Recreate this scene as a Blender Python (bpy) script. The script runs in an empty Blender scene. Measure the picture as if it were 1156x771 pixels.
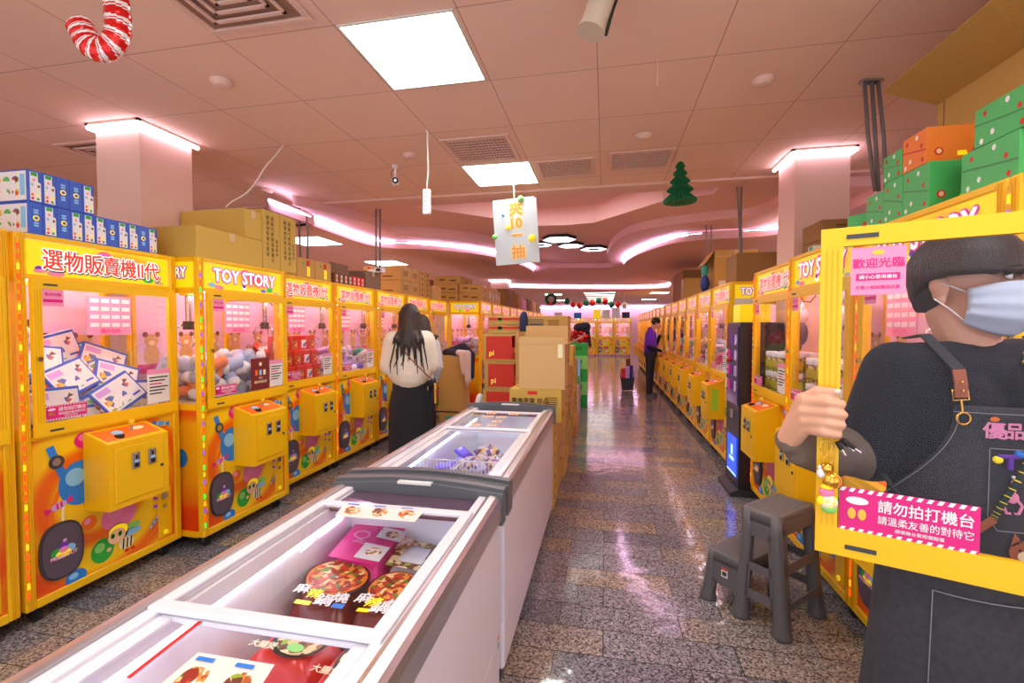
import bpy, bmesh, math, random
from mathutils import Vector, Matrix, Euler, geometry
PI = math.pi
R = math.radians
random.seed(7)
sc = bpy.context.scene
COL = sc.collection

# ---------------------------------------------------------------- camera
FPX = 520.0; VX = 683.0; HY = 369.0; CX = 578.0; CY = 385.5; EYE = 1.5
yaw = math.atan((VX - CX) / FPX); pit = math.atan((CY - HY) / FPX)
FW = Vector((-math.sin(yaw) * math.cos(pit), math.cos(yaw) * math.cos(pit), -math.sin(pit)))
RT = Vector((math.cos(yaw), math.sin(yaw), 0)); UP = RT.cross(FW)
CAMP = Vector((0, 0, EYE))
cd = bpy.data.cameras.new('camera'); cam = bpy.data.objects.new('camera', cd); COL.objects.link(cam)
cam.matrix_world = Matrix(((RT.x, UP.x, -FW.x, 0), (RT.y, UP.y, -FW.y, 0), (RT.z, UP.z, -FW.z, EYE), (0, 0, 0, 1)))
cd.sensor_width = 36; cd.lens = 36 * FPX / 1156; cd.clip_start = 0.02; cd.clip_end = 100
sc.camera = cam

# ---------------------------------------------------------------- exposure, world, main lamps
sc.view_settings.view_transform = 'Standard'; sc.view_settings.look = 'None'
sc.view_settings.gamma = 1; sc.view_settings.exposure = 0.10; sc.view_settings.use_curve_mapping = False
sc.cycles.use_denoising = True
sc.cycles.max_bounces = 8; sc.cycles.diffuse_bounces = 5; sc.cycles.glossy_bounces = 3
sc.cycles.transparent_max_bounces = 14; sc.cycles.transmission_bounces = 4
sc.cycles.sample_clamp_indirect = 4; sc.cycles.caustics_reflective = False; sc.cycles.caustics_refractive = False
WORLD_STR = 1.6
PANEL_STR = 20.0      # ceiling light panels
TUBE_STR = 27.0       # lamps inside the machines
LED_STR = 26.0        # pink white cove strips
w = bpy.data.worlds.new('world'); sc.world = w; w.use_nodes = True
w.node_tree.nodes['Background'].inputs[0].default_value = (0.97, 0.95, 1.0, 1)
w.node_tree.nodes['Background'].inputs[1].default_value = WORLD_STR


def area(name, loc, sx, sy, power, col=(1, 1, 1), rot=(0, 0, 0)):
    l = bpy.data.lights.new(name, 'AREA'); l.shape = 'RECTANGLE'; l.size = sx; l.size_y = sy; l.energy = power; l.color = col
    o = bpy.data.objects.new(name, l); COL.objects.link(o); o.location = loc; o.rotation_euler = rot
    return o


# ---------------------------------------------------------------- pixel -> place
def ray(x, y): return FW + RT * ((x - CX) / FPX) - UP * ((y - CY) / FPX)
def atZ(x, y, v): d = ray(x, y); return CAMP + d * ((v - EYE) / d.z)
def atX(x, y, v): d = ray(x, y); return CAMP + d * (v / d.x)
def atY(x, y, v): d = ray(x, y); return CAMP + d * (v / d.y)
def atD(x, y, v): return CAMP + ray(x, y) * v       # v = depth along the view axis


# ---------------------------------------------------------------- materials
def lin(c):
    return tuple((x / 255 / 12.92) if x / 255 <= 0.04045 else ((x / 255 + 0.055) / 1.055) ** 2.4 for x in c)


MATS = {}


def mat(name, rgb=None, rough=0.5, metal=0.0, emit=0.0, ecol=None, spec=None, coat=0.0, bump=0.0, bscale=60):
    """rgb in 0..255 sRGB"""
    if name in MATS: return MATS[name]
    m = bpy.data.materials.new(name); m.use_nodes = True
    b = m.node_tree.nodes['Principled BSDF']; c = lin(rgb) + (1,)
    b.inputs['Base Color'].default_value = c; b.inputs['Roughness'].default_value = rough
    b.inputs['Metallic'].default_value = metal; b.inputs['Coat Weight'].default_value = coat
    if spec is not None: b.inputs['Specular IOR Level'].default_value = spec
    if emit:
        b.inputs['Emission Color'].default_value = (lin(ecol) + (1,)) if ecol else c
        b.inputs['Emission Strength'].default_value = emit
    nt = m.node_tree
    if bump:
        n = nt.nodes.new('ShaderNodeTexNoise'); n.inputs['Scale'].default_value = bscale; n.inputs['Detail'].default_value = 3
        tc = nt.nodes.new('ShaderNodeTexCoord'); nt.links.new(tc.outputs['Object'], n.inputs['Vector'])
        bp = nt.nodes.new('ShaderNodeBump'); bp.inputs['Strength'].default_value = bump; bp.inputs['Distance'].default_value = 0.01
        nt.links.new(n.outputs['Fac'], bp.inputs['Height']); nt.links.new(bp.outputs[0], b.inputs['Normal'])
    MATS[name] = m
    return m


def varied(name, stops, scale=8, detail=4, rough=0.5, kind='noise', coord='Object', emit=0.0, bump=0.0, metal=0.0):
    """a material whose colour runs through noise or voronoi cells; stops = [(pos, rgb), ...]"""
    m = mat(name, stops[0][1], rough, metal); nt = m.node_tree; b = nt.nodes['Principled BSDF']
    tc = nt.nodes.new('ShaderNodeTexCoord')
    if kind == 'noise':
        t = nt.nodes.new('ShaderNodeTexNoise'); t.inputs['Detail'].default_value = detail; out = t.outputs['Fac']
    else:
        t = nt.nodes.new('ShaderNodeTexVoronoi'); sp = nt.nodes.new('ShaderNodeSeparateColor')
        nt.links.new(t.outputs['Color'], sp.inputs[0]); out = sp.outputs[0]
    t.inputs['Scale'].default_value = scale
    nt.links.new(tc.outputs[coord], t.inputs['Vector'])
    r = nt.nodes.new('ShaderNodeValToRGB'); e = r.color_ramp.elements
    while len(e) < len(stops): e.new(0.5)
    for k, (p, c) in enumerate(stops): e[k].position = p; e[k].color = lin(c) + (1,)
    if kind != 'noise': r.color_ramp.interpolation = 'CONSTANT'
    nt.links.new(out, r.inputs[0]); nt.links.new(r.outputs[0], b.inputs['Base Color'])
    if emit:
        nt.links.new(r.outputs[0], b.inputs['Emission Color']); b.inputs['Emission Strength'].default_value = emit
    if bump:
        bp = nt.nodes.new('ShaderNodeBump'); bp.inputs['Strength'].default_value = bump; bp.inputs['Distance'].default_value = 0.01
        nt.links.new(out, bp.inputs['Height']); nt.links.new(bp.outputs[0], b.inputs['Normal'])
    return m


def glass(name, tint=(255, 255, 255), refl=0.10, rough=0.02, edge=0.35):
    m = bpy.data.materials.new(name); m.use_nodes = True; nt = m.node_tree; nt.nodes.clear()
    o = nt.nodes.new('ShaderNodeOutputMaterial'); t = nt.nodes.new('ShaderNodeBsdfTransparent'); g = nt.nodes.new('ShaderNodeBsdfGlossy')
    g.inputs['Roughness'].default_value = rough; t.inputs[0].default_value = lin(tint) + (1,)
    x = nt.nodes.new('ShaderNodeMixShader'); lw = nt.nodes.new('ShaderNodeLayerWeight'); lw.inputs['Blend'].default_value = 0.35
    mm = nt.nodes.new('ShaderNodeMath'); mm.operation = 'MULTIPLY_ADD'; mm.inputs[1].default_value = edge; mm.inputs[2].default_value = refl * 0.35
    nt.links.new(lw.outputs['Facing'], mm.inputs[0])
    pw = nt.nodes.new('ShaderNodeMath'); pw.operation = 'POWER'; pw.inputs[1].default_value = 2.2
    nt.links.new(lw.outputs['Facing'], pw.inputs[0]); nt.links.new(pw.outputs[0], mm.inputs[0])
    nt.links.new(mm.outputs[0], x.inputs[0]); nt.links.new(t.outputs[0], x.inputs[1]); nt.links.new(g.outputs[0], x.inputs[2])
    nt.links.new(x.outputs[0], o.inputs[0]); MATS[name] = m
    return m


# ---------------------------------------------------------------- mesh builder
_tc = {}


def text_geo(s, off=0.0, shear=0.0, space=1.0):
    """2-D triangles of a line of text, one em high, centred on x"""
    k = (s, off, shear, space)
    if k in _tc: return _tc[k]
    c = bpy.data.curves.new('t', 'FONT'); c.body = s; c.size = 1; c.offset = off; c.shear = shear; c.space_character = space
    c.align_x = 'CENTER'; c.align_y = 'CENTER'; c.resolution_u = 2; c.fill_mode = 'FRONT'
    o = bpy.data.objects.new('t', c); COL.objects.link(o)
    bpy.context.view_layer.update()
    me = bpy.data.meshes.new_from_object(o.evaluated_get(bpy.context.evaluated_depsgraph_get()))
    vs = [(v.co.x, v.co.y) for v in me.vertices]; fs = [tuple(p.vertices) for p in me.polygons]
    if vs:
        cy = (max(v[1] for v in vs) + min(v[1] for v in vs)) / 2; cx = (max(v[0] for v in vs) + min(v[0] for v in vs)) / 2
        vs = [(x - cx, y - cy) for x, y in vs]
    bpy.data.objects.remove(o); bpy.data.curves.remove(c); bpy.data.meshes.remove(me)
    _tc[k] = (vs, fs)
    return _tc[k]


class MB:
    def __init__(self): self.v = []; self.f = []; self.mi = []; self.sm = []; self.mats = []; self.T = Matrix()

    def mid(self, m):
        if isinstance(m, str): m = MATS[m]
        if m not in self.mats: self.mats.append(m)
        return self.mats.index(m)

    def add(self, vs, fs, m, smooth=False, center=None):
        k = len(self.v); i = self.mid(m)
        vs = [Vector(p) for p in vs]
        for f in fs:
            if center is not None:
                a = vs[f[1]] - vs[f[0]]; b = vs[f[2]] - vs[f[0]]; n = a.cross(b)
                if n.dot(vs[f[0]] - Vector(center)) < 0: f = tuple(reversed(f))
            self.f.append(tuple(q + k for q in f)); self.mi.append(i); self.sm.append(smooth)
        self.v += [self.T @ p for p in vs]
        return self

    def box(self, x0, y0, z0, x1, y1, z1, m, ch=0.0):
        lo = (min(x0, x1), min(y0, y1), min(z0, z1)); hi = (max(x0, x1), max(y0, y1), max(z0, z1))
        cc = [(a + b) / 2 for a, b in zip(lo, hi)]
        if ch <= 0:
            vs = [((lo[0], hi[0])[i & 1], (lo[1], hi[1])[i >> 1 & 1], (lo[2], hi[2])[i >> 2]) for i in range(8)]
            fs = [(0, 1, 3, 2), (4, 5, 7, 6), (0, 1, 5, 4), (2, 3, 7, 6), (0, 2, 6, 4), (1, 3, 7, 5)]
            return self.add(vs, fs, m, False, cc)
        ch = min(ch, *[(b - a) * 0.49 for a, b in zip(lo, hi)])
        vs = []; ix = {}
        for c in range(8):
            s = (c & 1, c >> 1 & 1, c >> 2)
            for a in range(3):
                p = [hi[k] - (0 if k == a else ch) if s[k] else lo[k] + (0 if k == a else ch) for k in range(3)]
                ix[(s, a)] = len(vs); vs.append(p)
        fs = []
        def key(a, sa, b, sb, c, s_c):
            t = [0, 0, 0]; t[a] = sa; t[b] = sb; t[c] = s_c
            return tuple(t)
        for a in range(3):
            b, c = [q for q in range(3) if q != a]
            for sa in (0, 1):
                fs.append(tuple(ix[(key(a, sa, b, q[0], c, q[1]), a)] for q in ((0, 0), (1, 0), (1, 1), (0, 1))))
        for a, b, c in ((0, 1, 2), (0, 2, 1), (1, 2, 0)):
            for sa in (0, 1):
                for sb in (0, 1):
                    k0 = key(a, sa, b, sb, c, 0); k1 = key(a, sa, b, sb, c, 1)
                    fs.append((ix[(k0, a)], ix[(k1, a)], ix[(k1, b)], ix[(k0, b)]))
        for c in range(8):
            s = (c & 1, c >> 1 & 1, c >> 2); fs.append(tuple(ix[(s, a)] for a in range(3)))
        return self.add(vs, fs, m, False, cc)

    def cyl(self, p0, p1, r0, m, r1=None, n=14, cap=True, smooth=True):
        p0 = Vector(p0); p1 = Vector(p1); r1 = r0 if r1 is None else r1
        d = (p1 - p0).normalized(); u = d.orthogonal().normalized(); w_ = d.cross(u)
        vs = []
        for p, r in ((p0, r0), (p1, r1)):
            for i in range(n): a = 2 * PI * i / n; vs.append(p + (u * math.cos(a) + w_ * math.sin(a)) * r)
        self.add(vs, [(i, (i + 1) % n, n + (i + 1) % n, n + i) for i in range(n)], m, smooth)
        if cap: self.add(vs, [tuple(reversed(range(n))), tuple(range(n, 2 * n))], m, False)
        return self

    def tube(self, pts, r, m, n=8, closed=False, rad=None):
        pts = [Vector(p) for p in pts]; N = len(pts); vs = []; u = None
        for k, p in enumerate(pts):
            a = pts[k - 1] if (k > 0 or closed) else pts[k]; b = pts[(k + 1) % N] if (k < N - 1 or closed) else pts[k]
            d = (b - a).normalized() if (b - a).length > 1e-9 else Vector((0, 0, 1))
            u = d.orthogonal().normalized() if u is None else (u - d * u.dot(d)).normalized()
            w_ = d.cross(u); rr = rad[k] if rad else r
            for i in range(n): t = 2 * PI * i / n; vs.append(p + (u * math.cos(t) + w_ * math.sin(t)) * rr)
        fs = []
        for k in range(N if closed else N - 1):
            k2 = (k + 1) % N
            for i in range(n): fs.append((k * n + i, k * n + (i + 1) % n, k2 * n + (i + 1) % n, k2 * n + i))
        if not closed: fs += [tuple(reversed(range(n))), tuple(range((N - 1) * n, N * n))]
        return self.add(vs, fs, m, True)

    def lathe(self, prof, m, c=(0, 0, 0), n=20, sx=1, sy=1, smooth=True):
        vs = []; N = len(prof)
        for r, z in prof:
            for i in range(n): a = 2 * PI * i / n; vs.append((c[0] + r * sx * math.cos(a), c[1] + r * sy * math.sin(a), c[2] + z))
        fs = [(k * n + i, k * n + (i + 1) % n, (k + 1) * n + (i + 1) % n, (k + 1) * n + i) for k in range(N - 1) for i in range(n)]
        if prof[0][0] > 1e-6: fs.append(tuple(reversed(range(n))))
        if prof[-1][0] > 1e-6: fs.append(tuple(range((N - 1) * n, N * n)))
        return self.add(vs, fs, m, smooth)

    def ell(self, c, r, m, n=16, k=10, rot=None):
        c = Vector(c); r = (r, r, r) if not hasattr(r, '__len__') else r; q = rot or Matrix.Identity(3); vs = []
        for j in range(1, k):
            t = PI * j / k
            for i in range(n):
                a = 2 * PI * i / n
                vs.append(c + q @ Vector((r[0] * math.sin(t) * math.cos(a), r[1] * math.sin(t) * math.sin(a), r[2] * math.cos(t))))
        vs += [c + q @ Vector((0, 0, r[2])), c + q @ Vector((0, 0, -r[2]))]; T, B = len(vs) - 2, len(vs) - 1
        fs = [(j * n + i, (j + 1) * n + i, (j + 1) * n + (i + 1) % n, j * n + (i + 1) % n) for j in range(k - 2) for i in range(n)]
        fs += [(T, i, (i + 1) % n) for i in range(n)] + [(B, (k - 2) * n + (i + 1) % n, (k - 2) * n + i) for i in range(n)]
        return self.add(vs, fs, m, True)

    def prism(self, poly, o, u, v, w_, m, side=None):
        """poly in (u, v) about o, thick along vector w_"""
        o = Vector(o); u = Vector(u); v = Vector(v); w_ = Vector(w_); n = len(poly)
        a = [o + u * p[0] + v * p[1] for p in poly]; b = [q + w_ for q in a]; vs = a + b
        self.add(vs, [tuple(reversed(range(n))), tuple(range(n, 2 * n))], m)
        return self.add(vs, [(i, (i + 1) % n, n + (i + 1) % n, n + i) for i in range(n)], side or m)

    def loft(self, rings, m, smooth=True, cap=True):
        """rings: lists of equal-length points"""
        n = len(rings[0]); vs = [p for r in rings for p in r]
        fs = [(k * n + i, k * n + (i + 1) % n, (k + 1) * n + (i + 1) % n, (k + 1) * n + i) for k in range(len(rings) - 1) for i in range(n)]
        if cap: fs += [tuple(reversed(range(n))), tuple(range((len(rings) - 1) * n, len(rings) * n))]
        return self.add(vs, fs, m, smooth)

    def flat(self, poly, o, u, v, m):
        o = Vector(o); u = Vector(u); v = Vector(v)
        return self.add([o + u * p[0] + v * p[1] for p in poly], [tuple(range(len(poly)))], m)

    def disc(self, c, ru, rv, o, u, v, m, n=20, a0=0):
        return self.flat([(c[0] + ru * math.cos(2 * PI * i / n + a0), c[1] + rv * math.sin(2 * PI * i / n + a0)) for i in range(n)], o, u, v, m)

    def text(self, s, o, u, v, size, m, off=0.0, shear=0.0, width=None, space=1.0):
        """text centred at o, u = reading direction, v = up"""
        vs, fs = text_geo(s, 0, shear, space)
        if not vs: return self
        if off > 0:      # heavier lettering: the same glyphs laid side by side within a small radius
            n = 12 if off > 0.04 else (8 if off > 0.025 else 4); r = off * size * 0.9
            for i in range(n):
                a = 2 * PI * (i + 0.5) / n
                self.text(s, Vector(o) + Vector(u).cross(Vector(v)) * (0.00006 * (i + 1)) + Vector(u) * (r * math.cos(a)) + Vector(v) * (r * math.sin(a)), u, v, size, m, 0.0, shear, width, space)
        o = Vector(o); u = Vector(u); v = Vector(v); k = 1.0
        if width:
            b = text_geo(s, 0, shear, space)[0]; k = width / ((max(q[0] for q in b) - min(q[0] for q in b)) * size)
        return self.add([o + u * (p[0] * size * k) + v * (p[1] * size) for p in vs], fs, m)

    def build(self, name):
        me = bpy.data.meshes.new(name); me.from_pydata([tuple(p) for p in self.v], [], self.f)
        for m in self.mats: me.materials.append(m)
        me.polygons.foreach_set('material_index', self.mi); me.polygons.foreach_set('use_smooth', self.sm)
        me.update()
        return me


def link(name, data, parent=None):
    o = bpy.data.objects.new(name, data); COL.objects.link(o)
    if parent: o.parent = parent
    return o


def thing(name, label, cat, loc=(0, 0, 0), rotz=0.0, group=None):
    o = bpy.data.objects.new(name, None); COL.objects.link(o); o.empty_display_size = 0.1
    o.location = loc; o.rotation_euler = (0, 0, rotz); o['label'] = label; o['category'] = cat
    if group: o['group'] = group
    return o


def part(mb, name, parent, label=None, loc=None, rot=None):
    o = link(name, mb.build(name) if isinstance(mb, MB) else mb, parent)
    if label: o['label'] = label
    if loc: o.location = loc
    if rot: o.rotation_euler = rot
    return o


def single(mb, name, label, cat, loc=(0, 0, 0), rot=(0, 0, 0), group=None, kind=None, scale=None):
    o = link(name, mb.build(name) if isinstance(mb, MB) else mb)
    o.location = loc; o.rotation_euler = rot; o['label'] = label; o['category'] = cat
    if scale: o.scale = scale
    if group: o['group'] = group
    if kind: o['kind'] = kind
    return o


def struct(mb, name, parent=None):
    o = link(name, mb.build(name) if isinstance(mb, MB) else mb, parent)
    if not parent: o['kind'] = 'structure'
    return o


def dup(root, loc=None, rotz=None, label=None, group=None):
    r = root.copy(); COL.objects.link(r)
    if loc is not None: r.location = loc
    if rotz is not None: r.rotation_euler = (0, 0, rotz)
    if label: r['label'] = label
    if group: r['group'] = group
    for ch in list(root.children):
        c = ch.copy(); COL.objects.link(c); c.parent = r
        for g in ch.children:
            d = g.copy(); COL.objects.link(d); d.parent = c
    return r


XA = Vector((1, 0, 0)); YA = Vector((0, 1, 0)); ZA = Vector((0, 0, 1))
ORD = ['first', 'second', 'third', 'fourth', 'fifth', 'sixth', 'seventh', 'eighth', 'ninth', 'tenth', 'eleventh', 'twelfth', 'thirteenth', 'fourteenth', 'fifteenth', 'sixteenth', 'seventeenth', 'eighteenth', 'nineteenth', 'twentieth']
# ---------------------------------------------------------------- palette
mat('yellow', (247, 197, 9), 0.4)
mat('yellow_dark', (236, 178, 6), 0.4)
mat('white', (240, 240, 242), 0.4); mat('offwhite', (226, 222, 214), 0.6)
mat('black', (22, 22, 26), 0.5); mat('charcoal', (60, 62, 68), 0.4); mat('rubber', (28, 28, 30), 0.7)
mat('steel', (190, 192, 200), 0.25, 1.0); mat('chrome', (220, 220, 225), 0.12, 1.0); mat('gold', (235, 185, 80), 0.22, 1.0)
mat('red', (225, 35, 25), 0.5); mat('sign_red', (245, 50, 25), 0.5, emit=0.35)
mat('orange', (245, 120, 25), 0.5); mat('pink', (240, 130, 180), 0.5); mat('hotpink', (225, 20, 130), 0.5)
mat('blue', (35, 130, 225), 0.5); mat('lightblue', (140, 205, 250), 0.5); mat('green', (40, 175, 60), 0.5); mat('lightgreen', (140, 220, 110), 0.5)
mat('purple', (95, 40, 170), 0.5); mat('lilac', (215, 170, 240), 0.5); mat('navy', (30, 40, 90), 0.5)
mat('brown', (120, 70, 40), 0.6); mat('skinprint', (250, 205, 160), 0.6); mat('cream', (250, 240, 200), 0.5)
mat('sign_white', (255, 250, 245), 0.5, emit=0.5); mat('sign_purple', (110, 40, 170), 0.5, emit=0.3); mat('sign_pink', (245, 90, 150), 0.5, emit=0.4)
mat('sign_grey', (92, 80, 96), 0.5)
mat('sign_blue', (60, 90, 230), 0.5, emit=0.3); mat('sign_green', (40, 185, 60), 0.5, emit=0.3)
mat('carton', (196, 156, 84), 0.75, bump=0.15, bscale=90); mat('carton_dark', (150, 112, 62), 0.8); mat('carton_pale', (214, 176, 118), 0.75, bump=0.1, bscale=90)
mat('carton_olive', (205, 172, 80), 0.75, bump=0.1, bscale=90); mat('carton_grey', (132, 104, 82), 0.8, bump=0.1)
mat('tape', (214, 190, 140), 0.25, coat=0.4); mat('print', (110, 78, 40), 0.7); mat('print_dark', (60, 45, 35), 0.7)
mat('carton_red', (210, 45, 25), 0.6); mat('paper', (235, 232, 225), 0.7); mat('notice_pink', (225, 30, 130), 0.6)
mat('notice_pale', (242, 150, 190), 0.6); mat('magenta_panel', (235, 60, 160), 0.6)
mat('toy_blue', (50, 95, 205), 0.4)
mat('granite_gap', (60, 55, 50), 0.6)
mat('pink_paint', (232, 198, 186), 0.75, bump=0.05, bscale=40)
mat('cove_paint', (236, 192, 192), 0.7)
mat('led', (255, 235, 250), 0.5, emit=LED_STR, ecol=(242, 208, 255))
mat('panel_light', (255, 255, 255), 0.5, emit=PANEL_STR, ecol=(255, 252, 246))
mat('led_column', (255, 240, 250), 0.5, emit=11.0, ecol=(255, 222, 245))
mat('panel_far', (255, 255, 255), 0.5, emit=5.0, ecol=(255, 252, 246))
mat('tube_light', (255, 255, 255), 0.5, emit=TUBE_STR, ecol=(247, 226, 255))
mat('led_red', (255, 60, 10), 0.5, emit=2.2); mat('led_orange', (255, 150, 20), 0.5, emit=2.2)
mat('led_green', (30, 240, 60), 0.5, emit=1.6); mat('led_purple', (130, 60, 220), 0.5, emit=1.2)
mat('screen_blue', (30, 70, 255), 0.3, emit=1.6); mat('screen_light', (150, 190, 255), 0.3, emit=1.8)
glass('pane', refl=0.10); glass('tinted', (200, 196, 205), refl=0.2)
glass('door_pane', (244, 244, 247), refl=0.03, edge=0.16, rough=0.18)

# sign background: yellow with an orange-red burst behind the letters
def sign_bg():
    m = mat('sign_bg', (255, 225, 20), 0.4); nt = m.node_tree; b = nt.nodes['Principled BSDF']
    tc = nt.nodes.new('ShaderNodeTexCoord'); mp = nt.nodes.new('ShaderNodeMapping')
    mp.inputs['Location'].default_value = (-0.1, 0, -1.86); mp.inputs['Scale'].default_value = (1, 1, 1)
    mp.vector_type = 'POINT'; nt.links.new(tc.outputs['Object'], mp.inputs[0])
    ln = nt.nodes.new('ShaderNodeVectorMath'); ln.operation = 'MULTIPLY'; ln.inputs[1].default_value = (4.0, 0.0, 11.0)
    nt.links.new(mp.outputs[0], ln.inputs[0])
    le = nt.nodes.new('ShaderNodeVectorMath'); le.operation = 'LENGTH'; nt.links.new(ln.outputs[0], le.inputs[0])
    r = nt.nodes.new('ShaderNodeValToRGB'); e = r.color_ramp.elements; e[0].position = 0.15; e[0].color = lin((250, 90, 20)) + (1,)
    e[1].position = 0.95; e[1].color = lin((255, 222, 20)) + (1,)
    nt.links.new(le.outputs['Value'], r.inputs[0]); nt.links.new(r.outputs[0], b.inputs['Base Color'])
    nt.links.new(r.outputs[0], b.inputs['Emission Color']); b.inputs['Emission Strength'].default_value = 0.35


sign_bg()


def art_bg():
    """printed artwork ground: yellow middle running to orange-red at the lower left, with swirls"""
    m = mat('art_bg', (250, 200, 20), 0.35); nt = m.node_tree; b = nt.nodes['Principled BSDF']
    tc = nt.nodes.new('ShaderNodeTexCoord')
    wv = nt.nodes.new('ShaderNodeTexWave'); wv.wave_type = 'RINGS'; wv.rings_direction = 'Y'; wv.inputs['Scale'].default_value = 1.3; wv.inputs['Distortion'].default_value = 2.5
    wv.inputs['Detail'].default_value = 0
    mp = nt.nodes.new('ShaderNodeMapping'); mp.inputs['Location'].default_value = (0.1, 0, -0.55)
    nt.links.new(tc.outputs['Object'], mp.inputs[0]); nt.links.new(mp.outputs[0], wv.inputs['Vector'])
    r = nt.nodes.new('ShaderNodeValToRGB'); e = r.color_ramp.elements
    e[0].position = 0.05; e[0].color = lin((240, 110, 15)) + (1,); e[1].position = 0.6; e[1].color = lin((252, 208, 20)) + (1,)
    nt.links.new(wv.outputs['Fac'], r.inputs[0])
    sx = nt.nodes.new('ShaderNodeSeparateXYZ'); nt.links.new(tc.outputs['Object'], sx.inputs[0])
    a = nt.nodes.new('ShaderNodeMath'); a.operation = 'ABSOLUTE'; nt.links.new(sx.outputs[0], a.inputs[0])
    a2 = nt.nodes.new('ShaderNodeMapRange'); a2.inputs[1].default_value = 0.2; a2.inputs[2].default_value = 0.42; nt.links.new(a.outputs[0], a2.inputs[0])
    z2 = nt.nodes.new('ShaderNodeMapRange'); z2.inputs[1].default_value = 0.55; z2.inputs[2].default_value = 0.1; nt.links.new(sx.outputs[2], z2.inputs[0])
    mx = nt.nodes.new('ShaderNodeMath'); mx.operation = 'MULTIPLY'; mx.use_clamp = True
    ad = nt.nodes.new('ShaderNodeMath'); ad.operation = 'ADD'; ad.use_clamp = True; ad.inputs[1].default_value = 0.25; nt.links.new(z2.outputs[0], ad.inputs[0])
    nt.links.new(a2.outputs[0], mx.inputs[0]); nt.links.new(ad.outputs[0], mx.inputs[1])
    c = nt.nodes.new('ShaderNodeMix'); c.data_type = 'RGBA'; nt.links.new(mx.outputs[0], c.inputs['Factor'])
    nt.links.new(r.outputs[0], c.inputs[6]); c.inputs[7].default_value = lin((225, 60, 10)) + (1,)
    nt.links.new(c.outputs[2], b.inputs['Base Color'])


art_bg()
varied('back_print', [(0.35, (246, 226, 250)), (0.62, (236, 202, 246))], 3.0, 3, 0.6)
varied('food_a', [(0.0, (150, 40, 20)), (0.3, (235, 150, 60)), (0.5, (200, 60, 30)), (0.72, (245, 210, 150)), (0.88, (90, 140, 40))], 70, kind='vor', rough=0.35)
varied('food_b', [(0.0, (110, 60, 35)), (0.3, (230, 200, 150)), (0.55, (150, 100, 60)), (0.75, (245, 225, 180)), (0.9, (150, 180, 50))], 50, kind='vor', rough=0.35)
varied('food_c', [(0.0, (225, 150, 60)), (0.4, (250, 250, 245)), (0.6, (180, 90, 40)), (0.75, (250, 240, 220))], 90, kind='vor', rough=0.5)
varied('toy_print', [(0.0, (245, 245, 245)), (0.6, (90, 190, 90)), (0.7, (240, 200, 60)), (0.78, (220, 90, 60)), (0.86, (90, 110, 190)), (0.94, (120, 80, 60))], 38, kind='vor', rough=0.4)
varied('frost_silver', [(0.3, (120, 110, 160)), (0.55, (235, 225, 245)), (0.7, (150, 90, 170))], 30, 3, 0.35)
varied('denim', [(0.3, (50, 51, 58)), (0.7, (60, 61, 68))], 60, 3, 0.85)
varied('hair', [(0.35, (34, 25, 23)), (0.7, (62, 44, 38))], 6, 3, 0.55)
hm = MATS['hair'].node_tree; _hc = hm.nodes.new('ShaderNodeTexCoord'); _mp = hm.nodes.new('ShaderNodeMapping'); _mp.inputs['Scale'].default_value = (150, 150, 7)
_n = hm.nodes.new('ShaderNodeTexNoise'); _n.inputs['Scale'].default_value = 1.0; _b = hm.nodes.new('ShaderNodeBump'); _b.inputs['Strength'].default_value = 0.6; _b.inputs['Distance'].default_value = 0.004
hm.links.new(_hc.outputs['Object'], _mp.inputs[0]); hm.links.new(_mp.outputs[0], _n.inputs['Vector']); hm.links.new(_n.outputs['Fac'], _b.inputs['Height']); hm.links.new(_b.outputs[0], hm.nodes['Principled BSDF'].inputs['Normal'])
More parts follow.
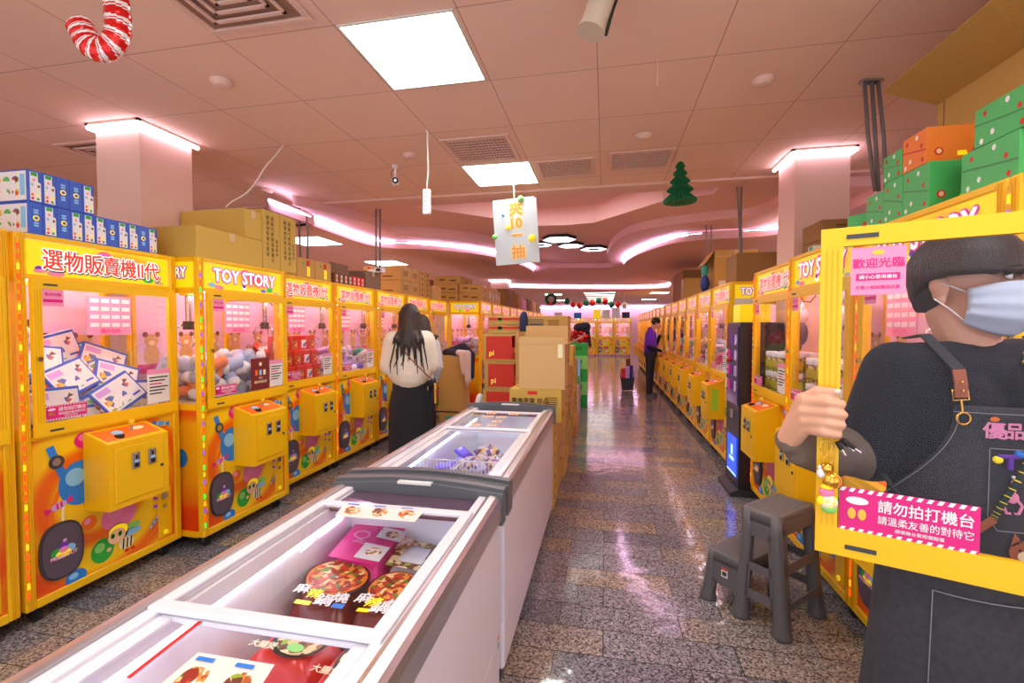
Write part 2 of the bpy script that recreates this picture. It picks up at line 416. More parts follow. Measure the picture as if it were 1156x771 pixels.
# ---------------------------------------------------------------- floor
def floor_mat():
    m = mat('granite', (120, 100, 90), 0.16, spec=0.6); nt = m.node_tree; b = nt.nodes['Principled BSDF']
    tc = nt.nodes.new('ShaderNodeTexCoord')
    br = nt.nodes.new('ShaderNodeTexBrick'); br.inputs['Scale'].default_value = 1.0; br.inputs['Brick Width'].default_value = 0.6
    br.inputs['Row Height'].default_value = 0.19; br.inputs['Mortar Size'].default_value = 0.0022; br.offset = 0.37; br.offset_frequency = 2
    br.inputs['Color1'].default_value = (0, 0, 0, 1); br.inputs['Color2'].default_value = (1, 1, 1, 1); br.inputs['Mortar'].default_value = (0.5, 0.5, 0.5, 1)
    nt.links.new(tc.outputs['Object'], br.inputs['Vector'])
    tone = nt.nodes.new('ShaderNodeValToRGB'); e = tone.color_ramp.elements; tone.color_ramp.interpolation = 'CONSTANT'
    cols = [(0, (136, 134, 142)), (0.22, (156, 144, 132)), (0.42, (122, 122, 132)), (0.6, (148, 140, 136)), (0.8, (138, 134, 140))]
    while len(e) < len(cols): e.new(0.5)
    for k, (p, c) in enumerate(cols): e[k].position = p; e[k].color = lin(c) + (1,)
    nt.links.new(br.outputs['Color'], tone.inputs[0])
    vo = nt.nodes.new('ShaderNodeTexVoronoi'); vo.inputs['Scale'].default_value = 130; nt.links.new(tc.outputs['Object'], vo.inputs['Vector'])
    sp = nt.nodes.new('ShaderNodeSeparateColor'); nt.links.new(vo.outputs['Color'], sp.inputs[0])
    r2 = nt.nodes.new('ShaderNodeValToRGB'); e = r2.color_ramp.elements; r2.color_ramp.interpolation = 'CONSTANT'
    st = [(0, 0.35), (0.28, 0.95), (0.62, 1.25), (0.84, 1.75)]
    while len(e) < len(st): e.new(0.5)
    for k, (p, g) in enumerate(st): e[k].position = p; e[k].color = (g / 2, g / 2, g / 2, 1)
    nt.links.new(sp.outputs[0], r2.inputs[0])
    mul = nt.nodes.new('ShaderNodeMix'); mul.data_type = 'RGBA'; mul.blend_type = 'MULTIPLY'; mul.inputs['Factor'].default_value = 1
    nt.links.new(tone.outputs[0], mul.inputs[6]); nt.links.new(r2.outputs[0], mul.inputs[7])
    dbl = nt.nodes.new('ShaderNodeMix'); dbl.data_type = 'RGBA'; dbl.blend_type = 'ADD'; dbl.inputs['Factor'].default_value = 1
    nt.links.new(mul.outputs[2], dbl.inputs[6]); nt.links.new(mul.outputs[2], dbl.inputs[7])
    gap = nt.nodes.new('ShaderNodeMix'); gap.data_type = 'RGBA'; nt.links.new(br.outputs['Fac'], gap.inputs['Factor'])
    nt.links.new(dbl.outputs[2], gap.inputs[6]); gap.inputs[7].default_value = lin((52, 46, 42)) + (1,)
    nt.links.new(gap.outputs[2], b.inputs['Base Color'])
    n = nt.nodes.new('ShaderNodeTexNoise'); n.inputs['Scale'].default_value = 2.2; nt.links.new(tc.outputs['Object'], n.inputs['Vector'])
    mr = nt.nodes.new('ShaderNodeMapRange'); mr.inputs[3].default_value = 0.05; mr.inputs[4].default_value = 0.16
    nt.links.new(n.outputs['Fac'], mr.inputs[0]); nt.links.new(mr.outputs[0], b.inputs['Roughness'])
    bp = nt.nodes.new('ShaderNodeBump'); bp.inputs['Strength'].default_value = 0.12; bp.inputs['Distance'].default_value = 0.02
    n2 = nt.nodes.new('ShaderNodeTexNoise'); n2.inputs['Scale'].default_value = 9; nt.links.new(tc.outputs['Object'], n2.inputs['Vector'])
    nt.links.new(n2.outputs['Fac'], bp.inputs['Height']); nt.links.new(bp.outputs[0], b.inputs['Normal'])


floor_mat()
XL, XR, YN, YF = -5.6, 4.6, -1.6, 27.0
struct(MB().box(XL, YN, -0.1, XR, YF, 0, 'granite'), 'floor')


def ceil_mat():
    m = mat('ceiling_tile', (220, 172, 158), 0.8); nt = m.node_tree; b = nt.nodes['Principled BSDF']
    tc = nt.nodes.new('ShaderNodeTexCoord'); mp = nt.nodes.new('ShaderNodeMapping'); mp.inputs['Location'].default_value = (0.05 + 0.62 * 20, -2.05 + 0.63 * 20, 0)
    nt.links.new(tc.outputs['Object'], mp.inputs[0])
    br = nt.nodes.new('ShaderNodeTexBrick'); br.offset = 0; br.squash = 1; br.inputs['Scale'].default_value = 1
    br.inputs['Brick Width'].default_value = 0.62; br.inputs['Row Height'].default_value = 0.63; br.inputs['Mortar Size'].default_value = 0.003
    br.inputs['Color1'].default_value = lin((238, 202, 184)) + (1,); br.inputs['Color2'].default_value = lin((242, 208, 192)) + (1,)
    br.inputs['Mortar'].default_value = lin((190, 148, 132)) + (1,)
    nt.links.new(mp.outputs[0], br.inputs['Vector']); nt.links.new(br.outputs['Color'], b.inputs['Base Color'])
    bp = nt.nodes.new('ShaderNodeBump'); bp.inputs['Strength'].default_value = 0.4; bp.inputs['Distance'].default_value = 0.01; bp.invert = True
    nt.links.new(br.outputs['Fac'], bp.inputs['Height']); nt.links.new(bp.outputs[0], b.inputs['Normal'])


ceil_mat()
mat('warm_wall', (230, 182, 138), 0.8); mat('back_wall', (225, 195, 195), 0.8)
CZ = 2.95; Z1 = 2.84; Z2 = 2.72


def smooth_poly(pts, it=2, closed=True):
    for _ in range(it):
        q = []; n = len(pts)
        for i in range(n if closed else n - 1):
            a = pts[i]; b = pts[(i + 1) % n]; q += [a * 0.75 + b * 0.25, a * 0.25 + b * 0.75]
        pts = q if closed else [pts[0]] + q + [pts[-1]]
    return pts


def holed(mb, outer, holes, z, m):
    polys = [[Vector((p[0], p[1], 0)) for p in outer]] + [[Vector((p[0], p[1], 0)) for p in h] for h in holes]
    tris = geometry.tessellate_polygon(polys); vs = [(p.x, p.y, z) for q in polys for p in q]
    mb.add(vs, [tuple(t) for t in tris], m)


def wallring(mb, ring, z0, z1, m):
    n = len(ring); vs = [(p[0], p[1], z0) for p in ring] + [(p[0], p[1], z1) for p in ring]
    mb.add(vs, [(i, (i + 1) % n, n + (i + 1) % n, n + i) for i in range(n)], m)


tray = [atZ(*p, CZ) for p in ((467, 233), (558, 246.5), (602, 255), (640, 254), (670, 251.4), (707, 240), (748, 227), (806, 219), (812, 211.5))]
tray = [Vector((p.x, p.y)) for p in tray]
bay1 = [atZ(*p, CZ) for p in ((330, 220), (400, 236), (430, 248), (441, 254), (503, 257.5), (555, 266), (592, 280), (606, 296.5), (650, 297), (697, 296.5), (688, 289), (684, 280), (696, 262), (719, 251), (752, 245), (809, 237.5), (858, 234), (905, 205))]
bay1 = [Vector((p.x, p.y)) for p in bay1]
bay1 = [bay1[0] + Vector((0, -0.2))] + bay1 + [bay1[-1] + Vector((0, -0.1))]
bay2 = [atZ(*p, Z1) for p in ((300, 222), (348, 241.6), (422, 271.5), (480, 272), (559, 281), (598, 296), (604, 305), (570, 315), (550, 321), (752, 323), (762, 314), (728, 306), (703, 296), (708, 285), (741, 270), (779, 261), (878, 256.6), (930, 240))]
bay2 = [Vector((p.x, p.y)) for p in bay2]
FRONT = 4.98
def front_close(poly):   # bays open towards the tiled ceiling's edge
    return poly


mb = MB()
# main ceiling: tiled field in front, painted bay behind, both at the same height
mb.box(XL, YN, CZ + 0.001, XR, FRONT, CZ + 0.08, 'ceiling_tile')
struct(mb, 'ceiling')
mb = MB()
far_out = [Vector((XL, FRONT)), Vector((XR, FRONT)), Vector((XR, YF)), Vector((XL, YF))]
trayc = [Vector((p.x, max(p.y, FRONT + 0.05))) for p in tray]
holed(mb, far_out, [trayc], CZ, 'cove_paint'); wallring(mb, trayc, CZ, 3.2, 'cove_paint')
mb.box(min(p.x for p in trayc) - 0.1, FRONT - 0.02, 3.2, max(p.x for p in trayc) + 0.1, 8.5, 3.24, 'cove_paint')
mb.box(XL, FRONT - 0.12, CZ - 0.02, XR, FRONT, CZ + 0.0005, 'pink_paint')
struct(mb, 'trim_1')
b1 = [b for b in bay1]; b1[0].y = FRONT + 0.02; b1[-1].y = FRONT + 0.02
s1 = [b1[0]] + smooth_poly(b1[1:-1], 2, False) + [b1[-1]]
b2 = [Vector((bay2[0].x, FRONT + 0.02))] + smooth_poly(bay2, 2, False) + [Vector((bay2[-1].x, FRONT + 0.02))]
mb = MB()
# layer 1 and layer 2 are dropped soffits around the bay
def soffit(mb, ring, z0, z1, m):
    # region between the room outline and the bay, opened along FRONT: polygon going round
    left = [Vector((XL, FRONT + 0.02)), Vector((XL, YF - 0.01)), Vector((XR, YF - 0.01)), Vector((XR, FRONT + 0.02))]
    poly = left + list(reversed(ring))
    tris = geometry.tessellate_polygon([[Vector((p.x, p.y, 0)) for p in poly]])
    mb.add([(p.x, p.y, z0) for p in poly], [tuple(t) for t in tris], m)
    n = len(ring); vs = [(p.x, p.y, z0) for p in ring] + [(p.x, p.y, z1) for p in ring]
    mb.add(vs, [(i, i + 1, n + i + 1, n + i) for i in range(n - 1)], m, True)
    a = [Vector((XL, FRONT + 0.02)), ring[0]], [ring[-1], Vector((XR, FRONT + 0.02))]
    for p, q in a: mb.add([(p.x, p.y, z0), (q.x, q.y, z0), (q.x, q.y, z1), (p.x, p.y, z1)], [(0, 1, 2, 3)], m)


soffit(mb, s1, Z1, CZ - 0.001, 'cove_paint'); struct(mb, 'trim_2')
mb = MB(); soffit(mb, b2, Z2, Z1 - 0.001, 'cove_paint'); struct(mb, 'trim_3')
# LED strip along the inner soffit edge
cen = Vector((-0.5, 8.5))
def inset(p, d=0.03): return p + (cen - p).normalized() * d
i0 = 2; seg = [q for q in b2[1:-1]]
def ledrun(pts, name, label):
    t = thing(name, label, 'led strip', (0, 0, 0))
    part(MB().tube([(p.x, p.y, Z1 - 0.03) for p in pts], 0.012, 'led', 6), 'light_tube', t)
    return t
n3 = len(seg)
kb = max(range(n3), key=lambda k: (seg[k].y > 12, -seg[k].x if seg[k].y > 12 else -99))
far = [k for k in range(n3) if seg[k].y > 13.3]
ledrun([inset(seg[k]) for k in range(0, far[0] - 5)], 'cove_light', 'pink white cove strip curving along the left side of the recessed ceiling')
ledrun([inset(seg[k], 0.06) for k in far], 'cove_light', 'long straight pink white cove strip across the back of the recessed ceiling')
ledrun([inset(seg[k]) for k in range(far[-1] + 8, n3)], 'cove_light', 'pink white cove strip curving round the right cloud shaped ceiling drop')
# lower back ceiling is the soffit itself; walls
struct(MB().box(XL - 0.1, YN, 0, XL, YF, CZ, 'warm_wall'), 'wall_left')
struct(MB().box(XR, YN, 0, XR + 0.1, YF, CZ, 'warm_wall'), 'wall_right')
struct(MB().box(XL, YF, 0, XR, YF + 0.1, CZ, 'back_wall'), 'wall_back')

# columns with light tubes round their heads
def column(x0, y0, x1, y1, z1, label_n, n):
    mb = MB(); mb.box(x0, y0, 0, x1, y1, z1, 'pink_paint')
    mb.box(x0 - 0.003, y0 - 0.003, 0, x1 + 0.003, y1 + 0.003, 2.35, 'pink_paint')
    struct(mb, 'trim_%d' % n)
    t = thing('column_light', label_n, 'light', (0, 0, 0))
    zz = z1 - 0.03; e = 0.03
    for a, b in (((x0 - e, y0 - e), (x1 + e, y0 - e)), ((x1 + e, y0 - e), (x1 + e, y1 + e)), ((x0 - e, y0 - e), (x0 - e, y1 + e))):
        part(MB().cyl((a[0], a[1], zz), (b[0], b[1], zz), 0.014, 'led_column', n=8), 'light_tube', t)
        part(MB().box(min(a[0], b[0]) - 0.012, min(a[1], b[1]) - 0.012, zz + 0.014, max(a[0], b[0]) + 0.012, max(a[1], b[1]) + 0.012, z1 - 0.001, 'pink_paint'), 'tube_holder', t)


column(-3.6, 2.70, -3.22, 3.12, CZ, 'pink white light tubes round the head of the left column', 4)
column(1.53, 4.22, 1.93, 4.6, CZ, 'pink white light tubes round the head of the right column', 5)
column(-2.9, 11.6, -2.5, 12.0, Z2, 'light tubes round the far column above the left machines', 6)
column(1.95, 11.5, 2.35, 11.9, Z2, 'light tubes round the far column above the right machines', 7)

# ceiling light panels
def panel(x0, y0, x1, y1, z, label, group=None, m='panel_light'):
    t = thing('ceiling_light', label, 'ceiling light', ((x0 + x1) / 2, (y0 + y1) / 2, z), 0, group)
    a, b = (x1 - x0) / 2, (y1 - y0) / 2; f = MB()
    for q in ((-a - 0.012, -b - 0.012, a + 0.012, -b), (-a - 0.012, b, a + 0.012, b + 0.012), (-a - 0.012, -b, -a, b), (a, -b, a + 0.012, b)):
        f.box(q[0], q[1], -0.008, q[2], q[3], 0.0, 'offwhite')
    part(f, 'frame', t)
    part(MB().box(-a, -b, -0.004, a, b, 0.0, m), 'diffuser', t)


panel(-1.265, 2.06, -0.70, 2.65, CZ, 'large bright square ceiling panel nearest the camera')
panel(-1.27, 4.03, -0.67, 4.62, CZ, 'second bright square ceiling panel, behind the hanging white sign')
panel(-0.9, 5.3, -0.35, 5.9, 3.19, 'bright panel inside the recess right of the hanging sign')
panel(-1.27, -0.6, -0.67, 0.0, CZ, 'unseen ceiling panel added above and behind the camera')  # out of view, added as extra light for the near end
panel(0.6, 0.2, 1.2, 0.8, CZ, 'unseen ceiling panel added above the masked person')  # another unseen panel, put in to light the near end
panel(-4.4, 5.6, -3.8, 6.2, Z2, 'square ceiling panel behind the left machines, above the small red marked cartons')
panel(-4.4, 7.9, -3.8, 8.5, Z2, 'square ceiling panel behind the left machines, above the stacked brown cartons')
panel(2.3, 6.2, 2.9, 6.8, Z2, 'square ceiling panel glimpsed behind the right row of machines')
for k, y in enumerate((16.6, 17.8, 19.0, 20.2, 21.4, 22.6)):
    panel(-0.75, y, 0.35, y + 0.35, Z2, '%s bright strip panel from the near end of the far ceiling run' % ORD[k], m='panel_far')
for k, (x, y) in enumerate(((-2.2, 17), (-2.2, 21), (1.6, 17), (1.6, 21))):
    panel(x, y, x + 0.6, y + 0.5, Z2, ['left near', 'left far', 'right near', 'right far'][k] + ' small panel beside the far run of ceiling lights')

for k, y in enumerate((9.5, 13.0, 16.5, 20.0)):  # panels added behind both rows to lift the ambient light
    panel(-4.6, y, -4.0, y + 0.6, Z2, '%s added fill light panel in the aisle behind the far left machines' % ORD[k])
    panel(3.0, y, 3.6, y + 0.6, Z2, '%s added fill light panel in the aisle behind the far right machines' % ORD[k])
panel(-0.6, 12.0, 0.2, 12.5, Z1 + 0.1, 'bright ceiling panel inside the bay before the long straight strip') if False else None
t = thing('cove_light', 'pink white light strip along the foot of the far end ceiling', 'led strip', (0, 26.6, 2.62)); part(MB().cyl((-4.5, 0, 0), (4.0, 0, 0), 0.03, 'led', n=8), 'light_tube', t)
# air vents
mat('vent_dark', (158, 122, 106), 0.7)
def vent(x0, y0, x1, y1, label, name='ceiling_vent', grid=False):
    t = thing(name, label, 'vent', ((x0 + x1) / 2, (y0 + y1) / 2, CZ)); a, b = (x1 - x0) / 2, (y1 - y0) / 2
    f = MB(); w_ = 0.035
    for q in ((-a, -b, a, -b + w_), (-a, b - w_, a, b), (-a, -b + w_, -a + w_, b - w_), (a - w_, -b + w_, a, b - w_)): f.box(q[0], q[1], -0.014, q[2], q[3], 0.0, 'pink_paint', 0.004)
    part(f, 'frame', t)
    part(MB().box(-a + w_, -b + w_, -0.003, a - w_, b - w_, 0.0, 'vent_dark'), 'backing', t)
    g = MB()
    if grid:
        n = 9
        for i in range(n): y = -b + w_ + (2 * b - 2 * w_) * (i + 0.5) / n; g.box(-a + w_, y - 0.004, -0.012, a - w_, y + 0.004, -0.003, 'pink_paint')
        n = 16
        for i in range(n): x = -a + w_ + (2 * a - 2 * w_) * (i + 0.5) / n; g.box(x - 0.003, -b + w_, -0.012, x + 0.003, b - w_, -0.003, 'pink_paint')
    else:
        for i in range(4):
            s = 1 - (i + 1) * 0.21; A, B = (a - w_) * s, (b - w_) * s; v = 0.016; zz = -0.022 + i * 0.004
            for q in ((-A, -B, A, -B + v), (-A, B - v, A, B), (-A, -B, -A + v, B), (A - v, -B, A, B)): g.box(q[0], q[1], zz, q[2], q[3], zz + 0.01, 'pink_paint')
    part(g, 'grille', t)


def vent_px(pts, label, grid):
    q = [atZ(*p, CZ) for p in pts]; vent(min(p.x for p in q), min(p.y for p in q), max(p.x for p in q), max(p.y for p in q), label, grid=grid)


vent(-1.9, 1.45, -1.35, 1.99, 'square stepped air diffuser at the top left of the ceiling')
vent(-1.27, 3.42, -0.72, 3.95, 'grid air vent just in front of the second bright ceiling panel', grid=True)
vent(-0.62, 4.03, -0.1, 4.5, 'middle grid air vent right of the second bright ceiling panel', grid=True)
vent(0.02, 3.95, 0.56, 4.42, 'rightmost grid air vent, above the green paper tree', grid=True)
vent(-4.3, 2.9, -3.8, 3.4, 'faint air diffuser far left behind the left column')

# smoke detectors
for (px, py, lb) in ((250, 91, 'round smoke detector on the ceiling above the left column'), (862, 89, 'round smoke detector on the ceiling near the right column'), (727, 152, 'small round smoke detector above the green paper tree'), (463, 174, 'flat round detector between the bullet camera and power strip cord'), (302, 214, 'faint round detector above the stacked cartons on the left')):
    p = atZ(px, py, CZ)
    single(MB().lathe([(0.062, 0), (0.062, -0.012), (0.05, -0.02), (0.045, -0.03), (0.03, -0.036), (0, -0.037)], 'pink_paint', n=24), 'smoke_detector', lb, 'detector', (p.x, p.y, CZ))
# ---------------------------------------------------------------- claw machines
FW_ = 0.85; FD = 0.60; FH = 1.96; HX = FW_ / 2


def sign_art(mb, kind, o, u, v, w_, wd, hd):
    """lettering and marks on a sign board; o = middle, w_ = unit vector towards the viewer"""
    L = lambda k: o + w_ * (0.0012 * k)
    mb.disc((-0.01, 0.045), 0.045, 0.03, L(1), u, v, 'sign_pink', 16)
    mb.disc((-0.25, -0.075), 0.04, 0.015, L(1), u, v, 'notice_pale', 14)
    mb.disc((0.24, -0.06), 0.035, 0.018, L(1), u, v, 'sign_green', 16)
    if kind == 'cn':
        s = '選物販賣機II代'
        mb.text(s, L(2) + v * -0.008 + u * 0.004, u, v, 0.115, 'sign_grey', 0.10, width=wd * 0.83)
        mb.text(s, L(3) + v * -0.004, u, v, 0.115, 'sign_white', 0.075, width=wd * 0.83)
        mb.text(s, L(4) + v * -0.004, u, v, 0.115, 'sign_red', 0.020, width=wd * 0.83)
        mb.disc((-0.32, -0.055), 0.022, 0.013, L(2), u, v, 'sign_purple', 10)
        mb.disc((-0.32, -0.068), 0.03, 0.01, L(3), u, v, 'notice_pale', 10)
        mb.text('PRIZE', L(2) + u * 0.31 - v * 0.074, u, v, 0.022, 'sign_blue', 0.02)
    else:
        s = 'TOY STORY'
        mb.text(s, L(2) + v * 0.008, u, v, 0.125, 'sign_purple', 0.11, width=wd * 0.80)
        mb.text(s, L(3) + v * 0.008, u, v, 0.125, 'sign_pink', 0.08, width=wd * 0.80)
        mb.text(s, L(4) + v * 0.010, u, v, 0.125, 'sign_white', 0.03, width=wd * 0.80)
        mb.disc((-0.31, -0.062), 0.028, 0.016, L(3), u, v, 'lightblue', 12)
        mb.disc((-0.31, -0.062), 0.05, 0.009, L(2), u, v, 'sign_pink', 4)
        mb.disc((-0.03, -0.066), 0.022, 0.014, L(5), u, v, 'sign_white', 8); mb.disc((-0.03, -0.05), 0.016, 0.014, L(6), u, v, 'sign_purple', 10)
        mb.disc((0.17, -0.07), 0.03, 0.012, L(2), u, v, 'sign_blue', 12)
        mb.text('PRIZE', L(2) + u * 0.31 - v * 0.078, u, v, 0.02, 'sign_blue', 0.02)


def candy(mb, cx, cz, s, o, u, v, m1, m2, a=0.3):
    c, d = math.cos(a), math.sin(a); U = u * c + v * d; V = v * c - u * d; O = o + u * cx + v * cz
    mb.disc((0, 0), s, s * 0.5, O, U, V, m1, 14)
    mb.flat([(-s * 0.8, 0), (-s * 1.7, s * 0.55), (-s * 1.7, -s * 0.55)], O, U, V, m2); mb.flat([(s * 0.8, 0), (s * 1.7, -s * 0.55), (s * 1.7, s * 0.55)], O, U, V, m2)
    for k in (-0.4, 0.1): mb.flat([(s * k, -s * 0.4), (s * (k + 0.25), -s * 0.4), (s * (k + 0.4), s * 0.4), (s * (k + 0.15), s * 0.4)], O - YA * 0 + (u.cross(v)) * 0.0008, U, V, m2)


def art_marks(mb, o, u, v, small=False):
    """balloons, sweets, wrist watch and striped bee printed on the lower panel"""
    n = u.cross(v).normalized()
    L = lambda k: o + n * (0.0009 * k)
    def arc(cx, cz, rx, rz, a0, a1, wd, m, k):
        p = [(cx + rx * math.cos(a0 + (a1 - a0) * i / 14), cz + rz * math.sin(a0 + (a1 - a0) * i / 14)) for i in range(15)]
        q = [(cx + (rx - wd) * math.cos(a0 + (a1 - a0) * i / 14), cz + (rz - wd) * math.sin(a0 + (a1 - a0) * i / 14)) for i in range(15)]
        mb.add([L(k) + u * a + v * b for a, b in p + q], [(i, i + 1, 16 + i, 15 + i) for i in range(14)], m)
    arc(-0.02, 0.46, 0.30, 0.36, PI * 0.62, PI * 1.25, 0.022, 'orange', 1)
    arc(0.05, 0.50, 0.31, 0.38, -PI * 0.35, PI * 0.2, 0.02, 'orange', 1)
    arc(-0.02, 0.50, 0.24, 0.30, PI * 0.75, PI * 1.15, 0.012, 'cream', 1)
    def ball(x, z, r, a, b, k=2, q=1.0):
        mb.disc((x, z), r, r * q, L(k), u, v, a, 22); mb.disc((x - r * 0.25, z + r * 0.3 * q), r * 0.45, r * 0.4 * q, L(k + 1), u, v, b, 14)
    ball(-0.165, 0.66, 0.105, 'blue', 'lightblue', 2, 1.15); ball(-0.13, 0.885, 0.062, 'hotpink', 'pink', 4, 0.8)
    ball(-0.065, 0.235, 0.062, 'green', 'lightgreen', 2, 1.1); ball(0.03, 0.40, 0.10, 'pink', 'notice_pale', 1, 0.8)
    ball(-0.13, 0.42, 0.04, 'orange', 'notice_pale', 2); ball(-0.20, 0.155, 0.052, 'blue', 'lightblue', 2, 0.8)
    ball(0.285, 0.60, 0.05, 'green', 'lightgreen', 1)
    candy(mb, -0.27, 0.57, 0.038, L(3), u, v, 'lilac', 'hotpink'); candy(mb, 0.30, 0.885, 0.034, L(3), u, v, 'lightblue', 'blue', -0.2)
    candy(mb, 0.24, 0.27, 0.022, L(3), u, v, 'blue', 'lightblue', 0.8)
    # wrist watch
    a = 1.9; U = u * math.cos(a) + v * math.sin(a); V = v * math.cos(a) - u * math.sin(a); O = L(3) + u * -0.275 + v * 0.80
    mb.flat([(-0.09, -0.018), (0.09, -0.018), (0.09, 0.018), (-0.09, 0.018)], O, U, V, 'blue'); mb.disc((0, 0), 0.036, 0.036, O + n * 0.0009, U, V, 'charcoal', 14); mb.disc((0, 0), 0.02, 0.02, O + n * 0.0018, U, V, 'steel', 10)
    # bee
    bx, bz = 0.035, 0.265
    mb.disc((bx + 0.065, bz + 0.01), 0.055, 0.022, L(3) , u, v, 'lightblue', 12); mb.disc((bx + 0.075, bz + 0.045), 0.045, 0.02, L(3), u, v, 'lightgreen', 12)
    mb.disc((bx + 0.03, bz - 0.045), 0.045, 0.034, L(4), u, v, 'cream', 14)
    for k in range(3): mb.flat([(bx + 0.005 + k * 0.022, bz - 0.075), (bx + 0.014 + k * 0.022, bz - 0.075), (bx + 0.02 + k * 0.022, bz - 0.015), (bx + 0.011 + k * 0.022, bz - 0.015)], L(5), u, v, 'black')
    mb.disc((bx - 0.015, bz + 0.035), 0.058, 0.055, L(5), u, v, 'black', 16); mb.disc((bx - 0.015, bz + 0.045), 0.055, 0.04, L(6), u, v, 'sign_bg', 16)
    mb.disc((bx - 0.025, bz + 0.02), 0.05, 0.044, L(7), u, v, 'skinprint', 16)
    for e in (-0.048, -0.008): mb.disc((bx + e, bz + 0.028), 0.012, 0.016, L(8), u, v, 'green', 10); mb.disc((bx + e, bz + 0.028), 0.006, 0.009, L(9), u, v, 'black', 8)
    mb.disc((bx - 0.068, bz - 0.04), 0.014, 0.012, L(5), u, v, 'skinprint', 8)
    for e in (0.03, 0.065): mb.disc((bx + e, bz - 0.09), 0.015, 0.01, L(6), u, v, 'red', 8)


def logo(mb, c, s, o, u, v, txt=True):
    n = u.cross(v).normalized(); L = lambda k: o + n * 0.0009 * k
    mb.disc((c[0] - s * 0.45, c[1] + s * 0.1), s * 0.5, s * 0.4, L(1), u, v, 'green', 14); mb.disc((c[0] + s * 0.5, c[1] + s * 0.15), s * 0.45, s * 0.38, L(1), u, v, 'lightblue', 14)
    mb.disc((c[0], c[1] - s * 0.1), s * 0.6, s * 0.35, L(2), u, v, 'sign_bg', 14); mb.disc((c[0], c[1] + s * 0.5), s * 0.35, s * 0.3, L(3), u, v, 'sign_purple', 12)
    mb.disc((c[0], c[1] + s * 0.25), s * 0.38, s * 0.25, L(4), u, v, 'notice_pale', 12); mb.disc((c[0] + s * 0.1, c[1] + s * 1.0), s * 0.16, s * 0.16, L(3), u, v, 'lilac', 10)
    if txt:
        mb.text('PRIZE OUT', L(5) + u * c[0] + v * (c[1] - s * 0.28), u, v, s * 0.42, 'hotpink', 0.07); mb.text('PRIZE OUT', L(6) + u * c[0] + v * (c[1] - s * 0.28), u, v, s * 0.42, 'white', 0.02)


def coin_slot_mesh():
    s = MB(); s.box(-0.022, -0.010, -0.045, 0.022, 0, 0.045, 'steel', 0.003)
    s.box(-0.003, -0.0125, 0.008, 0.003, -0.010, 0.036, 'black'); s.box(-0.013, -0.012, -0.010, 0.013, -0.010, 0.004, 'lightblue')
    s.cyl((0, -0.014, -0.026), (0, -0.010, -0.026), 0.011, 'black', n=12); s.cyl((0.0, -0.016, 0.036), (0, -0.01, 0.036), 0.006, 'chrome', n=8)
    return s


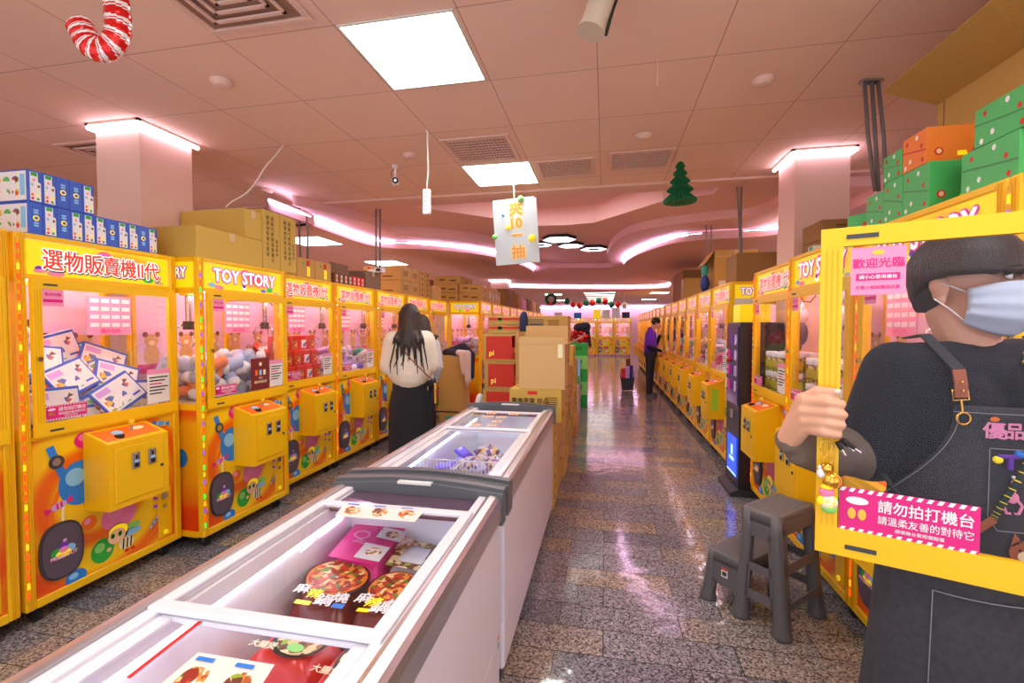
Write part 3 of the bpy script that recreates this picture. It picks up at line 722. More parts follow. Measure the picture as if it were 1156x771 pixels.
def make_machine(sign, side_sign=True, strip='warm', art=True, inner='pink', open_door=False, detail=True):
    t = thing('claw_machine', 'x', 'claw machine')
    # frame of fluted yellow extrusions
    f = MB()
    for s in (-1, 1):
        x0, x1 = sorted((s * HX, s * (HX - 0.045)))
        f.box(x0, 0, 0.09, x1, 0.045, FH, 'yellow', 0.006)
        for g in (0.28, 0.5, 0.72): xx = x0 + 0.045 * g; f.box(xx - 0.002, -0.003, 0.10, xx + 0.002, 0.001, FH - 0.01, 'yellow_dark')
        f.box(x0, FD - 0.045, 0.09, x1, FD, FH, 'yellow', 0.006)
        xs0, xs1 = sorted((s * HX, s * (HX - 0.03)))
        for z0, z1 in ((0.09, 0.13), (0.945, 0.985), (1.725, 1.76), (1.93, FH)): f.box(xs0, 0.045, z0, xs1, FD - 0.045, z1, 'yellow')
    for z0, z1 in ((0.09, 0.135), (0.93, 0.948), (1.735, 1.76), (1.935, FH)): f.box(-HX + 0.045, 0.002, z0, HX - 0.045, 0.04, z1, 'yellow', 0.003)
    f.box(-HX + 0.03, 0.03, FH - 0.02, HX - 0.03, FD - 0.02, FH - 0.003, 'yellow_dark'); f.box(-HX + 0.03, 0.03, 0.095, HX - 0.03, FD - 0.02, 0.115, 'yellow_dark')
    f.box(-HX + 0.03, FD - 0.02, 0.1, HX - 0.03, FD - 0.004, 0.95, 'yellow_dark')
    fr = part(f, 'frame', t)
    # castors
    for sx in (-1, 1):
        for y in (0.07, FD - 0.07):
            c = MB(); c.box(-0.02, -0.02, 0.075, 0.02, 0.02, 0.092, 'steel'); c.box(-0.018, -0.012, 0.03, -0.014, 0.012, 0.08, 'steel'); c.box(0.014, -0.012, 0.03, 0.018, 0.012, 0.08, 'steel')
            co = part(c, 'castor', t, loc=(sx * (HX - 0.08), y, 0))
            if detail: part(MB().cyl((-0.012, 0, 0.033), (0.012, 0, 0.033), 0.033, 'rubber', n=14), 'wheel', co)
    # sign board
    wd = 2 * HX - 0.11
    s = MB(); s.box(-wd / 2, 0.012, 1.762, wd / 2, 0.03, 1.933, 'sign_bg'); sign_art(s, sign, Vector((0, 0.012, 1.848)), XA, ZA, -YA, wd, 0.17)
    part(s, 'sign_board', t)
    # door
    if not open_door:
        make_door(t)
    # lower art panel
    a = MB(); a.box(-wd / 2 - 0.01, 0.012, 0.136, wd / 2 + 0.01, 0.028, 0.93, 'art_bg' if art else 'yellow')
    if art: art_marks(a, Vector((0, 0.0115, 0)), XA, ZA)
    part(a, 'art_panel', t)
    pf = MB(); sup = [(abs(math.cos(q)) ** 0.75 * math.copysign(1, math.cos(q)) * 0.10, abs(math.sin(q)) ** 0.75 * math.copysign(1, math.sin(q)) * 0.148) for q in [2 * PI * i / 36 for i in range(36)]]
    pf.prism(sup, (-0.265, 0.012, 0.335), XA, ZA, (0, -0.012, 0), 'charcoal'); pf.prism([(x * 0.9, z * 0.92) for x, z in sup], (-0.265, 0.0, 0.335), XA, ZA, (0, -0.004, 0), 'sign_grey' if detail else 'charcoal')
    logo(pf, (0, -0.01), 0.06, Vector((-0.265, -0.0045, 0.335)), XA, ZA)
    part(pf, 'prize_flap', t)
    sp = MB(); sp.box(0.265, 0.004, 0.15, 0.355, 0.012, 0.46, 'yellow', 0.003)
    sp.box(0.285, -0.006, 0.395, 0.325, 0.004, 0.44, 'steel', 0.002); sp.cyl((0.305, -0.005, 0.35), (0.305, 0.004, 0.35), 0.012, 'steel'); sp.cyl((0.31, -0.003, 0.18), (0.31, 0.004, 0.18), 0.014, 'sign_bg')
    sp.cyl((0.245, -0.004, 0.42), (0.245, 0.01, 0.42), 0.009, 'sign_purple', n=8); sp.cyl((0.245, -0.004, 0.37), (0.245, 0.01, 0.37), 0.009, 'sign_purple', n=8)
    part(sp, 'service_panel', t)
    # coin box
    c = MB(); c.prism([(-0.0, 0.50), (-0.17, 0.50), (-0.17, 0.865), (0.0, 0.925)], (-0.15, 0.01, 0), YA, ZA, (0.345, 0, 0), 'yellow')
    c.box(-0.125, -0.1635, 0.53, 0.165, -0.16, 0.84, 'yellow_dark'); c.box(-0.12, -0.166, 0.535, 0.16, -0.161, 0.835, 'yellow', 0.002)
    cb = part(c, 'coin_box', t)
    sl = coin_slot_mesh().build('coin_slot')
    for x in (-0.01, 0.085): part(sl, 'coin_slot', cb, loc=(x, -0.165, 0.745))
    if detail:
        part(MB().cyl((0.145, -0.172, 0.675), (0.145, -0.16, 0.675), 0.009, 'charcoal', n=10), 'lock', cb)
        j = MB(); j.cyl((0, 0, -0.01), (0, 0, 0.03), 0.006, 'steel', n=8); j.ell((0, 0, 0.04), 0.017, 'yellow', 12, 8)
        part(j, 'joystick', cb, loc=(0.05, -0.07, 0.905))
        part(MB().cyl((-0.05, -0.11, 0.875), (-0.05, -0.11, 0.897), 0.022, 'black', n=14), 'push_button', cb)
    pl = MB(); pl.T = Matrix.Translation((0.02, -0.075, 0.896)) @ Matrix.Rotation(math.atan2(0.06, 0.17), 4, 'X')
    pl.box(-0.15, -0.06, -0.004, 0.15, 0.06, 0.0022, 'orange'); pl.disc((-0.05, 0.01), 0.03, 0.025, Vector((0, 0, 0.003)), XA, YA, 'lightblue', 12); pl.disc((0.07, 0.02), 0.04, 0.02, Vector((0, 0, 0.003)), XA, YA, 'cream', 12)
    part(pl, 'control_plate', cb)
    # sides
    for s_ in (-1, 1):
        sd = MB(); x = s_ * (HX - 0.014); xo = s_ * (HX - 0.006)
        sd.box(x, 0.045, 0.13, xo, FD - 0.045, 0.945, 'art_bg')
        U = YA * s_; o = Vector((xo + s_ * 0.001, FD / 2, 0)); n = XA * s_
        def arc2(r0, wd_, m, k):
            p = [(0.06 - r0 * math.cos(-1.2 + 2.4 * i / 12), 0.52 + r0 * 1.3 * math.sin(-1.2 + 2.4 * i / 12)) for i in range(13)]
            q = [(0.06 - (r0 - wd_) * math.cos(-1.2 + 2.4 * i / 12), 0.52 + (r0 - wd_) * 1.3 * math.sin(-1.2 + 2.4 * i / 12)) for i in range(13)]
            sd.add([o + n * 0.001 * k + U * a_ + ZA * b_ for a_, b_ in p + q], [(i, i + 1, 14 + i, 13 + i) for i in range(12)], m)
        arc2(0.25, 0.02, 'cream', 1); arc2(0.20, 0.018, 'orange', 1)
        for yy, zz, m1, m2 in ((-0.14, 0.8, 'charcoal', 'blue'), (-0.1, 0.45, 'steel', 'blue')):
            sd.flat([(yy - 0.018, zz - 0.08), (yy + 0.018, zz - 0.08), (yy + 0.018, zz + 0.08), (yy - 0.018, zz + 0.08)], o + n * 0.002, U, ZA, m2); sd.disc((yy, zz), 0.034, 0.034, o + n * 0.003, U, ZA, m1, 12)
        sd.disc((-0.12, 0.24), 0.05, 0.055, o + n * 0.002, U, ZA, 'green', 16); sd.disc((0.12, 0.62), 0.06, 0.065, o + n * 0.002, U, ZA, 'blue', 16)
        part(sd, 'side_panel', t); sd = MB()
        sd.box(x, 0.045, 1.76, xo, FD - 0.045, 1.93, 'sign_bg')
        if side_sign:
            sd.text('TOY STORY', o + n * 0.0018 + ZA * 1.86, U, ZA, 0.10, 'sign_purple', 0.10, width=0.40); sd.text('TOY STORY', o + n * 0.003 + ZA * 1.861, U, ZA, 0.10, 'sign_white', 0.025, width=0.40)
            sd.disc((-0.08, 1.79), 0.03, 0.014, o + n * 0.002, U, ZA, 'sign_green', 10); sd.disc((0.05, 1.79), 0.035, 0.016, o + n * 0.002, U, ZA, 'sign_pink', 10)
        part(sd, 'side_sign', t)
        part(MB().box(s_ * (HX - 0.012), 0.045, 0.985, s_ * (HX - 0.008), FD - 0.045, 1.725, 'pane'), 'side_glass', t)
    # inside
    b = MB(); b.box(-HX + 0.04, FD - 0.02, 0.95, HX - 0.04, FD - 0.006, 1.93, 'back_print' if inner == 'pink' else 'charcoal')
    if inner == 'pink':
        o = Vector((0, FD - 0.0215, 0)); u = XA
        for x in (-0.26, 0.02, 0.27):
            b.disc((x, 1.30), 0.06, 0.075, o, u, ZA, 'carton_pale', 14); b.disc((x, 1.40), 0.055, 0.05, o - YA * 0.001, u, ZA, 'carton_pale', 14)
            for e in (-0.045, 0.045): b.disc((x + e, 1.445), 0.02, 0.02, o - YA * 0.0015, u, ZA, 'brown', 10)
            b.disc((x, 1.385), 0.022, 0.018, o - YA * 0.002, u, ZA, 'cream', 10)
        b.box(-HX + 0.05, FD - 0.024, 1.17, HX - 0.05, FD - 0.0205, 1.235, 'magenta_panel'); b.text('親子同樂 歡樂夾', Vector((0, FD - 0.025, 1.20)), XA, ZA, 0.05, 'white', 0.01)
        # hanging price chart, pale pink with rows
        b.box(0.10, 0.30, 1.45, 0.36, 0.303, 1.69, 'notice_pale')
        for r_ in range(4):
            for c_ in range(4): b.box(0.115 + c_ * 0.062, 0.297, 1.65 - r_ * 0.05, 0.165 + c_ * 0.062, 0.299, 1.675 - r_ * 0.05, 'white')
        b.text('機台說明', Vector((0.23, 0.296, 1.475)), XA, ZA, 0.03, 'hotpink', 0.01)
    part(b, 'back_panel', t)
    part(MB().box(-HX + 0.04, 0.03, 0.955, HX - 0.04, FD - 0.02, 0.985, 'offwhite'), 'play_floor', t)
    tl = MB(); tl.cyl((-HX + 0.06, 0.06, 1.745), (HX - 0.06, 0.06, 1.745), 0.012, 'tube_light', n=8)
    tl.cyl((-HX + 0.06, FD - 0.05, 1.90), (HX - 0.06, FD - 0.05, 1.90), 0.012, 'tube_light', n=8)
    part(tl, 'inner_lamp', t)
    c = MB(); c.cyl((0, 0, 0.12), (0, 0, 0.30), 0.02, 'steel', n=10); c.cyl((0, 0, 0.06), (0, 0, 0.12), 0.035, 'black', n=12); c.cyl((0, 0, 0.30), (0, 0, 0.36), 0.05, 'yellow', n=12)
    for k in range(3):
        a_ = 2 * PI * k / 3 + 0.4; d = Vector((math.cos(a_), math.sin(a_), 0))
        c.tube([d * 0.03 + ZA * 0.10, d * 0.085 + ZA * 0.06, d * 0.08 + ZA * -0.02, d * 0.03 + ZA * -0.06], 0.006, 'chrome', 6)
    c.tube([(0.02, 0, 0.33), (0.10, 0.0, 0.28), (0.17, 0.02, 0.27), (0.24, 0.03, 0.32)], 0.005, 'black', 6)
    part(c, 'claw', t, loc=(-0.24, 0.28, 1.42))
    if strip:
        c = MB(); cl = {'warm': ['led_red', 'led_orange', 'led_red', 'led_red'], 'rainbow': ['led_green', 'led_red', 'led_purple', 'led_orange']}[strip]
        c.box(-HX + 0.001, -0.004, 0.14, -HX + 0.016, 0, 1.93, 'yellow_dark')
        for k in range(36): c.box(-HX + 0.003, -0.006, 0.16 + k * 0.049, -HX + 0.014, -0.004, 0.16 + k * 0.049 + 0.03, cl[k % 4])
        part(c, 'light_strip', t)
    return t


def make_door(t, loc=None, back=False):
    """door leaf: origin at its lower left corner of the machine front"""
    x0, x1, z0, z1 = -0.375, 0.395, 0.948, 1.735; b_ = 0.044
    d = MB()
    # mitred bars
    for poly in ([(x0, z0), (x1, z0), (x1 - b_, z0 + b_ * 1.5), (x0 + b_, z0 + b_ * 1.5)], [(x0, z1), (x0 + b_, z1 - b_), (x1 - b_, z1 - b_), (x1, z1)],
                 [(x0, z0), (x0 + b_, z0 + b_ * 1.5), (x0 + b_, z1 - b_), (x0, z1)], [(x1, z0), (x1, z1), (x1 - b_, z1 - b_), (x1 - b_, z0 + b_ * 1.5)]):
        d.prism(poly, (0, 0.001, 0), XA, ZA, (0, -0.018, 0), 'yellow')
    for g in (0.3, 0.55, 0.8):
        for xx in (x0 + b_ * g, x1 - b_ * g): d.box(xx - 0.0015, -0.0185, z0 + 0.07, xx + 0.0015, -0.017, z1 - 0.05, 'yellow_dark')
    d.box(x0 + 0.05, -0.0195, z1 - 0.028, x0 + 0.11, -0.017, z1 - 0.018, 'charcoal'); d.box(x0 + 0.06, -0.0195, z0 + 0.02, x0 + 0.12, -0.017, z0 + 0.030, 'charcoal')
    do = part(d, 'door', t)
    part(MB().box(x0 + b_, -0.010, z0 + b_ * 1.5, x1 - b_, -0.006, z1 - b_, 'pane'), 'glass_pane', do)
    part(MB().cyl((x0 + 0.022, -0.03, 1.34), (x0 + 0.022, -0.017, 1.34), 0.012, 'chrome', n=12), 'lock', do)
    n = MB(); n.box(0.20, -0.0125, 1.025, 0.345, -0.0105, 1.235, 'paper'); n.box(0.20, -0.0135, 1.205, 0.345, -0.0125, 1.235, 'notice_pale')
    for k in range(6): n.box(0.212, -0.0135, 1.18 - k * 0.02, 0.333 - (k % 3) * 0.02, -0.0125, 1.188 - k * 0.02, 'hotpink' if k == 2 else 'print_dark')
    part(n, 'notice', do, 'white printed notice with a pink heading')
    pink_notice(do, Vector((-0.235, -0.0105, 1.062)), 0.19, 0.075, XA)
    l = MB(); l.box(-0.33, -0.0125, 1.605, -0.235, -0.0105, 1.69, 'notice_pale'); l.text('歡迎光臨', Vector((-0.2825, -0.0135, 1.665)), XA, ZA, 0.018, 'hotpink', 0.02); l.box(-0.325, -0.0135, 1.625, -0.24, -0.0125, 1.640, 'hotpink')
    part(l, 'corner_label', do, 'small pale pink label')
    return do


def pink_notice(parent, o, wd, hd, u):
    n = MB(); v = ZA; w_ = u.cross(v); k = 0.0012
    P = lambda x, z, q: o + u * x + v * z + w_ * k * q
    n.prism([(-wd / 2, -hd / 2), (wd / 2, -hd / 2), (wd / 2, hd / 2), (-wd / 2, hd / 2)], o, u, v, w_ * 0.0015, 'notice_pink')
    O = o + w_ * 0.0025
    nn = 14; s = wd / nn
    for z in (hd / 2 - hd * 0.045, -hd / 2 + hd * 0.045):
        for i in range(nn):
            x = -wd / 2 + i * s; n.flat([(x, z - hd * 0.045), (x + s * 0.5, z - hd * 0.045), (x + s * 0.8, z + hd * 0.045), (x + s * 0.3, z + hd * 0.045)], O, u, v, 'white')
    n.text('請勿拍打機台', O + u * wd * 0.13 + v * hd * 0.18, u, v, hd * 0.30, 'white', 0.02, width=wd * 0.66)
    n.text('請溫柔友善的對待它', O + u * wd * 0.13 - v * hd * 0.12, u, v, hd * 0.2, 'white', 0.01, width=wd * 0.66)
    n.text('損壞機台需照價賠償', O + u * wd * 0.10 - v * hd * 0.31, u, v, hd * 0.09, 'white', 0.01)
    n.disc((-wd * 0.36, hd * 0.22), wd * 0.09, hd * 0.09, O, u, v, 'white', 14)
    for e in (-0.40, -0.32): n.disc((wd * e, -hd * 0.08), wd * 0.033, hd * 0.13, O, u, v, 'gold', 12)
    return part(n, 'pink_notice', parent, 'magenta sticker with white Chinese lettering')


P_L = PI / 2; P_R = -PI / 2
def place(proto, used, loc, rz, label, group):
    if proto.name not in used:
        used.add(proto.name); proto.location = loc; proto.rotation_euler = (0, 0, rz); proto['label'] = label; proto['group'] = group
        return proto
    return dup(proto, loc, rz, label, group)


used = set(); MACH = {}
cn_w = make_machine('cn', strip='warm'); cn_n = make_machine('cn', strip=None); ts_r = make_machine('ts', strip='rainbow'); ts_w = make_machine('ts', strip='warm')
cn_g = make_machine('cn', strip='rainbow')
GL = 'yellow claw machines in the left row'; GR = 'yellow claw machines in the right row'; GB = 'yellow claw machines across the far end'
LEFT = [  # key, proto, x front, y centre, rot tweak, label
    ('L0', cn_n, -2.77, 1.255, 'leftmost yellow claw machine, only its right edge in the photo'),
    ('L1', cn_w, -2.77, 2.125, 'nearest full yellow claw machine on the left, filled with blue and white toy boxes'),
    ('L2', ts_r, -2.61, 2.985, 'yellow claw machine with white TOY STORY lettering under the big olive cartons'),
    ('L3', cn_w, -2.75, 3.90, 'yellow claw machine full of red snack packets, right of the one with white lettering'),
    ('L4', cn_w, -2.75, 4.76, 'yellow claw machine with purple and silver packets, left of the long haired woman'),
    ('L5', cn_n, -2.75, 5.64, 'yellow claw machine directly behind the long haired woman, on her left'),
    ('L6', cn_n, -2.75, 6.52, 'yellow claw machine mostly hidden by the head of the long haired woman'),
    ('L7', cn_g, -2.75, 7.40, 'last yellow claw machine of the near left row, right of the long haired woman'),
]
for key, pr, x, y, lb in LEFT: MACH[key] = place(pr, used, (x, y, 0), P_L, lb, GL)
y = 8.33
for k in range(10):
    MACH['M%d' % k] = place(ts_w if k == 0 else cn_n, used, (-2.16, y, 0), P_L, '%s claw machine of the forward left row beyond the jackets' % ORD[k], GL); y += 0.87
RIGHT = [
    ('R1', ts_w, 1.21, 2.13, 'yellow claw machine with big white lettering seen above the open glass door'),
    ('R2', ts_w, 1.21, 2.985, 'yellow claw machine with jars, just left of the open glass door'),
    ('R3', cn_w, 1.25, 3.87, 'yellow claw machine with its coin box beside the dark tower cabinet'),
]
for key, pr, x, y, lb in RIGHT: MACH[key] = place(pr, used, (x, y, 0), P_R, lb, GR)
y = 5.48
for k in range(15):
    MACH['S%d' % k] = place(cn_n, used, (1.25, y, 0), P_R, '%s yellow claw machine of the right row beyond the dark tower cabinet' % ORD[k], GR); y += 0.87 if k != 5 else 1.0
# machine whose door stands open
m0 = make_machine('ts', strip='rainbow', open_door=True)
m0['label'] = 'yellow claw machine behind the masked person, its glass door swung open'; m0['group'] = GR
m0.location = (1.21, 1.275, 0); m0.rotation_euler = (0, 0, P_R); MACH['R0'] = m0
for k in range(5):
    MACH['B%d' % k] = place(cn_n, used, (-2.6 + k * 0.87, 24.2, 0), 0, ['leftmost', 'second from left', 'middle', 'second from right', 'rightmost'][k] + ' yellow claw machine facing the camera at the far end of the aisle', GB)
mat('front_blue', (40, 130, 215), 0.5)


# ---------------------------------------------------------------- prizes
def lw(key, x, y, z): return MACH[key].matrix_basis @ Vector((x, y, z))
def put(mesh, name, label, cat, key, loc, rot, group):
    o = link(name, mesh); o.matrix_world = MACH[key].matrix_basis @ Matrix.LocRotScale(Vector(loc), Euler(rot), None)
    o['label'] = label; o['category'] = cat; o['group'] = group
    return o


def toy_box_mesh(wd=0.26, hd=0.19, th=0.075):
    b = MB(); b.box(-wd / 2, -th / 2, -hd / 2, wd / 2, th / 2, hd / 2, 'toy_blue', 0.002)
    for s in (-1, 1):
        y = s * (th / 2 + 0.001); o = Vector((0, y, 0)); u = XA * -s
        b.flat([(-wd * 0.46, -hd * 0.42), (wd * 0.46, -hd * 0.42), (wd * 0.46, hd * 0.42), (-wd * 0.46, hd * 0.42)], o, u, ZA, 'white')
        o2 = o + YA * s * 0.001
        b.flat([(-wd * 0.40, -hd * 0.36), (wd * 0.12, -hd * 0.36), (wd * 0.12, hd * 0.1), (-wd * 0.40, hd * 0.1)], o2, u, ZA, 'toy_print')
        b.flat([(-wd * 0.42, hd * 0.18), (-wd * 0.1, hd * 0.18), (-wd * 0.1, hd * 0.36), (-wd * 0.42, hd * 0.36)], o2, u, ZA, 'lilac')
        b.disc((wd * 0.28, hd * 0.18), wd * 0.1, hd * 0.15, o2, u, ZA, 'toy_print', 12); b.box(wd * 0.2, y, -hd * 0.3, wd * 0.4, y + s * 0.001, -hd * 0.24, 'toy_blue')
        b.flat([(-wd * 0.46, -hd * 0.18), (wd * 0.46, -hd * 0.18), (wd * 0.46, hd * 0.18), (-wd * 0.46, hd * 0.18)], Vector((0, 0, s * (hd / 2 + 0.001))), XA, YA * (th / hd * 2), 'white')
    for s in (-1, 1): b.flat([(-th * 0.35, -hd * 0.4), (th * 0.35, -hd * 0.4), (th * 0.35, hd * 0.4), (-th * 0.35, hd * 0.4)], Vector((s * (wd / 2 + 0.001), 0, 0)), YA, ZA, 'toy_print')
    return b.build('toy_box')


tb = toy_box_mesh()
TG = 'blue and white toy boxes heaped in the first machine'
for k, (x, y, z, rx, ry, rz) in enumerate([
        (-0.24, 0.10, 1.08, -0.15, 0.02, 0.08), (0.12, 0.13, 1.085, -0.45, -0.45, 0.10), (-0.03, 0.28, 1.19, -0.5, -0.3, 0.25), (-0.12, 0.40, 1.30, -0.35, 0.15, -0.1),
        (0.05, 0.50, 1.36, -0.15, -0.25, 0.15), (0.24, 0.30, 1.17, -0.35, 0.35, -0.1), (0.27, 0.16, 1.06, -0.2, 0.1, 0.15), (-0.30, 0.34, 1.15, -0.2, 0.45, 0.1),
        (-0.10, 0.20, 1.04, -1.3, 0.0, 0.2), (0.28, 0.46, 1.27, -0.3, 0.4, -0.2), (-0.32, 0.5, 1.24, -0.1, 0.5, 0.0)]):
    put(tb, 'toy_box', ['toy box lying at the lower left of the first machine window', 'large toy box tilted at the front middle of the first machine window', 'toy box tilted behind the front middle box', 'toy box leaning left of the heap top', 'topmost toy box standing on the heap in the first machine', 'toy box tipped down to the right in the middle of the heap', 'toy box at the lower right corner behind the white notice', 'toy box leaning at the far left of the heap', 'toy box lying flat under the front boxes', 'toy box at the back right of the heap', 'toy box half hidden behind the claw on the left'][k], 'toy box', 'L1', (x, y, z), (rx, ry, rz), TG)


def heap(key, mesh, name, label, cat, group, n, sz, top=0.30, flat=False, seed=1, x0=-0.33, x1=0.33, y0=0.08, y1=0.50, full=1.0):
    """heap of things resting in layers on the play floor, higher at the back"""
    rd = random.Random(seed); spots = []
    nx = max(2, int((x1 - x0) / sz)); ny = max(1, int((y1 - y0) / sz)); z = 0.985 + sz * 0.5; L = 0
    while len(spots) < n and L < 12:
        for j in range(ny):
            hh = 0.985 + top * (0.45 + 0.55 * (j + 0.5) / ny)
            if z > hh + 0.01 and L > 0: continue
            for i in range(nx): spots.append((x0 + (x1 - x0) * (i + 0.5) / nx + rd.uniform(-1, 1) * sz * 0.12, y0 + (y1 - y0) * (j + 0.5) / ny + rd.uniform(-1, 1) * sz * 0.12, z + rd.uniform(0, 0.3) * sz, j, L))
        z += sz * 0.85; L += 1
    # prefer those that show: front and top
    spots.sort(key=lambda s: (s[3] * 1.0 - s[4] * 0.8)); spots = spots[:n]
    for s in spots:
        rot = (0, 0, rd.uniform(-0.3, 0.3)) if flat else (rd.uniform(-PI, PI), rd.uniform(-0.8, 0.8), rd.uniform(-PI, PI))
        put(mesh[len(spots) * 0 + rd.randrange(len(mesh))] if isinstance(mesh, list) else mesh, name, label, cat, key, s[:3], rot, group)


mat('plush_blue', (168, 182, 214), 0.85, bump=0.3, bscale=120); mat('plush_white', (228, 228, 236), 0.85); mat('plush_orange', (225, 135, 95), 0.85)
def roll(m1, m2, ln=0.20, r=0.042):
    b = MB(); prof = [(0, -ln / 2 - 0.01), (r * 0.7, -ln / 2), (r, -ln / 2 + 0.02), (r * 1.05, 0), (r, ln / 2 - 0.02), (r * 0.7, ln / 2), (0, ln / 2 + 0.01)]
    b.lathe(prof, m1, n=14); b.lathe([(r * 1.08, ln / 2 - 0.05), (r * 1.1, ln / 2 - 0.02), (r * 0.8, ln / 2 + 0.004), (0, ln / 2 + 0.014)], m2, n=14); return b.build('plush_roll')
rolls = [roll('plush_blue', 'plush_white'), roll('plush_white', 'plush_blue'), roll('plush_blue', 'plush_white', 0.18, 0.045), roll('plush_blue', 'plush_white', 0.22, 0.04), roll('plush_blue', 'plush_white', 0.17, 0.05), roll('plush_white', 'plush_blue', 0.14, 0.05), roll('plush_orange', 'plush_white', 0.15, 0.035)]
heap('L2', rolls, 'plush_roll', 'pale blue and white plush cylinder heaped in the machine with white lettering', 'plush toy', 'plush cylinders in the machine with white lettering', 60, 0.10, 0.52, seed=3)
sp = MB(); sp.box(-0.20, 0.035, 1.0, 0.0, 0.038, 1.0, 'brown') if False else None
ps = MB(); ps.box(0.02, -0.0165, 1.01, 0.20, -0.0125, 1.24, 'carton_red' if False else 'brown')
mat('menu_red', (120, 35, 35), 0.5)
ps = MB(); ps.box(0.0, -0.0165, 1.02, 0.185, -0.0125, 1.26, 'menu_red')
for k, x in enumerate((0.05, 0.092, 0.134)): ps.box(x - 0.012, -0.018, 1.13, x + 0.012, -0.0165, 1.17, ['orange', 'lightblue', 'cream'][k])
ps.text('2023', Vector((0.0925, -0.018, 1.11)), XA, ZA, 0.02, 'cream', 0.02); ps.text('繽紛杯款造型', Vector((0.0925, -0.018, 1.08)), XA, ZA, 0.022, 'cream', 0.02); ps.disc((0.0925, 1.215), 0.015, 0.015, Vector((0, -0.018, 0)), XA, ZA, 'cream', 12)
part(ps, 'poster', MACH['L2'], 'dark red poster with three cups')


def snack(m1, m2, wd=0.10, th=0.05, hd=0.14):
    b = MB(); b.box(-wd / 2, -th / 2, -hd / 2, wd / 2, th / 2, hd / 2, m1, 0.004)
    for s in (-1, 1): b.flat([(-wd * 0.36, -hd * 0.36), (wd * 0.36, -hd * 0.36), (wd * 0.36, hd * 0.2), (-wd * 0.36, hd * 0.2)], Vector((0, s * (th / 2 + 0.001), 0)), XA, ZA, m2)
    return b.build('snack_box')
red1 = snack('carton_red', 'food_a'); red2 = snack('red', 'toy_print'); choc = snack('brown', 'food_a')
RG = 'red snack boxes in the third machine'
for r_ in range(3):
    for c_ in range(5):
        for q in range(2 if r_ < 2 else 1): put(red1 if (c_ + q) % 3 else red2, 'snack_box', 'red snack box standing in rows in the machine full of red packets', 'snack box', 'L3', (-0.27 + c_ * 0.13, 0.11 + q * 0.14 + r_ * 0.03, 1.06 + r_ * 0.143), (0, 0, 0), RG)
heap('L3', [choc, red2], 'snack_box', 'brown and orange snack box tossed on top of the red boxes', 'snack box', 'brown snack boxes piled in the third machine', 14, 0.12, 0.5, seed=5, y0=0.36, y1=0.54)


def blob_mesh(m, r=0.035, name='capsule_toy'):
    return MB().ell((0, 0, 0), (r, r, r * 0.85), m, 12, 8).build(name)
def pack_mesh(m, name='foil_packet', s=1.0):
    b = MB(); P = [(-0.05, -0.035), (0.05, -0.035), (0.055, 0), (0.05, 0.035), (-0.05, 0.035), (-0.055, 0)]
    vs = [(x * s, 0.016 * s * (1 - abs(z) / 0.05), z * s) for x, z in P]; b.loft([[Vector((x * s, -0.004, z * s)) for x, z in P], [Vector((x * s * 0.6, -0.02 * s, z * s * 0.6)) for x, z in P]], m); b.loft([[Vector((x * s, -0.004, z * s)) for x, z in P], [Vector((x * s * 0.6, 0.016 * s, z * s * 0.6)) for x, z in P]], m)
    return b.build(name)
mat('ball_purple', (120, 100, 235), 0.25); mat('ball_white', (240, 240, 250), 0.25); mat('toy_dark', (60, 60, 85), 0.6); mat('toy_teal', (60, 170, 150), 0.5)
balls = [blob_mesh('ball_purple'), blob_mesh('ball_purple'), blob_mesh('ball_white')]
packs = [pack_mesh('frost_silver', s=1.2), pack_mesh('ball_white', s=1.1), pack_mesh('lilac', s=1.2)]
heap('L4', balls, 'capsule_toy', 'purple or white ball capsule in the lower layer of the fourth machine', 'capsule toy', 'ball capsules in the fourth machine', 40, 0.075, 0.18, seed=6)
heap('L4', packs, 'foil_packet', 'silver and lilac foil packet on top in the fourth machine', 'packet', 'foil packets in the fourth machine', 34, 0.10, 0.52, seed=7, y0=0.2)
mix = [pack_mesh('toy_teal', s=1.3), pack_mesh('frost_silver', s=1.2), pack_mesh('ball_white', s=1.2), pack_mesh('toy_dark', s=1.3), pack_mesh('orange'), pack_mesh('hotpink')]
for k in (5, 6, 7): heap('L%d' % k, mix, 'foil_packet', 'mixed coloured prize packet in the %s left machine' % ORD[k], 'packet', 'prize packets in the %s left machine' % ORD[k], 30 - (k - 5) * 6, 0.115, 0.42, seed=10 + k)
for k in range(10):
    ms = [pack_mesh('ball_white', s=1.6), pack_mesh('frost_silver', s=1.6), pack_mesh('plush_orange', s=1.6), pack_mesh('lilac', s=1.6)] if k == 0 else ms
    heap('M%d' % k, ms, 'foil_packet', 'pale prize packet in the %s machine of the set forward left row' % ORD[k], 'packet', 'prize packets in the %s set forward left machine' % ORD[k], 34 if k == 0 else 8, 0.12 if k == 0 else 0.17, 0.50, seed=20 + k)
# right machines: jars
def jar():
    b = MB(); b.lathe([(0.038, 0), (0.041, 0.006), (0.041, 0.11), (0.036, 0.125)], 'food_b', n=16); b.lathe([(0.040, 0.112), (0.043, 0.118), (0.043, 0.150), (0.038, 0.155), (0, 0.156)], 'ball_white', n=16)
    b.lathe([(0.0415, 0.03), (0.0418, 0.032), (0.0418, 0.085), (0.0415, 0.087)], 'jar_label', n=16); return b.build('snack_jar')
mat('jar_label', (190, 180, 60), 0.5)
jm = jar()
for key, lb in (('R2', 'snack jar with white lid in the machine just left of the raised door'), ('R3', 'snack jar with white lid in the machine beside the dark tower')):
    for q in range(2):
        for r_ in range(3):
            for c_ in range(5 if key == 'R2' else 3):
                put(jm, 'snack_jar', lb, 'jar', key, (-0.28 + c_ * 0.115, 0.10 + r_ * 0.105, 0.986 + q * 0.16), (0, 0, 0), 'snack jars in the ' + ('second' if key == 'R2' else 'third') + ' right machine')
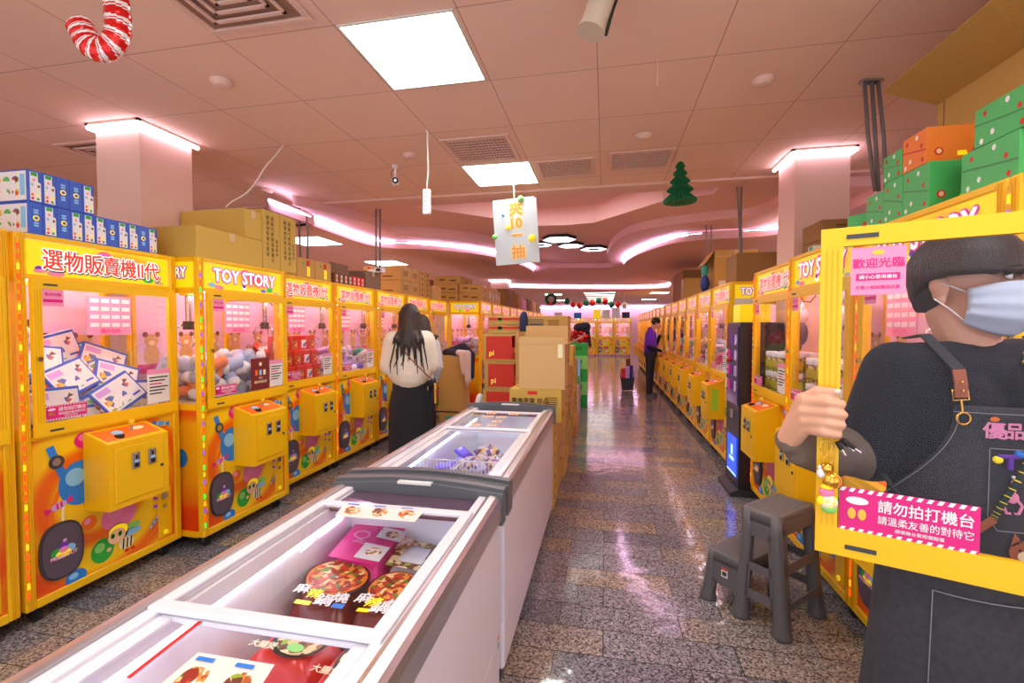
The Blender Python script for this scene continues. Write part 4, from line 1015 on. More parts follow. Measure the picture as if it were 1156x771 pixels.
def plush(m1, m2):
    b = MB(); b.ell((0, 0, 0), (0.05, 0.04, 0.06), m1, 14, 10); b.ell((0, 0, 0.085), (0.048, 0.044, 0.042), m2, 14, 10)
    for s in (-1, 1): b.ell((s * 0.035, 0, 0.125), (0.014, 0.01, 0.02), m2, 8, 6); b.ell((s * 0.055, 0, 0.01), (0.02, 0.018, 0.038), m1, 8, 6); b.ell((s * 0.025, -0.02, -0.06), (0.02, 0.024, 0.03), m1, 8, 6); b.ell((s * 0.017, -0.042, 0.09), 0.005, 'black', 6, 5)
    return b.build('plush_toy')
pls = [plush('ball_white', 'plush_blue'), plush('pink', 'cream'), plush('toy_dark', 'ball_white'), plush('hotpink', 'plush_white'), plush('toy_teal', 'cream')]
for key in ('R0', 'R1'):
    heap(key, pls, 'plush_toy', 'small plush toy in the machine ' + ('with the open door' if key == 'R0' else 'seen through the raised door'), 'plush toy', 'plush toys in the ' + ('open' if key == 'R0' else 'next') + ' right machine', 8, 0.17, 0.2, seed=31, flat=True)
hp = link('plush_toy', pls[0]); hp.matrix_world = MACH['R2'].matrix_basis @ Matrix.Translation((-0.06, 0.12, 1.56)); hp.scale = (1.3, 1.3, 1.4)
hp['label'] = 'white and blue plush hanging at the top of the machine left of the raised door'; hp['category'] = 'plush toy'
hp = link('plush_toy', pls[2]); hp.matrix_world = MACH['R3'].matrix_basis @ Matrix.Translation((0.0, 0.2, 1.45)); hp.scale = (1.4, 1.4, 1.6)
hp['label'] = 'dark bodied plush hanging in the machine beside the dark tower cabinet'; hp['category'] = 'plush toy'
for k in range(15):
    heap('S%d' % k, pls if k < 5 else mix, 'plush_toy' if k < 5 else 'foil_packet', ('plush toy' if k < 5 else 'prize packet') + ' heaped in the %s machine beyond the dark tower' % ORD[k], 'plush toy' if k < 5 else 'packet', 'prizes in the %s machine beyond the dark tower' % ORD[k], 14 if k < 5 else 7, 0.16, 0.45, seed=40 + k)
# ---------------------------------------------------------------- chest freezers
mat('frz_white', (238, 238, 246), 0.22, coat=0.3); mat('frz_body', (232, 226, 238), 0.35, coat=0.2); mat('alu', (205, 200, 205), 0.28, 0.85)
mat('frz_grey', (92, 96, 102), 0.35); mat('wire', (235, 238, 245), 0.3); mat('label_white', (235, 235, 235), 0.4)
mat('freezer_fill', (255, 255, 255), 0.5, emit=9.0, ecol=(225, 232, 255)); mat('frost', (245, 248, 255), 0.6)
FX0, FX1 = -1.07, -0.385


def freezer(y0, y1, ydiv, label, bar_hi=True):
    t = thing('chest_freezer', label, 'freezer', ((FX0 + FX1) / 2, (y0 + y1) / 2, 0), 0, 'chest freezers in the middle of the aisle')
    hx = (FX1 - FX0) / 2; hy = (y1 - y0) / 2; yd = ydiv - (y0 + y1) / 2; top = 0.85
    b = MB(); wl = 0.075
    b.box(-hx + 0.012, -hy + 0.03, 0.09, hx - 0.012, hy - 0.03, 0.30, 'frz_body', 0.01)
    for q in ((-hx + 0.012, -hy + 0.03, -hx + wl, hy - 0.03), (hx - wl, -hy + 0.03, hx - 0.012, hy - 0.03)): b.box(q[0], q[1], 0.29, q[2], q[3], 0.80, 'frz_body', 0.004)
    for q in ((-hx + wl, -hy + 0.03, hx - wl, -hy + 0.09), (-hx + wl, hy - 0.09, hx - wl, hy - 0.03)): b.box(q[0], q[1], 0.29, q[2], q[3], 0.80, 'frz_body', 0.004)
    b.box(-hx + 0.03, -hy + 0.05, 0.03, hx - 0.03, hy - 0.05, 0.095, 'charcoal')
    part(b, 'body', t)
    lm = MB()
    for s in (-1, 1): lm.box(s * (hx - wl - 0.012), -hy + 0.15, 0.772, s * (hx - wl - 0.004), hy - 0.15, 0.784, 'freezer_fill')
    part(lm, 'inner_lamp', t)  # strips added under the rails to brighten the freezer well
    # inner liner
    l = MB(); m = 0.004
    l.box(-hx + wl, -hy + 0.09, 0.30, hx - wl, hy - 0.09, 0.31, 'frost')
    l.box(-hx + wl, -hy + 0.09, 0.31, -hx + wl + m, hy - 0.09, 0.81, 'frost'); l.box(hx - wl - m, -hy + 0.09, 0.31, hx - wl, hy - 0.09, 0.81, 'frost')
    l.box(-hx + wl, -hy + 0.09, 0.31, hx - wl, -hy + 0.094, 0.81, 'frost'); l.box(-hx + wl, hy - 0.094, 0.31, hx - wl, hy - 0.09, 0.81, 'frost')
    part(l, 'liner', t)
    # long side rails, rounded aluminium outside and white inside
    for s in (-1, 1):
        r = MB(); pr = [(0.0, 0.775), (0.006, 0.772), (0.006, 0.83), (0.0, 0.852), (-0.012, 0.862), (-0.035, 0.866), (-0.048, 0.862), (-0.048, 0.80), (0.0, 0.79)]
        r.prism([((hx + x) * s, z) for x, z in pr], (0, -hy + 0.06, 0), XA, ZA, (0, 2 * hy - 0.12, 0), 'alu')
        part(r, 'side_rail', t)
        f = MB(); a, c = sorted((s * (hx - 0.048), s * (hx - 0.082)))
        f.box(a, -hy + 0.06, 0.79, c, hy - 0.06, 0.857, 'frz_white', 0.004)
        a, c = sorted((s * (hx - 0.082), s * (hx - 0.096))); f.box(a, -hy + 0.06, 0.79, c, hy - 0.06, 0.842, 'frz_white', 0.003)
        part(f, 'lid_track', t)
    # bowed grey end caps
    for s in (-1, 1):
        c = MB(); n = 16; P = [(-hx - 0.012 + (2 * hx + 0.024) * i / n, 0.868 + 0.022 * math.sin(PI * i / n)) for i in range(n + 1)]
        poly = P + [(hx + 0.012, 0.75), (hx - 0.02, 0.75), (hx - 0.03, 0.82), (-hx + 0.03, 0.82), (-hx + 0.02, 0.75), (-hx - 0.012, 0.75)]
        y_a, y_b = (hy - 0.085, hy) if s > 0 else (-hy, -hy + 0.085)
        c.prism(poly, (0, y_a, 0), XA, ZA, (0, (y_b - y_a) * (0.62 if s > 0 else 1), 0), 'frz_grey')
        P2 = [(x, z + 0.012) for x, z in P]
        ym = (y_a + y_b) / 2
        c.prism(P2 + list(reversed([(x, z - 0.004) for x, z in P])), (0, ym - 0.018, 0), XA, ZA, (0, 0.036, 0), 'frz_grey')
        c.box(-0.07, ym - 0.045, 0.884, 0.07, ym - 0.022, 0.893, 'label_white') if s > 0 else None
        part(c, 'end_cap', t)
    # dark purple strip before the far cap
    e = MB(); e.box(-hx + 0.09, hy - 0.27, 0.834, hx - 0.09, hy - 0.085, 0.842, 'purple_strip'); part(e, 'rear_strip', t, 'dark purple strip')
    # two sliding glass lids
    ends = ((-hy + 0.085, yd + 0.03, 0.838), (yd - 0.01, hy - 0.25, 0.858))
    for k, (a, c, z) in enumerate(ends):
        ld = MB(); w_ = 0.035; xi = hx - 0.085 if k == 0 else hx - 0.055
        for q in ((-xi, a, xi, a + w_), (-xi, c - w_, xi, c), (-xi, a + w_, -xi + w_, c - w_), (xi - w_, a + w_, xi, c - w_)):
            ld.box(q[0], q[1], z - 0.004, q[2], q[3], z + 0.009, 'frz_white', 0.003)
        lo = part(ld, 'sliding_lid', t)
        part(MB().box(-xi + w_, a + w_, z, xi - w_, c - w_, z + 0.005, 'frz_pane'), 'lid_glass', lo)
    for sx in (-1, 1):
        for sy in (-1, 1): part(MB().cyl((-0.02, 0, 0.03), (0.02, 0, 0.03), 0.03, 'rubber', n=12), 'castor', t, loc=(sx * (hx - 0.1), sy * (hy - 0.15), 0))
    return t


mat('purple_strip', (92, 70, 92), 0.12, coat=0.5)
glass('frz_pane', refl=0.06)
FA = freezer(-0.22, 1.755, 0.85, 'nearest white chest freezer with red food packs under its glass lids')
FB = freezer(1.77, 3.62, 2.78, 'far white chest freezer with wire baskets, behind the nearest one')
st = MB(); st.disc((0, 0), 0.009, 0.012, Vector((0, 0, 0)), YA, ZA, 'orange', 12); st.disc((0, -0.03), 0.009, 0.012, Vector((0, 0, 0)), YA, ZA, 'green', 12); st.disc((0, -0.07), 0.012, 0.03, Vector((0, 0, 0)), YA, ZA, 'label_white', 12)
part(st, 'sticker', FA, 'small orange and green stickers', loc=(0.3315, 0.93, 0.30))


def pack(quad, z, th, m, name, label, cat, deco, round_=0.0, group=None, puff=0.0, base='print'):
    """a flat package whose top is the pixel quad (near left, near right, far right, far left) at height z"""
    q = [atZ(*p, z) for p in quad]; c = sum(q, Vector()) / 4; c.z = z - th
    P = [p - c for p in q]; b = MB(); N = 8
    def bil(u, v): return (P[0] * (1 - u) * (1 - v) + P[1] * u * (1 - v) + P[2] * u * v + P[3] * (1 - u) * v)
    grid = []
    for j in range(N + 1):
        for i in range(N + 1):
            u, v = i / N, j / N; p = bil(u, v).copy(); e = min(u, 1 - u, v, 1 - v); p.z = th * 0.75 + th * 0.25 * min(1, e * 6) + puff * math.sin(PI * u) * math.sin(PI * v) * (1 + 0.25 * math.sin(u * 17 + v * 9)); grid.append(p)
    b.add(grid, [(j * (N + 1) + i, j * (N + 1) + i + 1, (j + 1) * (N + 1) + i + 1, (j + 1) * (N + 1) + i) for j in range(N) for i in range(N)], m, True)
    low = [Vector((p.x, p.y, 0)) for p in P]; hi = [Vector((p.x, p.y, th * 0.75)) for p in P]
    b.add(low + hi, [(3, 2, 1, 0)] + [(i, (i + 1) % 4, 4 + (i + 1) % 4, 4 + i) for i in range(4)], m)
    def S(u, v, k=1): p = bil(u, v).copy(); p.z = th + puff * math.sin(PI * u) * math.sin(PI * v) * 1.2 + 0.0012 * k + puff * 0.2; return p
    deco(b, S, (P[1] - P[0]).normalized(), (P[3] - P[0]).normalized(), (P[1] - P[0]).length, (P[3] - P[0]).length)
    return single(b, name, label, cat, c, group=group)


def poly_on(b, S, uv, m, k=1): b.add([S(u, v, k) for u, v in uv], [tuple(range(len(uv)))], m)
def circ(b, S, cu, cv, ru, rv, m, k, n=22): poly_on(b, S, [(cu + ru * math.cos(2 * PI * i / n), cv + rv * math.sin(2 * PI * i / n)) for i in range(n)], m, k)


def deco_noodle(b, S, U, V, lu, lv):
    circ(b, S, 0.5, 0.62, 0.50, 0.40, 'black', 1); circ(b, S, 0.5, 0.63, 0.46, 0.36, 'orange', 2); circ(b, S, 0.5, 0.63, 0.43, 0.33, 'food_a', 3)
    for k, (s, u, v, sz) in enumerate((('麻', 0.16, 0.30, 0.052), ('辣', 0.40, 0.24, 0.05), ('鍋', 0.60, 0.16, 0.06), ('燒', 0.82, 0.24, 0.052))):
        b.text(s, S(u, v, 5), U, V, sz, 'white' if k != 1 else 'sign_bg', 0.03)
    poly_on(b, S, [(0.2, 0.03), (0.45, 0.03), (0.45, 0.10), (0.2, 0.10)], 'sign_bg', 5); poly_on(b, S, [(0.78, 0.05), (0.96, 0.05), (0.96, 0.13), (0.78, 0.13)], 'blue', 5)
def deco_pink(b, S, U, V, lu, lv):
    poly_on(b, S, [(0.02, 0.02), (0.98, 0.02), (0.98, 0.98), (0.02, 0.98)], 'hotpink', 1)
    b.text('Q', S(0.32, 0.55, 3), U, V, 0.10, 'notice_pale', 0.0); b.text('~', S(0.4, 0.4, 3), U, V, 0.12, 'notice_pale', 0.01)
    poly_on(b, S, [(0.5, 0.08), (1.0, 0.08), (1.0, 0.42), (0.5, 0.42)], 'white', 4); poly_on(b, S, [(0.6, 0.58), (1.08, 0.58), (1.08, 0.86), (0.6, 0.86)], 'white', 4)
    circ(b, S, 0.78, 0.25, 0.15, 0.10, 'food_c', 5); circ(b, S, 0.86, 0.71, 0.13, 0.09, 'food_b', 5)
def deco_dump(b, S, U, V, lu, lv):
    poly_on(b, S, [(0.05, 0.05), (0.9, 0.05), (0.9, 0.95), (0.05, 0.95)], 'food_b', 1); poly_on(b, S, [(0.0, 0.55), (0.35, 0.6), (0.3, 1.0), (0.0, 1.0)], 'food_c', 2)
def deco_red(b, S, U, V, lu, lv):
    circ(b, S, 0.62, 0.55, 0.32, 0.38, 'black', 1); circ(b, S, 0.64, 0.52, 0.27, 0.30, 'food_b', 2); circ(b, S, 0.66, 0.35, 0.10, 0.08, 'lightgreen', 3)
    b.text('香滷', S(0.24, 0.75, 4), U, V, 0.035, 'cream', 0.02); b.text('大腸煲', S(0.28, 0.30, 6), U, V, 0.026, 'cream', 0.02); circ(b, S, 0.42, 0.92, 0.12, 0.07, 'sign_bg', 4)
def deco_menu(b, S, U, V, lu, lv):
    n = max(1, round(lu / 0.1))
    for k in range(n):
        c = (k + 0.5) / n; circ(b, S, c, 0.45, 0.30 / n, 0.30, 'food_c', 1); circ(b, S, c - 0.1 / n, 0.5, 0.18 / n, 0.2, 'food_b' if k % 2 else 'food_a', 2)
        poly_on(b, S, [(c - 0.35 / n, 0.82), (c + 0.1 / n, 0.82), (c + 0.1 / n, 0.90), (c - 0.35 / n, 0.90)], 'blue', 2)


mat('pkg_maroon', (110, 30, 30), 0.3); mat('pkg_red', (205, 40, 35), 0.28); mat('pkg_clear', (205, 205, 215), 0.2)
stand = 0.36
pack([(316, 683), (386, 693), (430, 641), (362, 628)], 0.68, stand, 'pkg_maroon', 'noodle_box', 'dark red frozen noodle hot pot box on the left, bowl picture on its lid', 'frozen food', deco_noodle, group='noodle boxes in the nearest freezer')
pack([(389, 693), (444, 698), (486, 652), (432, 642)], 0.68, stand, 'pkg_maroon', 'noodle_box', 'dark red frozen noodle hot pot box on the right, beside the freezer wall', 'frozen food', deco_noodle, group='noodle boxes in the nearest freezer')
pack([(368, 629), (424, 640), (460, 596), (408, 583)], 0.71, stand + 0.02, 'hotpink', 'pink_food_box', 'bright pink frozen food box with white picture cards', 'frozen food', deco_pink)
pack([(431, 640), (483, 650), (503, 617), (456, 607)], 0.68, stand, 'pkg_clear', 'dumpling_bag', 'clear bag of brown frozen dumplings at the right of the pink box', 'frozen food', deco_dump, puff=0.012)
pack([(258, 745), (345, 762), (395, 712), (307, 699)], 0.68, stand, 'pkg_red', 'stew_bag', 'red frozen stew bag with a bowl picture under the near lid', 'frozen food', deco_red, puff=0.010, group='red stew bags under the near lid')
pack([(330, 785), (395, 800), (440, 722), (394, 713)], 0.67, stand, 'pkg_red', 'stew_bag', 'second red frozen bag against the right wall of the near freezer', 'frozen food', deco_red, puff=0.010, group='red stew bags under the near lid')
# picture cards and tape stuck on the glass
def flat_on(quad, z, m, name, label, cat, deco, th=0.0012):
    return pack(quad, z, th, m, name, label, cat, deco)
flat_on([(378, 582), (468, 589), (481, 574), (390, 567)], 0.866, 'paper', 'picture_card', 'long white strip of three food pictures on the far glass lid', 'picture card', deco_menu)
flat_on([(160, 790), (270, 812), (310, 750), (224, 736)], 0.846, 'paper', 'picture_card', 'white food picture card at the bottom edge of the near lid', 'picture card', deco_menu)
flat_on([(143, 764), (147, 765), (241, 692), (238, 690)], 0.846, 'red', 'red_tape', 'thin strip of red tape stuck across the near glass lid', 'tape', lambda *a: None)
for k, (x, y) in enumerate(((555, 466), (580, 467), (551, 470), (566, 470.5), (561, 475), (538, 479), (556, 479.5))):
    flat_on([(x - 6, y + 1), (x + 5, y + 1.3), (x + 6, y - 1), (x - 5, y - 1.2)], 0.866, 'food_c', 'picture_card', 'tiny food picture on the far lid of the far freezer', 'picture card', lambda *a: None)['group'] = 'small food pictures on the far freezer lid'
# wire baskets
def basket(x0, y0, x1, y1, z0, z1, label):
    t = thing('wire_basket', label, 'basket', ((x0 + x1) / 2, (y0 + y1) / 2, z0)); a, b_, h = (x1 - x0) / 2, (y1 - y0) / 2, z1 - z0
    m = MB()
    for z in (0.004, h * 0.33, h * 0.66, h): m.tube([(-a, -b_, z), (a, -b_, z), (a, b_, z), (-a, b_, z)], 0.0025 if z < h else 0.004, 'wire', 5, True)
    n = 12
    for i in range(n + 1):
        x = -a + 2 * a * i / n
        for y in (-b_, b_): m.cyl((x, y, 0), (x, y, h), 0.0026, 'wire', n=5)
        m.cyl((x, -b_, 0.004), (x, b_, 0.004), 0.0018, 'wire', n=5)
    for i in range(9):
        y = -b_ + 2 * b_ * i / 8
        for x in (-a, a): m.cyl((x, y, 0), (x, y, h), 0.0018, 'wire', n=5)
    part(m, 'basket_wire', t)
    part(MB().tube([(-a * 0.4, -b_, h), (-a * 0.4, -b_, h + 0.05), (a * 0.4, -b_, h + 0.05), (a * 0.4, -b_, h)], 0.0035, 'wire', 5), 'handle', t)
basket(-0.97, 1.95, -0.75, 2.32, 0.54, 0.79, 'left wire basket inside the far freezer')
basket(-0.735, 1.95, -0.49, 2.32, 0.54, 0.79, 'right wire basket inside the far freezer, filled with purple packets')
rd = random.Random(5)
varied('bag_print', [(0.0, (225, 220, 240)), (0.35, (120, 90, 150)), (0.55, (235, 190, 120)), (0.7, (90, 60, 70)), (0.85, (190, 170, 220))], 45, kind='vor', rough=0.25)
bagm = [pack_mesh('bag_print', 'frozen_bag', 1.1), pack_mesh('bag_print', 'frozen_bag', 1.25), pack_mesh('ball_purple', 'frozen_bag', 1.0)]
for k in range(30):
    if k < 9: x, y, z = -0.69 + (k % 3) * 0.075, 2.03 + (k // 3) * 0.10, 0.66 + rd.uniform(0, 0.07)
    else: j = k - 9; x, y, z = -0.90 + (j % 5) * 0.095, 2.42 + (j // 5) * 0.11, 0.64 + 0.02 * (j % 3) + (0.05 if j % 5 > 1 else 0)
    o = link('frozen_bag', bagm[(0, 1, 0, 1, 2)[k % 5]]); o.location = (x, y, z); o.rotation_euler = (PI / 2 + rd.uniform(-0.4, 0.4), rd.uniform(-0.3, 0.3), rd.uniform(-1, 1)); o.scale = (1.2, 1.2, 1.2)
    o['label'] = 'small purple and silver frozen food bag ' + ('in the right wire basket' if k < 9 else 'lying loose behind the wire baskets'); o['category'] = 'frozen food'; o['group'] = 'frozen bags in the ' + ('right basket' if k < 9 else 'far freezer')
# ---------------------------------------------------------------- cartons and boxes
def carton(x0, y0, z0, x1, y1, z1, m, label, prints=(), group=None, tape=True, name='carton', cat='carton', rz=0.0):
    """closed cardboard box with flap seam and tape; prints = [(face, text, u, v, size, material)]; face in -y, +x, -x"""
    cx, cy = (x0 + x1) / 2, (y0 + y1) / 2; a, b_, h = (x1 - x0) / 2, (y1 - y0) / 2, z1 - z0
    k = MB(); k.box(-a, -b_, 0, a, b_, h, m, 0.004)
    if tape:
        k.box(-a * 0.99, -0.024, h, a * 0.99, 0.024, h + 0.001, 'tape')
        for s in (-1, 1): k.box(s * (a + 0.001), -0.024, h * 0.72, s * (a - 0.001), 0.024, h, 'tape')
        k.box(-a, -0.001, h, a, 0.001, h + 0.0015, 'print')
    F = {'-y': (Vector((0, -b_ - 0.0012, h / 2)), XA, a, h / 2), '+x': (Vector((a + 0.0012, 0, h / 2)), YA, b_, h / 2), '-x': (Vector((-a - 0.0012, 0, h / 2)), -YA, b_, h / 2)}
    for face, kind, u, v, s, mm in prints:
        o, U, hw, hh = F[face]; c = o + U * (u * hw) + ZA * (v * hh); n = U.cross(ZA)
        if kind == 'bar': k.flat([(-s[0] / 2, -s[1] / 2), (s[0] / 2, -s[1] / 2), (s[0] / 2, s[1] / 2), (-s[0] / 2, s[1] / 2)], c, U, ZA, mm)
        elif kind == 'disc': k.disc((0, 0), s, s, c, U, ZA, mm, 16)
        elif kind == 'lines':
            for q in range(4): k.flat([(-s * (1 - 0.12 * (q % 3)), -0.004), (s, -0.004), (s, 0.004), (-s * (1 - 0.12 * (q % 3)), 0.004)], c + ZA * (-0.018 * q), U, ZA, mm)
        elif kind == 'vtext':
            for q, ch in enumerate(u and s[1] or ''): k.text(ch, c - ZA * (q * s[0] * 1.15), U, ZA, s[0], mm, 0.01)
        else: k.text(kind, c + n * 0.0006, U, ZA, s, mm, 0.02)
    return single(k, name, label, cat, (cx, cy, z0), (0, 0, rz), group)


def open_carton(x0, y0, z0, x1, y1, z1, m, label, flaps, rz=0.0, prints=None, th=0.006, inner='carton_dark'):
    """open topped box; flaps = {side: (length, angle from vertical outwards)}"""
    cx, cy = (x0 + x1) / 2, (y0 + y1) / 2; a, b_, h = (x1 - x0) / 2, (y1 - y0) / 2, z1 - z0
    t = thing('open_carton', label, 'carton', (cx, cy, z0), rz)
    k = MB(); k.box(-a, -b_, 0, a, b_, th, m)
    k.box(-a, -b_, th, a, -b_ + th, h, m); k.box(-a, b_ - th, th, a, b_, h, m); k.box(-a, -b_ + th, th, -a + th, b_ - th, h, m); k.box(a - th, -b_ + th, th, a, b_ - th, h, m)
    if prints: prints(k, a, b_, h)
    part(k, 'box_body', t)
    for side, (ln, ang) in flaps.items():
        o, U, N, hw = {'-y': (Vector((0, -b_, h)), XA, -YA, a), '+y': (Vector((0, b_, h)), XA, YA, a), '-x': (Vector((-a, 0, h)), YA, -XA, b_), '+x': (Vector((a, 0, h)), YA, XA, b_)}[side]
        d = (ZA * math.cos(ang) + N * math.sin(ang)).normalized(); f = MB()
        f.prism([(-hw, 0), (hw, 0), (hw * 0.98, ln), (-hw * 0.98, ln)], o, U, d, U.cross(d) * th * (1 if side in ('-y', '+x') else -1), m)
        part(f, 'flap', t)
    return t


TOPZ = FH
# blue toy boxes on the first machine
def blue_box(logo_side):
    k = MB(); w_, d, h = 0.059, 0.30, 0.158
    k.box(-w_ / 2, -d, 0, w_ / 2, 0, h, 'toy_blue', 0.002)
    o = Vector((0, 0.0012, 0)); U = -XA
    if logo_side:
        k.disc((0, h * 0.52), 0.014, 0.014, o, U, ZA, 'sign_bg', 14); k.disc((0, h * 0.52), 0.008, 0.008, o + YA * 0.001, U, ZA, 'toy_blue', 12)
        for z in (0.28, 0.36, 0.68, 0.76): k.flat([(-0.010, h * z - 0.004), (0.010, h * z - 0.004), (0.010, h * z + 0.005), (-0.010, h * z + 0.005)], o, U, ZA, 'lightblue')
    else:
        k.flat([(-0.022, 0.008), (0.024, 0.008), (0.024, h * 0.62), (0.012, h * 0.66), (0.012, h - 0.01), (-0.022, h - 0.01)], o, U, ZA, 'white')
        k.flat([(-0.018, h * 0.82), (0.008, h * 0.82), (0.008, h * 0.93), (-0.018, h * 0.93)], o + YA * 0.001, U, ZA, 'green')
        for x, z, m in ((-0.012, 0.12, 'red'), (0.010, 0.12, 'green'), (-0.012, 0.24, 'orange'), (0.010, 0.24, 'sign_bg'), (0.014, 0.52, 'brown'), (-0.012, 0.55, 'lightblue'), (-0.005, 0.7, 'notice_pale')): k.disc((x, h * z), 0.006, 0.007, o + YA * 0.001, U, ZA, m, 10)
    for s in (-1, 1):
        U2 = YA * s; o2 = Vector((s * (w_ / 2 + 0.001), -d / 2, 0)); k.flat([(-d * 0.47, 0.008), (d * 0.47, 0.008), (d * 0.47, h - 0.008), (-d * 0.47, h - 0.008)], o2, U2, ZA, 'white')
        for i in range(4):
            for j in range(2): k.disc((-d * 0.33 + i * d * 0.19, h * (0.3 + 0.38 * j)), d * 0.075, h * 0.12, o2 + XA * s * 0.001, U2, ZA, 'toy_print', 12)
        k.flat([(d * 0.34, h * 0.2), (d * 0.44, h * 0.2), (d * 0.44, h * 0.85), (d * 0.34, h * 0.85)], o2 + XA * s * 0.001, U2, ZA, 'lightblue')
    return k.build('toy_package')
bb = [blue_box(True), blue_box(False)]
# local -Y runs back from the front face, so turn by -90 degrees to face the aisle
for row, pat, z in (((0, 11), '10100010010', 0), ((0, 5), '00110', 1)):
    for k in range(row[1]):
        y = 1.80 + k * 0.0605
        o = link('toy_package', bb[0] if pat[k] == '1' else bb[1]); o.location = (-2.785, y, TOPZ + 0.159 * z); o.rotation_euler = (0, 0, -PI / 2)
        o['label'] = ('upright blue toy package, %s from the near end of the %s row' % (ORD[k], ['lower', 'upper'][z])); o['category'] = 'toy package'; o['group'] = 'blue toy packages on top of the first machine'

V1 = [('+x', 'vtext', 1, 0.78, (0.030, '高級竹漿抽取式衛生紙'), 'print_dark'), ]
c_ol = 'carton_olive'
carton(-3.18, 2.57, 1.96, -2.63, 3.165, 2.17, c_ol, 'long olive brown carton lying lowest over the white lettered machine')
carton(-3.20, 2.99, 2.172, -2.63, 3.165, 2.385, c_ol, 'olive brown carton on top of the long olive carton')
for k, (a, b_) in enumerate(((3.172, 3.365), (3.372, 3.57))):
    kk = carton(-3.15, a, 1.96, -2.63, b_, 2.425, c_ol, ['left', 'right'][k] + ' of two tall olive cartons with vertical lettering', group='tall olive cartons', tape=False,
           prints=[('+x', 'vtext', -0.45, 0.75, (0.036, '精選抽取衛生紙柔'), 'print_dark'), ('+x', 'vtext', 0.1, 0.75, (0.036, '高級竹漿製造無螢光'), 'print_dark'), ('+x', 'vtext', 0.6, 0.0, (0.030, '耐用環保'), 'print_dark')])
# small cartons on the third machine
for k, (a, b_) in enumerate(((3.60, 3.75), (3.77, 4.03), (4.04, 4.30))):
    carton(-3.1, a, 1.96, -2.77, b_, 2.145, 'carton', ['left', 'middle', 'right'][k] + ' small carton with red and yellow marks on the third machine', group='small marked cartons', tape=False,
           prints=[('+x', 'bar', 0.2, 0.55, (0.05, 0.05), 'carton_red'), ('+x', 'bar', 0.25, -0.3, (0.045, 0.09), 'sign_bg'), ('+x', 'disc', -0.35, 0.5, 0.014, 'green')])
# instant noodle boxes and grey cartons on the fourth
for k in range(7):
    y = 4.38 + k * 0.088
    carton(-2.95, y, 1.96, -2.78, y + 0.082, 2.07, 'brown' if k < 4 else 'carton_red', 'small snack pack, %s from the left in the low row on the fourth machine' % ORD[k], group='snack packs on the fourth machine', tape=False, name='snack_pack', cat='snack pack', prints=[('+x', 'bar', 0, 0, (0.03, 0.075), 'paper'), ('+x', '味', 0, 0, 0.03, 'carton_red')])
open_carton(-3.35, 4.6, 1.96, -2.98, 4.98, 2.10, 'carton_grey', 'open grey brown carton with a raised flap on the fourth machine', {'-x': (0.15, 0.1), '+x': (0.12, -0.05)})
carton(-3.2, 5.02, 1.96, -2.78, 5.40, 2.17, 'carton_grey', 'plain grey brown carton at the foot of the grey cable pair')
for k in range(2):
    for j in range(2):
        carton(-3.36, 6.0 + j * 0.33, 1.96 + 0.2 * k, -2.79, 6.32 + j * 0.33, 2.155 + 0.2 * k, 'carton', ['lower', 'upper'][k] + ' ' + ['near', 'far'][j] + ' carton with white label above the woman', group='labelled cartons above the woman',
               prints=[('-y', 'bar', -0.55, 0.3, (0.12, 0.05), 'paper'), ('-y', 'bar', 0.3, -0.5, (0.16, 0.02), 'print'), ('-y', 'disc', -0.7, 0.7, 0.02, 'carton_red'), ('+x', 'lines', 0, 0.3, 0.08, 'print')])
for k in range(2):
    carton(-3.2, 6.68 + 0.21 * k, 1.96, -2.79, 6.87 + 0.21 * k, 2.36, 'carton', ['left', 'right'][k] + ' tall carton with repeated marks beside the labelled cartons', group='tall marked cartons', tape=False,
           prints=[('+x', 'disc', 0, z / 5 - 0.8, 0.022, 'print') for z in range(0, 9, 2)])
carton(-3.15, 7.2, 1.96, -2.79, 7.62, 2.18, 'carton_pale', 'pale carton at the end of the near left row')
carton(-3.2, 7.2, 2.18, -2.9, 7.55, 2.30, 'brown', 'dark brown carton on the pale carton', tape=False)
# layered brown cartons over the white lettered end machine
for z in range(3):
    for j in range(2 if z < 2 else 1):
        carton(-3.0 + 0.42 * j - (0.05 if z == 2 else 0), 7.97, 1.96 + 0.155 * z, -2.60 + 0.42 * j + (0.05 if z == 2 else 0), 8.5 + 0.1 * z, 2.11 + 0.155 * z, 'carton', ['bottom', 'middle', 'top'][z] + ' ' + (['left', 'right'][j] if z < 2 else 'single') + ' carton of the layered stack over the end machine', group='layered cartons over the end machine',
               prints=[('-y', 'bar', -0.4, 0.1, (0.10, 0.03), 'print'), ('-y', 'bar', 0.4, -0.1, (0.12, 0.02), 'print_dark'), ('+x', 'lines', 0, 0.2, 0.08, 'print')])
for k in range(4):
    carton(-2.9, 8.62 + k * 0.26, 1.96, -2.20, 8.86 + k * 0.26, 2.28 - 0.04 * (k % 2), 'carton_pale', '%s square carton behind the layered stack' % ORD[k].capitalize().lower(), group='square cartons behind the layered stack', tape=False, prints=[('+x', 'bar', 0, 0, (0.1, 0.12), 'paper')])
for k, (y, d, h, m) in enumerate(((10.4, 0.9, 0.42, 'carton_dark'), (11.7, 0.4, 0.40, 'carton'), (12.3, 0.7, 0.3, 'notice_pale'), (13.1, 0.8, 0.34, 'carton_dark'), (14.2, 0.6, 0.34, 'carton_pale'), (15.0, 0.9, 0.28, 'carton'))):
    carton(-2.75, y, 1.96, -2.2, y + d, 1.96 + h, m, '%s carton along the far left machine tops' % ORD[k], group='cartons along the far left machine tops')
